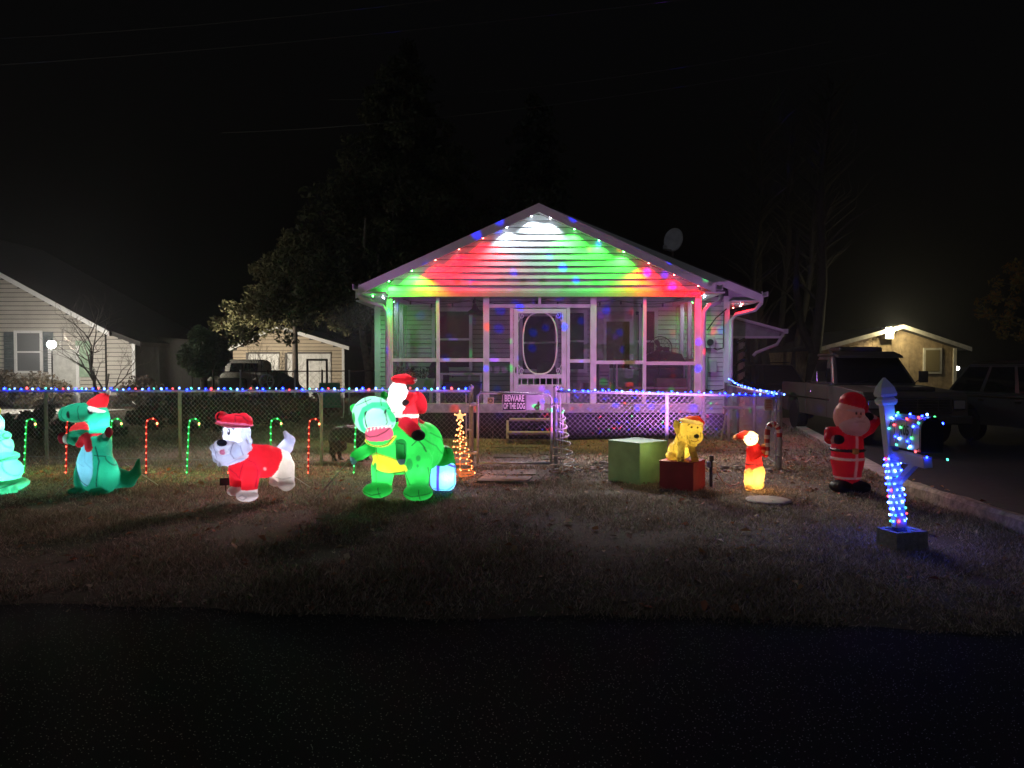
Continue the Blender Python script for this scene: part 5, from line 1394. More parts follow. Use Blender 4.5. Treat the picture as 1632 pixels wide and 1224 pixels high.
# solar panel stake in front of the inflatable dog
t = thing("solar_panel", "small dark solar panel tilted on the grass before the inflatable dog", "solar panel", (X(348, 9.1), 9.3, 0), R(20))
MB().tube([(0, 0, -.05), (0, 0, .1)], .01, 6).build("stake", blk, t)
MB().box((0, 0, .14), (.14, .012, .1), (R(-35), 0, 0)).build("panel", glass_mat("solar_cell", (.015, .017, .03), .15), t, bevel=.003)

# ================================================================== MAILBOX POST
MBX = 3.43; MYB = 6.52
post = thing("mailbox_post", "white vinyl mailbox post wrapped in blue lights standing in a concrete block", "mailbox post", (MBX, MYB, 0))
post.rotation_euler = (0, R(-5.2), 0)
pv = mat("white_post_vinyl", (.72, .73, .75), .4, var=.05)
lean = R(-1.6)
MB().box((0, 0, .72), (.094, .094, 1.08)).build("post_shaft", pv, post, bevel=.004, rot=(0, lean, 0))
cap_ = MB(); cap_.box((-.035, 0, 1.275), (.118, .118, .04)); cap_.prism([(-.058, -.058), (.058, -.058), (.058, .058), (-.058, .058)], 1.3, 1.3001, 'Z')
def frus(z0, w0, z1, w1, cx=0): 
    m = MB(); a, b = w0 / 2, w1 / 2
    m._add([(cx - a, -a, z0), (cx + a, -a, z0), (cx + a, a, z0), (cx - a, a, z0), (cx - b, -b, z1), (cx + b, -b, z1), (cx + b, b, z1), (cx - b, b, z1)], [(0, 3, 2, 1), (4, 5, 6, 7), (0, 1, 5, 4), (1, 2, 6, 5), (2, 3, 7, 6), (3, 0, 4, 7)]); return m
frus(1.26, .11, 1.285, .135, -.036).build("cap_moulding", pv, post); frus(1.286, .135, 1.31, .135, -.036).build("cap_moulding", pv, post)
frus(1.311, .12, 1.335, .095, -.037).build("cap_moulding", pv, post)
frus(1.336, .13, 1.36, .14, -.037).build("cap_ball", pv, post); frus(1.361, .14, 1.42, .11, -.038).build("cap_ball", pv, post); frus(1.421, .11, 1.50, .015, -.038).build("cap_ball", pv, post)
MB().bar((-.01, -.03, .82), (-.01, -.55, .82), .07, .09).build("arm", pv, post, bevel=.004)
MB().bar((-.005, -.04, .58), (-.008, -.36, .79), .05).build("arm_brace", pv, post, bevel=.004)
t = thing("cinder_block", "hollow concrete block holding the foot of the mailbox post", "concrete block", (MBX - .03, MYB - .06, 0), R(14))
cm = mat("cinder_block", (.28, .28, .27), .95, var=.25, scale=25, bump=.7, bscale=90)
for (c, sz) in (((0, -.105, .085), (.32, .035, .17)), ((0, .105, .085), (.32, .035, .17)), ((-.14, 0, .0845), (.04, .174, .169)), ((.14, 0, .0845), (.04, .174, .169)), ((.0, .0, .04), (.238, .172, .07))):
    MB().box(c, sz).build("block_web", cm, t, bevel=.004)
mb = thing("mailbox", "white arched mailbox numbered 105 draped in fairy lights", "mailbox", (MBX - .085, MYB - .02, .90))
prof = [(-.085, 0), (.085, 0), (.085, .17)] + [(.085 * math.cos(a), .17 + .085 * math.sin(a)) for a in [PI * k / 12 for k in range(1, 12)]] + [(-.085, .17)]
MB().prism([(p * 1.0 + .03, q * 1.1) for p, q in prof], -.50, -.02).build("box_shell", mat("mailbox_white", (.62, .62, .64), .35, var=.05), mb, bevel=.003)
MB().prism([(p * 1.07 + .03, q * 1.12 - .004) for p, q in prof], -.535, -.5).build("front_door", blk, mb, bevel=.004)  # the front's unlit shade is put into the colour as black
MB().box((.03, -.545, .27), (.05, .02, .03)).build("door_pull", blk, mb, bevel=.004)
MB().box((.122, -.34, .2), (.006, .03, .16)).build("flag", mat("flag_red", (.4, .02, .02), .5), mb)
nm = text("105", .115, (-.0575, -.27, .15), black, mb, ex=.001, sx=.85, bold=.002, name="house_number"); nm.rotation_euler = (R(90), 0, R(-90))
# its lights
g = random.Random(12)
pts = []; kinds = []
for k in range(84):
    u = k / 83; a = 2 * PI * 11.3 * u; z = .2 + .62 * u; q = .056
    ca, sa = math.cos(a), math.sin(a); e = max(abs(ca), abs(sa))
    pts.append((MBX + q * ca / e - .1186 * z, MYB + q * sa / e, z))
seqk = ["postblue", "postice", "postblue", "teal", "postblue", "red", "postblue", "postice", "postblue"]
def drape(name, label, pts, kinds, base):
    t = thing(name, label, "string lights", base); b = Vector(base)
    MB().tube([Vector(p) - b for p in pts], .003, 4).build("cable", wire_green, t)
    for i, p in enumerate(pts):
        link("bulb", BMs[kinds[i % len(kinds)]], t, Vector(p) - b, (g.uniform(-1, 1), g.uniform(-1, 1), 0))
drape("post_lights", "blue fairy lights wound round the white mailbox post", pts, seqk, (MBX, MYB, .1))
pts = []
for k in range(22):
    if k % 3 == 1 and 5 < k < 16: continue
    u = k / 21; z = .91 + .28 * (.5 + .5 * math.sin(u * 2 * PI * 2.4)); y = MYB - .05 - .45 * u
    zz = z - .90; x = -.095 if zz < .19 else -.085 * math.sqrt(max(0, 1 - ((zz - .187) / .11) ** 2)) - .008
    pts.append((MBX - .055 + x, y, min(z, .90 + .29)))
pts += [(MBX - .07, MYB - .5, 1.2), (MBX - .02, MYB - .52, 1.18), (MBX + .03, MYB - .545, 1.13), (MBX - .16, MYB - .5, .9), (MBX - .1, MYB - .56, .86), (MBX + .03, MYB - .62, .85)]
drape("mailbox_lights", "coloured fairy lights draped over the white mailbox", pts, ["teal", "postice", "green", "postblue", "red", "blue"], (MBX, MYB, .87))
# ================================================================== NEIGHBOUR'S HOUSE (left)
tan = mat("tan_siding", (.50, .47, .42), .6, var=.08, scale=2)
def siding_wall(name, poly_top, x0, x1, z0, Y, bh, m, parent, off):
    """one sheet of lapped boards under a roof line poly_top(x)"""
    mb = MB(); z = z0
    zmax = max(poly_top(x0 + (x1 - x0) * k / 40) for k in range(41))
    while z < zmax - .02:
        xs_ = [x0 + (x1 - x0) * k / 160 for k in range(161)]
        ok = [x for x in xs_ if poly_top(x) >= z + bh * .5]
        if ok: mb.box(((ok[0] + ok[-1]) / 2 - off[0], Y - off[1] - .014, z + bh / 2), (ok[-1] - ok[0], .02, bh - .024), (R(-6), 0, 0))
        z += bh
    o = mb.build(name, m, parent); o["kind"] = "stuff"; return o
NY = 29.0
nb = thing("neighbour_house", "pale sided house at the far left lit by a bright porch lamp", "house", (-19, NY, 0))
NO = (-19, NY)
def N(mb, name, m, parent=nb, **k):
    mb.v = [(v[0] - NO[0], v[1] - NO[1], v[2]) for v in mb.v]; return mb.build(name, m, parent, **k)
nx0, nx1 = -27.0, X(168, NY)
ntop = lambda x: Z(530, NY) + (X(168, NY) - x) * .545 if x > -24 else 0
pk = -24.0; pkz = Z(530, NY) + (nx1 - pk) * .545
N(MB().prism([(-31, 0), (nx1, 0), (nx1, Z(530, NY)), (pk, pkz), (-31, pkz - 7 * .545)], NY, NY + 9), "wall", gap_shade)
siding_wall("siding", lambda x: pkz - .545 * abs(x - pk), -30, nx1, .5, NY, .17, tan, nb, NO)
for a, b in (((-31.4, pkz - 7.4 * .545), (pk, pkz)), ((pk, pkz), (nx1 + .35, pkz - .545 * (nx1 + .35 - pk)))):
    N(MB().prism([(a[0], a[1] + .03), (b[0], b[1] + .03), (b[0], b[1] + .22), (a[0], a[1] + .22)], NY - .35, NY - .31), "rake_board", trim)
    N(MB().prism([(a[0], a[1] + .05), (b[0], b[1] + .05), (b[0], b[1] + .16), (a[0], a[1] + .16)], NY - .3, NY + 9.2), "roof_slope", shing)
# lower wing to the right
wx1 = X(216, NY + .15); WY = NY + .15
wz = lambda x: Z(530, WY) + .10 - .39 * (x - X(160, WY))
N(MB().prism([(nx1 - .2, 0), (wx1, 0), (wx1, wz(wx1)), (nx1 - .2, wz(nx1 - .2))], WY, WY + 2), "wing_wall", gap_shade)
siding_wall("siding", wz, nx1 - .1, wx1, .4, WY, .17, tan, nb, NO)
N(MB().prism([(nx1 - .3, wz(nx1 - .3) + .02), (wx1 + .35, wz(wx1 + .35) + .02), (wx1 + .35, wz(wx1 + .35) + .2), (nx1 - .3, wz(nx1 - .3) + .2)], WY - .3, WY + 2.2), "wing_roof", shing)
N(MB().box((wx1 - .05, WY - .03, wz(wx1) / 2), (.12, .05, wz(wx1))), "corner_board", trim)
# window with shutters, door, lamp
wx, wz0, wz1 = X(48, NY), Z(591, NY), Z(531, NY)
f = MB()
for (cx, cz_, w, h) in ((wx, wz1 + .05, 1.1, .1), (wx, wz0 - .05, 1.1, .1), (wx - .5, (wz0 + wz1) / 2, .1, wz1 - wz0), (wx + .5, (wz0 + wz1) / 2, .1, wz1 - wz0), (wx, (wz0 + wz1) / 2, .9, .06)): f.box((cx, NY - .07, cz_), (w, .06, h))
fo = N(f, "window", trim); N(MB().box((wx, NY - .05, (wz0 + wz1) / 2), (.9, .02, wz1 - wz0)), "pane", glass_mat("grey_pane", (.16, .17, .18), .1), fo)  # pane is plain grey glass
for sx in (-.76, .76):
    sh_ = N(MB().box((wx + sx, NY - .06, (wz0 + wz1) / 2), (.38, .05, wz1 - wz0 + .1)), "shutter", mat("grey_shutter", (.10, .12, .13), .6))
    lv = MB()
    for k in range(14): lv.box((wx + sx, NY - .09, wz0 + .08 + k * (wz1 - wz0 - .1) / 14), (.28, .02, .05), (R(30), 0, 0))
    N(lv, "louvre", mat("grey_shutter", (.10, .12, .13), .6), sh_)
dx = X(104, NY)
N(MB().box((dx, NY - .06, 1.15), (.95, .05, 2.1)), "front_door", mat("pale_door", (.55, .55, .52), .5))
for sx in (-.54, .54): N(MB().box((dx + sx, NY - .07, 1.2), (.12, .07, 2.3)), "door_casing", trim)
N(MB().box((X(134, NY), NY - .06, Z(572, NY)), (.55, .04, 1.4)), "side_panel", mat("green_panel", (.3, .42, .3), .6))
lm = thing("porch_lantern", "blazing white lantern on a slim post before the neighbour's front wall", "lantern", (X(83, 25.4), 25.4, Z(549, 25.4)))
MB().ball((0, 0, 0), .135, 14, 10).build("lantern_glass", emit("lantern_glow", (1, .93, .80), 760), lm)
MB().lathe([(.09, .115), (.06, .15), (.02, .19), (.001, .2)], n=10).build("lantern_cap", dkm, lm)
MB().tube([(0, .0, -Z(549, 25.4)), (0, 0, -.13)], .016, 8).build("added_lantern_post", dkm, lm)  # post added so the wall lamp's light spreads from further forward

# bright strip of drive in front of the neighbour
o = MB().prism([(-32, 0), (X(195, 25.5), 0)], 0, .01) if False else MB().quad((-34, 23.2, .035), (-14.2, 24.0, .035), (-13.6, 26.4, .035), (-34, 26.4, .035)).build("concrete_drive", mat("pale_concrete", (.5, .48, .45), .9, var=.12))
o["kind"] = "structure"

# ================================================================== TAN GARAGE (middle left)
GY = 36.0
ga = thing("tan_garage", "tan sided garage with two white panel doors seen beyond the yard", "garage", (X(463, GY), GY, 0))
GO_ = (X(463, GY), GY)
def Gg(mb, name, m, parent=ga, **k):
    mb.v = [(v[0] - GO_[0], v[1] - GO_[1], v[2]) for v in mb.v]; return mb.build(name, m, parent, **k)
gx0, gx1 = X(372, GY), X(549, GY); gpk = X(445, GY); gpz = Z(524, GY); 
def gtop(x): return gpz - (.47 if x < gpk else .30) * abs(x - gpk)
tan2 = mat("tan_garage_siding", (.50, .42, .31), .6, var=.08, scale=2)
Gg(MB().prism([(gx0, 0), (gx1, 0), (gx1, gtop(gx1)), (gpk, gpz), (gx0, gtop(gx0))], GY, GY + 8), "wall", gap_shade)
siding_wall("siding", gtop, gx0, gx1, .1, GY, .17, tan2, ga, GO_)
for a, b in ((gx0 - .3, gpk), (gpk, gx1 + .3)):
    Gg(MB().prism([(a, gtop(a) + .02), (b, gtop(b) + .02), (b, gtop(b) + .2), (a, gtop(a) + .2)], GY - .3, GY + 8.2), "roof_slope", shing)
    Gg(MB().prism([(a, gtop(a) + .0), (b, gtop(b) + .0), (b, gtop(b) + .17), (a, gtop(a) + .17)], GY - .34, GY - .305), "rake_board", trim)
for (a, b) in ((X(397, GY), X(446, GY)), (X(459, GY), X(528, GY))):
    zt_ = Z(564, GY); dd = Gg(MB().box(((a + b) / 2, GY - .05, zt_ / 2), (b - a, .05, zt_)), "garage_door", mat("garage_white", (.66, .66, .64), .5))
    nc_ = 4 if b - a > 1.8 else 3
    for r_ in range(4):
        for c_ in range(nc_):
            w = (b - a) / nc_; h = zt_ / 4
            pnl = MB(); cx, cz_ = a + w * (c_ + .5), h * (r_ + .5)
            for (ox, oz, ww, hh) in ((0, h * .36, w * .8, .03), (0, -h * .36, w * .8, .03), (-w * .4, 0, .03, h * .72), (w * .4, 0, .03, h * .72)): pnl.box((cx + ox, GY - .085, cz_ + oz), (ww, .02, hh))
            Gg(pnl, "door_panel", mat("garage_white", (.66, .66, .64), .5), dd)
    Gg(MB().box((a - .07, GY - .05, zt_ / 2), (.1, .08, zt_ + .1)), "door_frame", mat("dark_frame", (.12, .11, .1), .6)); Gg(MB().box(((a + b) / 2, GY - .05, zt_ + .05), (b - a, .08, .08)), "door_frame", mat("dark_frame", (.12, .11, .1), .6))
Gg(MB().box((gx1 - .05, GY - .04, gtop(gx1) / 2), (.12, .06, gtop(gx1))), "corner_board", trim)

# ================================================================== WOODEN WORKSHOP (right)
WY2 = 32.0
ws = thing("wooden_workshop", "low wooden workshop with a blazing lamp under its gable peak", "workshop", (X(1425, WY2), WY2, 0))
WO = (X(1425, WY2), WY2)
def Wk(mb, name, m, parent=ws, **k):
    mb.v = [(v[0] - WO[0], v[1] - WO[1], v[2]) for v in mb.v]; return mb.build(name, m, parent, **k)
vx0, vx1 = X(1308, WY2), X(1522, WY2); vpk = X(1428, WY2); vpz = Z(524, WY2)
wdm = mat("barn_board", (.36, .26, .15), .8, var=.3, scale=5, bump=.4)
def vtop(x): return vpz - (.27 if x < vpk else .33) * abs(x - vpk)
Wk(MB().prism([(vx0, 0), (vx1, 0), (vx1, vtop(vx1)), (vpk, vpz), (vx0, vtop(vx0))], WY2, WY2 + 7), "wall", wdm)
x = vx0; k = 0; bw_ = .2
while x < vx1 - .05:
    zt_ = min(vtop(x), vtop(x + bw_)) - .02
    Wk(MB().box((x + bw_ / 2, WY2 - .015 - .004 * (k % 2), zt_ / 2), (bw_ - .012, .03, zt_)), "wall_board", wdm); x += bw_; k += 1
for a, b in ((vx0 - .35, vpk), (vpk, vx1 + .35)):
    Wk(MB().prism([(a, vtop(a) + .02), (b, vtop(b) + .02), (b, vtop(b) + .16), (a, vtop(a) + .16)], WY2 - .55, WY2 + 7.2), "roof_slope", shing)
    Wk(MB().prism([(a, vtop(a) - .02), (b, vtop(b) - .02), (b, vtop(b) + .15), (a, vtop(a) + .15)], WY2 - .6, WY2 - .555), "rake_board", mat("cream_trim", (.62, .58, .48), .6))
fo = Wk(MB().box((X(1484, WY2), WY2 - .07, Z(575, WY2)), (.78, .06, 1.1)), "window", mat("cream_trim", (.62, .58, .48), .6))
Wk(MB().box((X(1484, WY2), WY2 - .105, Z(575, WY2)), (.6, .02, .92)), "pane", glass_mat("amber_pane", (.25, .2, .1), .2), fo)
Wk(MB().box((vx1 - .05, WY2 - .05, vtop(vx1) / 2), (.14, .06, vtop(vx1))), "corner_board", mat("cream_trim", (.62, .58, .48), .6))
fl = thing("yard_floodlight", "blazing yellowish floodlight under the workshop's gable peak", "floodlight", (X(1410, WY2), WY2 - .5, Z(527, WY2)))
MB().lathe([(.001, -.12), (.1, -.1), (.13, .08), (.001, .12)], n=12).build("lamp_globe", emit("flood_glow", (1, .88, .52), 220), fl)
MB().box((0, .3, -.12), (.36, .35, .5)).build("lamp_box", mat("white_lamp_box", (.8, .8, .75), .4), fl, bevel=.02)
lamp("flood_lamp", 'POINT', 130, (1, .88, .52), (0, -.5, .12), fl, .08)
ln = thing("distant_lamp", "small bright white lamp far off at the right beside the car", "lamp", (X(1526, 34), 34, Z(587, 34)))
MB().ball((0, 0, 0), .09, 8, 6).build("lamp_globe", emit("far_lamp_glow", (1, .98, .9), 14), ln); MB().tube([(0, .1, -2), (0, .1, 0)], .03, 6).build("pole", dkm, ln)
ln = thing("distant_lamp", "small bright white lamp on a low pole left of the vintage truck", "lamp", (X(305, 30.5), 30.5, Z(590, 30.5)))
MB().ball((0, 0, 0), .07, 10, 8).build("lamp_globe", emit("yard_lamp_glow", (1, .9, .74), 60), ln); lamp("yard_lamp", 'SPOT', 1300, (1, .88, .7), (.12, .12, .02), ln, .06, R(125), .4, (.42, 1, .1)); MB().tube([(0, .1, -1.3), (0, .1, 0)], .03, 6).build("pole", dkm, ln)

# ================================================================== VEHICLES
def wheel(t, x, y, r, w, rimm, tyre, side):
    m = MB(); m.lathe([(r * .62, -w / 2), (r * .92, -w / 2), (r, -w * .3), (r, w * .3), (r * .92, w / 2), (r * .62, w / 2)], n=26, axis='X')
    wo = m.build("wheel", tyre, t, smooth=False, loc=(x, y, r), bevel=0)
    MB().lathe([(.01, side * w * .30), (r * .2, side * w * .36), (r * .3, side * w * .24), (r * .5, side * w * .2), (r * .58, side * w * .45), (r * .635, side * w * .5), (r * .635, 0), (.01, 0)] if side > 0 else [(.01, 0), (r * .635, 0), (r * .635, side * w * .5), (r * .58, side * w * .45), (r * .5, side * w * .2), (r * .3, side * w * .24), (r * .2, side * w * .36), (.01, side * w * .30)], n=22, axis='X').build("rim", rimm, wo, smooth=False)
    return wo
tyre = mat("tyre_rubber", (.02, .02, .02), .85); rimm = mat("dull_rim", (.42, .42, .42), .4, .7); chrome = mat("chrome", (.6, .6, .62), .18, 1.0, var=.03)
carglass = glass_mat("car_glass", (.012, .014, .015), .04)
pmain = mat("faded_paint", (.11, .095, .08), .4, var=.15, scale=3, spec=.5); pdark = mat("dark_paint", (.08, .075, .07), .35, var=.2, scale=3)
def arc_cut(cy, cz, r, a0=180, a1=0, n=9):
    return [(cy + r * math.cos(R(a0 + (a1 - a0) * k / (n - 1))), cz + r * math.sin(R(a0 + (a1 - a0) * k / (n - 1)))) for k in range(n)]
def pickup(name, label, loc, rz, paint, roof_paint):
    t = thing(name, label, "pickup truck", loc, rz)
    hw = 1.0
    # front clip and lower cab: profile in (y,z), nose at -y
    fy, ry = -1.72, 1.72
    prof = [(-2.62, .50), (-2.66, .62), (-2.64, 1.02), (-2.56, 1.10), (-.82, 1.20), (.78, 1.20), (.78, .46)] + [(fy + .50, .46)] + arc_cut(fy, .46, .49, 0, 180) + [(-2.3, .46)]
    MB().prism(prof, -hw, hw, 'X').build("cab_body", paint, t, bevel=.035)
    # bed sides
    bp = [(.82, .46), (.82, 1.20), (2.62, 1.20), (2.66, 1.14), (2.66, .56), (2.5, .46), (ry + .5, .46)] + arc_cut(ry, .46, .49, 0, 180)
    for sx in (-1, 1):
        a, b = (-hw, -hw + .14) if sx < 0 else (hw - .14, hw)
        MB().prism(bp, a, b, 'X').build("bed_side", paint, t, bevel=.025)
        MB().box((sx * (hw + .004), .9, .86), (.012, 3.4, .03)).build("side_moulding", chrome, t)
    MB().box((0, 1.74, .62), (1.7, 1.8, .06)).build("bed_floor", pdark, t); MB().box((0, .88, .92), (1.7, .06, .55)).build("bed_front", paint, t); MB().box((0, 2.62, .85), (1.7, .06, .66)).build("tailgate", paint, t, bevel=.02)
    for sx in (-1, 1):
        MB().box((sx * (hw + .004), -.02, .82), (.008, 1.24, .66)).build("door", paint, t, bevel=.003)
        MB().box((sx * (hw + .02), .42, 1.02), (.03, .14, .04)).build("door_handle", chrome, t, bevel=.006)
    # cabin
    cab = MB(); z0, z1 = 1.2, 1.86
    lo = [(-.92, -.80), (.92, -.80), (.92, .76), (-.92, .76)]; hi = [(-.74, -.22), (.74, -.22), (.74, .66), (-.74, .66)]
    cab._add([(x, y, z0) for x, y in lo] + [(x, y, z1) for x, y in hi], [(3, 2, 1, 0), (4, 5, 6, 7), (0, 1, 5, 4), (1, 2, 6, 5), (2, 3, 7, 6), (3, 0, 4, 7)])
    cab.build("cab_pillars", roof_paint, t, bevel=.05)
    MB().box((0, .22, 1.88), (1.52, 1.0, .07)).build("roof", roof_paint, t, bevel=.03)
    def pane(name, c4, off):
        m = MB(); n_ = (Vector(c4[1]) - Vector(c4[0])).cross(Vector(c4[2]) - Vector(c4[0])).normalized() * off
        a4 = [Vector(p) + n_ for p in c4]; b4 = [Vector(p) + n_ * .2 for p in c4]
        m._add(a4 + b4, [(0, 1, 2, 3), (7, 6, 5, 4), (0, 4, 5, 1), (1, 5, 6, 2), (2, 6, 7, 3), (3, 7, 4, 0)]); return m.build(name, carglass, t)
    def mixq(u0, u1, v0, v1, A_, B_, C_, D_):
        q = lambda u, v: (Vector(A_) * (1 - u) + Vector(B_) * u) * (1 - v) + (Vector(D_) * (1 - u) + Vector(C_) * u) * v
        return [q(u0, v0), q(u1, v0), q(u1, v1), q(u0, v1)]
    L_ = [Vector((x, y, z0)) for x, y in lo]; H__ = [Vector((x, y, z1)) for x, y in hi]
    pane("windscreen", mixq(.05, .95, .06, .92, L_[0], L_[1], H__[1], H__[0]), .012)
    pane("rear_window", mixq(.1, .9, .15, .85, L_[2], L_[3], H__[3], H__[2]), .012)
    for (a, b) in ((1, 2), (3, 0)):
        pane("side_window", mixq(.30, .92, .08, .86, L_[a], L_[b], H__[b], H__[a]) if a == 1 else mixq(.08, .70, .08, .86, L_[a], L_[b], H__[b], H__[a]), .012)
        pane("vent_window", mixq(.10, .27, .08, .55, L_[a], L_[b], H__[b], H__[a]) if a == 1 else mixq(.73, .90, .08, .55, L_[a], L_[b], H__[b], H__[a]), .012)
    v = MB(); v.prism([(-.55, 1.80), (-.50, 1.86), (-.05, 1.96), (.1, 1.95), (-.1, 1.88)], -.72, .72, 'X'); v.build("sun_visor", pdark, t, bevel=.01)
    MB().box((0, .35, 2.0), (1.0, .7, .14)).build("roof_pod", pdark, t, bevel=.06)
    # nose
    MB().box((0, -2.665, .84), (1.36, .05, .30)).build("grille_surround", chrome, t, bevel=.01)
    gl = MB().box((0, -2.69, .84), (1.26, .03, .23)).build("grille", blk, t)
    for k in range(4): MB().box((0, -2.708, .755 + k * .055), (1.25, .012, .012)).build("grille_bar", chrome, gl)
    for k in range(3): MB().box((-.4 + .4 * k, -2.708, .84), (.02, .012, .23)).build("grille_bar", chrome, gl)
    for sx in (-.82, .82):
        hl = MB().box((sx, -2.66, .86), (.24, .05, .20)).build("headlight", chrome, t, bevel=.01); MB().box((sx, -2.69, .86), (.20, .02, .16)).build("lens", glass_mat("lens_glass", (.3, .3, .3), .08), hl, bevel=.005)
        MB().box((sx * 1.12, .1, 1.4), (.01, .01, .01)).build("mirror_mount", dkm, t)
        mo = MB().bar((sx * 1.14, -.55, 1.22), (sx * 1.36, -.6, 1.36), .02).build("mirror_arm", chrome, t); MB().box((sx * 1.38, -.6, 1.38), (.20, .05, .26)).build("mirror", chrome, mo, bevel=.015)
    MB().box((0, -2.80, .56), (1.98, .14, .18)).build("front_bumper", chrome, t, bevel=.03); MB().box((0, 2.78, .56), (1.9, .12, .16)).build("rear_bumper", chrome, t, bevel=.03)
    MB().prism([(-.5, -2.4), (.5, -2.4), (.38, -1.0), (-.38, -1.0)], 1.115, 1.20, 'Z').build("hood_bulge", pdark, t, bevel=.02)
    for sx in (-1, 1):
        wheel(t, sx * (hw - .14), fy, .385, .25, rimm, tyre, sx); wheel(t, sx * (hw - .14), ry, .385, .25, rimm, tyre, sx)
    MB().box((0, 0, .48), (1.3, 4.6, .14)).build("chassis", blk, t)
    for sx in (-.3, .3): MB().tube([(sx - .28, -.79, 1.22), (sx + .15, -.74, 1.30)], .008, 5).build("wiper", blk, t)
    MB().tube([(-.95, -.75, 1.2), (-.97, -.7, 2.0)], .004, 4).build("aerial", chrome, t)
    return t
TX = 8.15
pickup("pickup_truck", "grey brown old pickup truck parked on the driveway behind the inflatable santa", (TX, 17.4, -.04), R(-3.0), pmain, pdark)

def wagon(name, label, cat, loc, rz, paint):
    t = thing(name, label, cat, loc, rz); hw = .92
    fy, ry = -1.4, 1.4
    prof = [(-2.35, .42), (-2.4, .6), (-2.35, .86), (-1.25, 1.02), (2.25, 1.06), (2.35, .9), (2.35, .5), (2.2, .40), (ry + .42, .40)] + arc_cut(ry, .38, .42, 0, 180) + [(fy + .42, .40)] + arc_cut(fy, .38, .42, 0, 180)
    MB().prism(prof, -hw, hw, 'X').build("body", paint, t, bevel=.05)
    z0, z1 = 1.03, 1.66
    lo = [(-.84, -1.15), (.84, -1.15), (.84, 2.25), (-.84, 2.25)]; hi = [(-.66, -.45), (.66, -.45), (.66, 1.75), (-.66, 1.75)]
    cab = MB(); cab._add([(x, y, z0) for x, y in lo] + [(x, y, z1) for x, y in hi], [(3, 2, 1, 0), (4, 5, 6, 7), (0, 1, 5, 4), (1, 2, 6, 5), (2, 3, 7, 6), (3, 0, 4, 7)])
    cab.build("cabin", paint, t, bevel=.05)
    L_ = [Vector((x, y, z0)) for x, y in lo]; H__ = [Vector((x, y, z1)) for x, y in hi]
    def pane(nm, u0, u1, v0, v1, a, b):
        q = lambda u, v: (L_[a] * (1 - u) + L_[b] * u) * (1 - v) + (H__[a] * (1 - u) + H__[b] * u) * v
        c4 = [q(u0, v0), q(u1, v0), q(u1, v1), q(u0, v1)]; n_ = (c4[1] - c4[0]).cross(c4[2] - c4[0]).normalized() * .012
        m = MB(); m._add([p + n_ for p in c4] + [p for p in c4], [(0, 1, 2, 3), (7, 6, 5, 4), (0, 4, 5, 1), (1, 5, 6, 2), (2, 6, 7, 3), (3, 7, 4, 0)]); m.build(nm, carglass, t)
    pane("windscreen", .05, .95, .08, .92, 0, 1); pane("rear_window", .06, .94, .1, .9, 2, 3)
    for a, b in ((1, 2), (3, 0)):
        for u0, u1 in ((.05, .32), (.36, .63), (.67, .95)): pane("side_window", u0, u1, .08, .9, a, b)
    for sx in (-1, 1):
        wheel(t, sx * (hw - .12), fy, .34, .22, rimm, tyre, sx); wheel(t, sx * (hw - .12), ry, .34, .22, rimm, tyre, sx)
        MB().box((sx * (hw + .008), .1, .98), (.014, 3.6, .035)).build("side_moulding", chrome, t)
        for yy in (-.1, .95): MB().box((sx * (hw + .015), yy, .90), (.03, .16, .04)).build("door_handle", chrome, t, bevel=.005)
        MB().box((sx * .66, -2.36, .72), (.34, .08, .15)).build("headlight", chrome, t, bevel=.02); MB().box((sx * .72, 2.34, .82), (.22, .05, .24)).build("tail_light", mat("dark_red_lens", (.15, .01, .01), .2), t, bevel=.01)
        MB().bar((sx * .6, -.3, 1.72), (sx * .6, 1.65, 1.72), .035).build("roof_bar", chrome, t)
        MB().box((sx * (hw + .1), -.95, 1.08), (.2, .1, .14)).build("mirror", paint, t, bevel=.03)
    MB().box((0, -2.38, .72), (.9, .05, .14)).build("grille", blk, t); MB().box((0, -2.42, .5), (1.7, .1, .16)).build("bumper", paint, t, bevel=.03); MB().box((0, 2.4, .5), (1.7, .1, .18)).build("bumper", paint, t, bevel=.03)
    return t
grey_p = mat("grey_car_paint", (.075, .075, .078), .28, var=.1, spec=.6)
wagon("estate_car", "dark grey estate car parked at the far right beyond the pickup", "car", (10.95, 14.9, -.04), R(4), grey_p)
wagon("estate_car", "dark car standing far back between the carport and the grey pickup", "car", (X(1225, 24.5), 24.6, -.04), R(0), mat("black_car_paint", (.03, .03, .034), .3, spec=.6))

# vintage pickup in the yard, facing us
VY = 28.0
vt, f = fig("vintage_truck", "pale rusty vintage truck with round fenders facing the yard fence", "vintage truck", 385, 650, VY, R(4))
cr = (.78, .74, .65); rst = (.42, .37, .30)
f.box(388, 590, 30, 33, 26, 17, 12, cr, "cab").box(388, 606, 20, 36, 30, 12, 8, cr, "cab")
f.ell(382, 607, -14, 26, 34, 14, cr, "hood").box(380, 612, -20, 18, 26, 14, 10, cr, "hood")
f.ell(350, 616, -22, 13, 30, 17, cr, "fender").ell(418, 617, -22, 13, 30, 17, cr, "fender")
f.box(384, 614, -46, 22, 6, 12, 5, (.05, .045, .04), "grille")
f.ell(347, 612, -50, 6.5, 5, 6.5, (.45, .45, .42), "headlight").ell(420, 612, -50, 6.5, 5, 6.5, (.45, .45, .42), "headlight")
f.box(384, 628, -54, 38, 3.5, 3, 2, (.25, .24, .22), "bumper")
f.box(395, 605, 95, 33, 40, 14, 4, rst, "truck_bed")
f.spot(420, 612, 4.2, 4.2, (.02, .02, .02), ["headlight"]).spot(347, 612, 3, 3, (.03, .03, .03), ["headlight"])
f.build(vt, attr_mat("old_truck_paint", 0, .6, var=.4, spec=.4), h=.032, smooth=.05)
k = VY / FPX
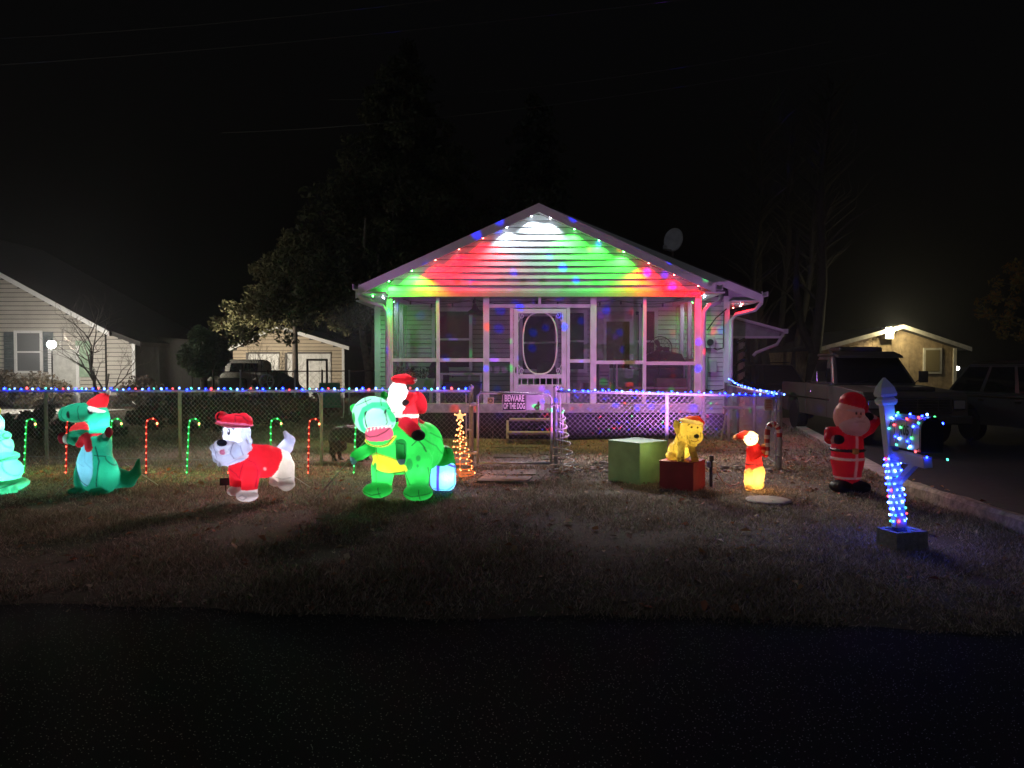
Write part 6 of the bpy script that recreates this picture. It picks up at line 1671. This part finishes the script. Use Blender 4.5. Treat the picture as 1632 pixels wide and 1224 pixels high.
wsq = [((366 - 385) * k, (650 - 593) * k), ((386.5 - 385) * k, (650 - 593) * k), ((386.5 - 385) * k, (650 - 579) * k), ((369 - 385) * k, (650 - 579) * k)]
for sh_ in (0, 22.5):
    q = [(x + sh_ * k, z) for x, z in wsq]
    MB().prism(q, .045 - .05, .10).build("windscreen", carglass, vt)
for sx in (-34, 34):
    wheel(vt, sx * k, -.45, .37, .2, rimm, tyre, 1 if sx > 0 else -1); wheel(vt, sx * k, 2.1, .37, .2, rimm, tyre, 1 if sx > 0 else -1)

# ================================================================== YARD CLUTTER
rustm = mat("rusty_iron", (.09, .06, .05), .7, .4, var=.3)
YF = 24.0
def rail_fence():
    a = Vector((X(340, YF), YF, 0)); b = Vector((X(600, YF), YF, 0)); d = b - a; L = d.length
    t = thing("chain_link_fence", "dark old chain link fence at the back of the yard", "fence", a, 0)
    for i in range(7): MB().tube([(L * i / 6, 0, 0), (L * i / 6, 0, 1.45)], .03, 6).build("post", galv if i % 2 else rustm, t)
    MB().tube([(0, 0, 1.38), (L, 0, 1.42)], .02, 6).build("top_rail", rustm, t)
    o = netting(L, .05, 1.38, .09, .003).build("chain_link_mesh", rustm, t); o["kind"] = "stuff"
rail_fence()
t = thing("swing_frame", "dark square iron frame standing before the wide garage door", "frame", (X(505, 25.5), 25.5, 0))
zt_ = Z(573.5, 25.5)
for p in (490, 521): MB().bar((X(p, 25.5) - X(505, 25.5), 0, 0), (X(p, 25.5) - X(505, 25.5), 0, zt_), .06).build("upright", rustm, t)
MB().bar((X(489, 25.5) - X(505, 25.5), 0, zt_), (X(522, 25.5) - X(505, 25.5), 0, zt_), .07).build("crossbeam", rustm, t)
t = thing("garden_chair", "green garden chair with curved white tube arms behind the fence", "chair", (X(527, 22), 22, 0), R(20))
gch = mat("green_sling", (.04, .22, .12), .6)
MB().box((0, .25, .72), (.62, .05, .72), (R(-12), 0, 0)).build("backrest", gch, t, bevel=.02); MB().box((0, 0, .38), (.6, .5, .05)).build("seat", gch, t, bevel=.02)
for sx in (-.34, .34):
    MB().tube([(sx, .3, .75), (sx, .1, .72), (sx, -.2, .62), (sx, -.3, .45), (sx, -.25, .2), (sx, -.1, .05), (sx, .3, .03)], .018, 6).build("arm_tube", trim, t, smooth=True)
t = thing("wheel_hub", "old spoked wheel leaning at the yard's back fence", "wheel", (X(425, 23.6), 23.6, Z(608, 23.6)))
MB().tube([(.22 * math.cos(q / 20 * 2 * PI), 0, .22 * math.sin(q / 20 * 2 * PI)) for q in range(20)], .03, 6, closed=True).build("rim", galv, t)
for q in range(5): MB().bar((0, 0, 0), (.2 * math.cos(q * PI * .4), 0, .2 * math.sin(q * PI * .4)), .025).build("spoke", galv, t)
MB().bar((0, .03, -.25), (0, .03, -Z(608, 23.6)), .04).build("prop", rustm, t)

# ================================================================== PLANTS AND TREES
def leafcloud(centres, radii, n, size, seed, squash=1.0, col=(.05, .07, .03), var=.5, col2=None):
    g = np.random.default_rng(seed); C = np.array(centres, float); rr = np.array(radii, float)
    w = rr ** 2; pick = g.choice(len(C), n, p=w / w.sum())
    d = g.normal(0, 1, (n, 3)); d /= np.linalg.norm(d, axis=1)[:, None]
    P_ = C[pick] + d * (rr[pick] * (.45 + .6 * g.random(n)))[:, None] * np.array([1, 1, squash])
    a = g.normal(0, 1, (n, 3)); a /= np.linalg.norm(a, axis=1)[:, None]
    b = np.cross(a, g.normal(0, 1, (n, 3))); b /= np.linalg.norm(b, axis=1)[:, None]
    s = size * (.5 + g.random(n))
    V = np.stack([P_ - a * s[:, None], P_ + b * (s * .45)[:, None], P_ + a * s[:, None], P_ - b * (s * .45)[:, None]], 1).reshape(-1, 3)
    F = np.arange(4 * n).reshape(n, 4)
    c = np.array(col) * (1 - var / 2 + var * g.random((n, 1)))
    if col2 is not None:
        m = g.random(n) < .4; c[m] = np.array(col2) * (1 - var / 2 + var * g.random((m.sum(), 1)))
    return V, F, np.repeat(c, 4, 0)
leafm = attr_mat("leaf", .2, .65, var=.1); bark = mat("bark", (.12, .10, .085), .9, var=.35, scale=8, bump=.9, bscale=25)
def conifer(label, x, y, h, r, seed, n=26000, z0=1.6, col=(.045, .055, .028), size=.09, ragged=.35, group=None, name="conifer_tree", lean=0.0, col2=None):
    """trunk, drooping boughs, sprays of needles hung along the boughs"""
    g = np.random.default_rng(seed)
    t = thing(name, label, "tree", (x, y, 0), 0, group)
    MB().tube([(lean * k * k, 0, h * k / 6 - .1) for k in range(7)], [.05 * h * .4 * (1 - k / 6.3) + .02 for k in range(7)], 9).build("trunk", bark, t, smooth=True)
    nb_ = int(40 + h * 7); tub = MB(); cs, rs = [], []
    for i in range(nb_):
        u = (i + g.random()) / nb_; zz = z0 + (h - z0) * u; a = g.random() * 2 * PI
        L = r * ((1 - u) ** .75) * (1 - ragged + 2 * ragged * g.random()) + .15
        pts = []
        for k in range(6):
            s = k / 5; pts.append((L * s * math.cos(a) + lean * (zz / h * 6) ** 2, L * s * math.sin(a), zz + L * (.25 * s - .55 * s * s)))
        tub.tube(pts, [.03 * (1 - k / 6) + .008 for k in range(6)], 4)
        for k in range(1, 6):
            for q in range(2):
                p = np.array(pts[k]) + g.normal(0, .12, 3) * (1 + L * .15); cs.append(p); rs.append(.16 + .18 * g.random() + .05 * L * (1 - abs(k / 5 - .6)))
    tub.build("branches", bark, t)
    V, F, C_ = leafcloud(cs, rs, n, size, seed, .75, col, .7, col2)
    bulk("crown", V, F, leafm, C_, t)
    return t
conifer("broad dark cedar towering over the garage, its left boughs lamp lit", -4.6, 30.0, 13.5, 4.4, 41, n=70000, z0=4.4, size=.10, ragged=.45, col=(.085, .09, .045), col2=(.06, .066, .03), lean=.004)
conifer("leaning pale olive cedar left of the big cedar above the garage", -9.6, 33.0, 7.2, 2.8, 42, n=34000, z0=3.9, size=.10, ragged=.4, col=(.16, .155, .075))
conifer("tall dark fir rising behind the porch roof", 1.2, 40.0, 15.8, 3.6, 43, n=22000, z0=3, size=.14, col=(.03, .036, .022), ragged=.4)
conifer("very tall dark spruce seen left of the roof peak against the sky", -5.8, 42.0, 19.5, 3.6, 44, n=22000, z0=3, size=.14, col=(.03, .036, .022), ragged=.4)
# round evergreen shrub-tree
sh = thing("round_evergreen", "round green evergreen tree left of the vintage truck", "tree", (X(325, 26), 26, 0))
MB().tube([(0, 0, 0), (0, 0, 1.3)], .12, 7).build("trunk", bark, sh)
g = np.random.default_rng(9); cs = []; rs = []
for i in range(46):
    d = g.normal(0, 1, 3); d /= np.linalg.norm(d); cs.append((d[0] * .62, d[1] * .62, 2.1 + d[2] * .6)); rs.append(.24 + .17 * g.random())
V, F, C_ = leafcloud(cs, rs, 14000, .07, 9, 1, (.12, .17, .09), .6); bulk("crown", V, F, leafm, C_, sh)
# bare little trees
def bare(label, x, y, h, seed, spread=.55, name="bare_tree", levels=5, r0=.06, stems=3, group=None, m=None):
    g = random.Random(seed); t = thing(name, label, "tree", (x, y, 0), 0, group)
    tr = MB(); br = MB()
    def grow(p, d, L, r, lv):
        pts = [p]; q = d.copy()
        for k in range(4):
            q = (q + Vector((g.gauss(0, .13), g.gauss(0, .13), g.gauss(0.04, .08)))).normalized(); pts.append(pts[-1] + q * L / 4)
        (tr if lv == levels else br).tube(pts, [r * (1 - .12 * k) for k in range(5)], 5 if lv > 2 else 3)
        if lv == 0: return
        for k in range(g.choice((2, 3, 3))):
            i = g.choice((2, 3, 4, 4)); w = Vector((g.gauss(0, spread), g.gauss(0, spread), g.gauss(.15, .3)))
            grow(pts[i], (q + w).normalized(), L * g.uniform(.55, .8), r * .55, lv - 1)
    for s in range(stems):
        grow(Vector((g.gauss(0, .05), g.gauss(0, .05), -.05)), Vector((g.gauss(0, .18), g.gauss(0, .15), 1)).normalized(), h * .36, r0, levels)
    tr.build("trunk", m or bark, t); br.build("branches", m or bark, t)
    return t
bare("bare many branched tree before the neighbour's lit wall", X(152, 24.5), 24.5, 4.3, 51, .6)
bare("thin leafless sapling with upright twigs before the garage door", X(420, 24.8), 24.8, 2.8, 52, .35, levels=4, r0=.03, stems=4)
# trunks of tall trees at the right of the house
bark_dark = mat('dark_bark', (.03, .027, .023), .9, var=.35, scale=8, bump=.9, bscale=25)
trunks_ = [(1196, 33, .20, .05), (1222, 36, .22, -.1), (1244, 38, .2, .06), (1262, 35, .19, .18), (1297, 30, .27, .06)]
tl = ["slim dark trunk just right of the carport roof", "straight dark trunk second in the row right of the house", "middle trunk of the dark row right of the house", "leaning trunk left of the forked tree by the workshop", "thick forked trunk standing left of the workshop roof"]
for i, (px, y, r, ln_) in enumerate(trunks_):
    t = thing("tall_tree", tl[i], "tree", (X(px, y), y, 0), 0, "tall trees right of the house")
    h = 12 + i % 3
    MB().tube([(ln_ * k + .12 * math.sin(k * 1.3 + i), 0, h * k / 8 - .1) for k in range(9)], [r * (1.25 if k == 0 else 1) * (1 - k / 11) for k in range(9)], 9).build("trunk", bark_dark, t, smooth=True)
    bm2 = MB(); gg = random.Random(i)
    for q in range(9):
        z = 3.2 + q; a = gg.uniform(0, 6.28); L = gg.uniform(1.0, 2.4); bm2.tube([(ln_ * z / h * 8, 0, z), (ln_ * z / h * 8 + L * .5 * math.cos(a), L * .5 * math.sin(a), z + L * .5), (ln_ * z / h * 8 + L * math.cos(a), L * math.sin(a), z + L * .8)], [.07, .045, .015], 5)
    if i == 4: bm2.tube([(.1, 0, 1.9), (-.5, 0, 3.0), (-.75, 0, 4.6), (-.7, 0, 7)], [.2, .17, .13, .06], 8)
    bm2.build("branches", bark_dark, t)
    tw = MB()
    for q in range(70):
        z = 5 + 8 * gg.random(); a = gg.uniform(0, 6.28); L = gg.uniform(.8, 2.2); p0 = Vector((ln_ * z / h * 8, 0, z)); p1 = p0 + Vector((L * .6 * math.cos(a), L * .6 * math.sin(a), L * .5)); tw.tube([p0, p1, p1 + Vector((gg.gauss(0, .4), gg.gauss(0, .4), L * .5))], [.03, .018, .006], 3)
    tw.build("twigs", bark_dark, t)
# sunlit-by-lamp branch at the far right
t = thing("autumn_tree", "thin autumn tree with lamp lit yellow leaves at the far right edge", "tree", (X(1668, 22), 22, 0))
MB().tube([(0, 0, -.1), (-.05, 0, 2), (.05, 0, 4), (.1, 0, 6.2)], [.16, .13, .09, .03], 8).build("trunk", bark, t)
bb_ = MB(); cs = []; gg = random.Random(77)
for (px, py) in ((1575, 505), (1590, 525), (1600, 470), (1615, 500), (1560, 470), (1625, 445), (1600, 535), (1585, 450), (1630, 520), (1612, 430)):
    e = Vector((X(px, 22) - X(1668, 22), gg.gauss(0, .6), Z(py, 22))); s0 = Vector((0, 0, e.z - .3 - .2 * abs(e.x)))
    mid_ = s0.lerp(e, .55) + Vector((0, 0, .15)); bb_.tube([s0, mid_, e], [.045, .025, .008], 5)
    for q in range(3): cs.append(tuple(s0.lerp(e, .62 + .19 * q) + Vector((gg.gauss(0, .12), gg.gauss(0, .12), gg.gauss(0, .1)))))
bb_.build("branches", bark, t)
V, F, C_ = leafcloud(cs, [.2] * len(cs), 1500, .055, 78, 1, (.22, .17, .05), .5, (.26, .12, .03)); bulk("crown", V, F, leafm, C_, t)
# shrubs
def shrub(label, x, y, w, h, seed, col, n=3500, size=.06, col2=None, group=None, name="shrub"):
    g = np.random.default_rng(seed); t = thing(name, label, "shrub", (x, y, 0), 0, group)
    st_ = MB(); cs = []; rs = []
    for i in range(60):
        a = g.random() * 2 * PI; rr = w * .5 * math.sqrt(g.random()); z = h * (.25 + .7 * g.random()) * (1 - .5 * (rr / (w * .5)) ** 2)
        cs.append((rr * math.cos(a), rr * math.sin(a) * .7, z)); rs.append(.13 * h + .10 * h * g.random())
        st_.tube([(0, 0, 0), (rr * math.cos(a) * .5, rr * math.sin(a) * .35, z * .6), cs[-1]], [.02, .012, .005], 3)
    st_.build("stems", bark, t)
    V, F, C_ = leafcloud(cs, rs, n, size, seed, .9, col, .7, col2); bulk("foliage", V, F, leafm, C_, t); return t
shrub("brown leafed bush under the neighbour's shuttered window", X(22, 28), 28, 2.6, 1.5, 71, (.10, .075, .05), col2=(.14, .11, .08))
shrub("tan seed headed bush right below the blazing lantern", X(78, 28), 27.8, 1.8, 1.4, 72, (.16, .12, .08), col2=(.2, .17, .12))
shrub("pale dry bush at the corner of the neighbour's low wing", X(222, 28), 28, 1.8, 1.2, 73, (.13, .10, .08))
shrub("dark spreading bush behind the fence by the tyrannosaur", X(85, 16), 16.2, 2.6, .75, 74, (.03, .04, .025), 5000, .07)
shrub("long low dark bush behind the fence above the inflatable dog", X(300, 18), 18.5, 3.6, .95, 75, (.03, .038, .024), 7000, .07)
shrub("dark bush behind the fence right of the low hedge", X(390, 19), 19.2, 2.4, .8, 76, (.028, .035, .022), 5000, .07)
shrub("brown weedy clump along the yard's back fence", X(450, 23.2), 23.2, 2.4, .7, 77, (.08, .06, .04), 3000, .05, (.05, .05, .03))
shrub("weedy clump of dry stalks beside the green garden chair", X(495, 22.8), 22.8, 1.8, .8, 79, (.07, .055, .04), 2500, .05)
bp_ = thing("tarp_heap", "dark covered heap standing between the two garage doors", "heap", (X(448, 27.5), 27.5, 0))
tm = MB(); tm.lathe([(1.0, 0), (.95, .5), (.7, .9), (.35, 1.15), (.02, 1.3)], n=12); g = random.Random(6); tm.v = [(v[0] * (1 + g.gauss(0, .06)), v[1] * .7, v[2] * (1 + g.gauss(0, .05))) for v in tm.v]; tm.build("tarp", mat("dark_tarp", (.02, .02, .022), .7), bp_, smooth=True)
# tree trunks near the house's left corner
t = thing("twin_trunk_tree", "pale twin stemmed trunk beside the house's left corner", "tree", (X(588, 27.5), 27.5, 0))
MB().tube([(0, 0, -.1), (.0, 0, 1.3), (-.22, 0, 2.6), (-.25, 0, 4.2), (-.1, 0, 7)], [.20, .15, .12, .09, .03], 8).build("trunk", mat("pale_bark", (.24, .20, .16), .9, var=.4, scale=7, bump=.8), t, smooth=True)
MB().tube([(0, 0, 1.0), (.18, 0, 2.2), (.22, 0, 3.6), (.4, 0, 6)], [.13, .10, .07, .03], 8).build("branches", mat("pale_bark", (.24, .20, .16), .9, var=.4, scale=7, bump=.8), t, smooth=True)
V, F, C_ = leafcloud([(random.gauss(0, .8), random.gauss(0, .8), 5.5 + random.gauss(0, 1)) for _ in range(14)], [.5] * 14, 3000, .1, 91, 1, (.04, .045, .025), .6); bulk("crown", V, F, leafm, C_, t)
# folding frames by the corner post of the fence and an old sawhorse
t = thing("sawhorse", "pale weathered sawhorse in the side yard behind the corner fence", "sawhorse", (X(1195, 15.5), 15.5, 0))
wt = mat("grey_plank", (.3, .28, .27), .8, var=.2)
MB().bar((-.55, 0, .72), (.6, 0, .72), .09, .05).build("beam", wt, t)
for sx in (-.45, .5):
    for sy in (-.25, .25): MB().bar((sx, 0, .7), (sx + .05 * (1 if sx > 0 else -1), sy, 0), .05).build("leg", wt, t)

# ================================================================== OVERHEAD WIRES
wm_ = mat("power_cable", (.045, .045, .045), .6)
for lb, (xa, za), (xb, zb_), y0, y1 in (("upper power cable crossing the sky", (X(0, 26), Z(62, 26)), (X(720, 22), Z(-2, 22)), 26, 22), ("brightest power cable crossing the sky above the roof", (X(60, 24), Z(100, 24)), (X(1100, 20), Z(-2, 20)), 24, 20),
                                        ("low power cable passing before the dark treetops", (X(480, 30), Z(206, 30)), (X(1020, 24), Z(148, 24)), 30, 24), ("short power cable above the low one by the treetops", (X(620, 31), Z(157, 31)), (X(1030, 25), Z(116, 25)), 31, 25)):
    t = thing("power_cable", lb, "cable", (xa, y0, za)); pts = []
    ux, uy, uz = xb - xa, y1 - y0, zb_ - za
    for k in range(-6, 31):
        s = k / 20; pts.append((ux * s, uy * s, uz * s + .5 * (s - .5) ** 2 - .125))
    MB().tube(pts, .014, 5).build("wire", wm_, t)
# ================================================================== DAMP NIGHT AIR, added mostly for the lens glow round the lamps
hz = MB().box((-5, 26, 14.4), (110, 72, 31.2)).build("haze", None)
hm = bpy.data.materials.new("damp_air_glow"); hm.use_nodes = True; nt = hm.node_tree; nt.nodes.clear()
o = nt.nodes.new("ShaderNodeOutputMaterial"); v = nt.nodes.new("ShaderNodeVolumePrincipled")
v.inputs["Color"].default_value = (.9, .92, 1, 1); v.inputs["Density"].default_value = 0.0017; v.inputs["Anisotropy"].default_value = 0.75
nt.links.new(v.outputs[0], o.inputs["Volume"]); hz.data.materials.append(hm); hz["kind"] = "stuff"
cy.volume_bounces = 0
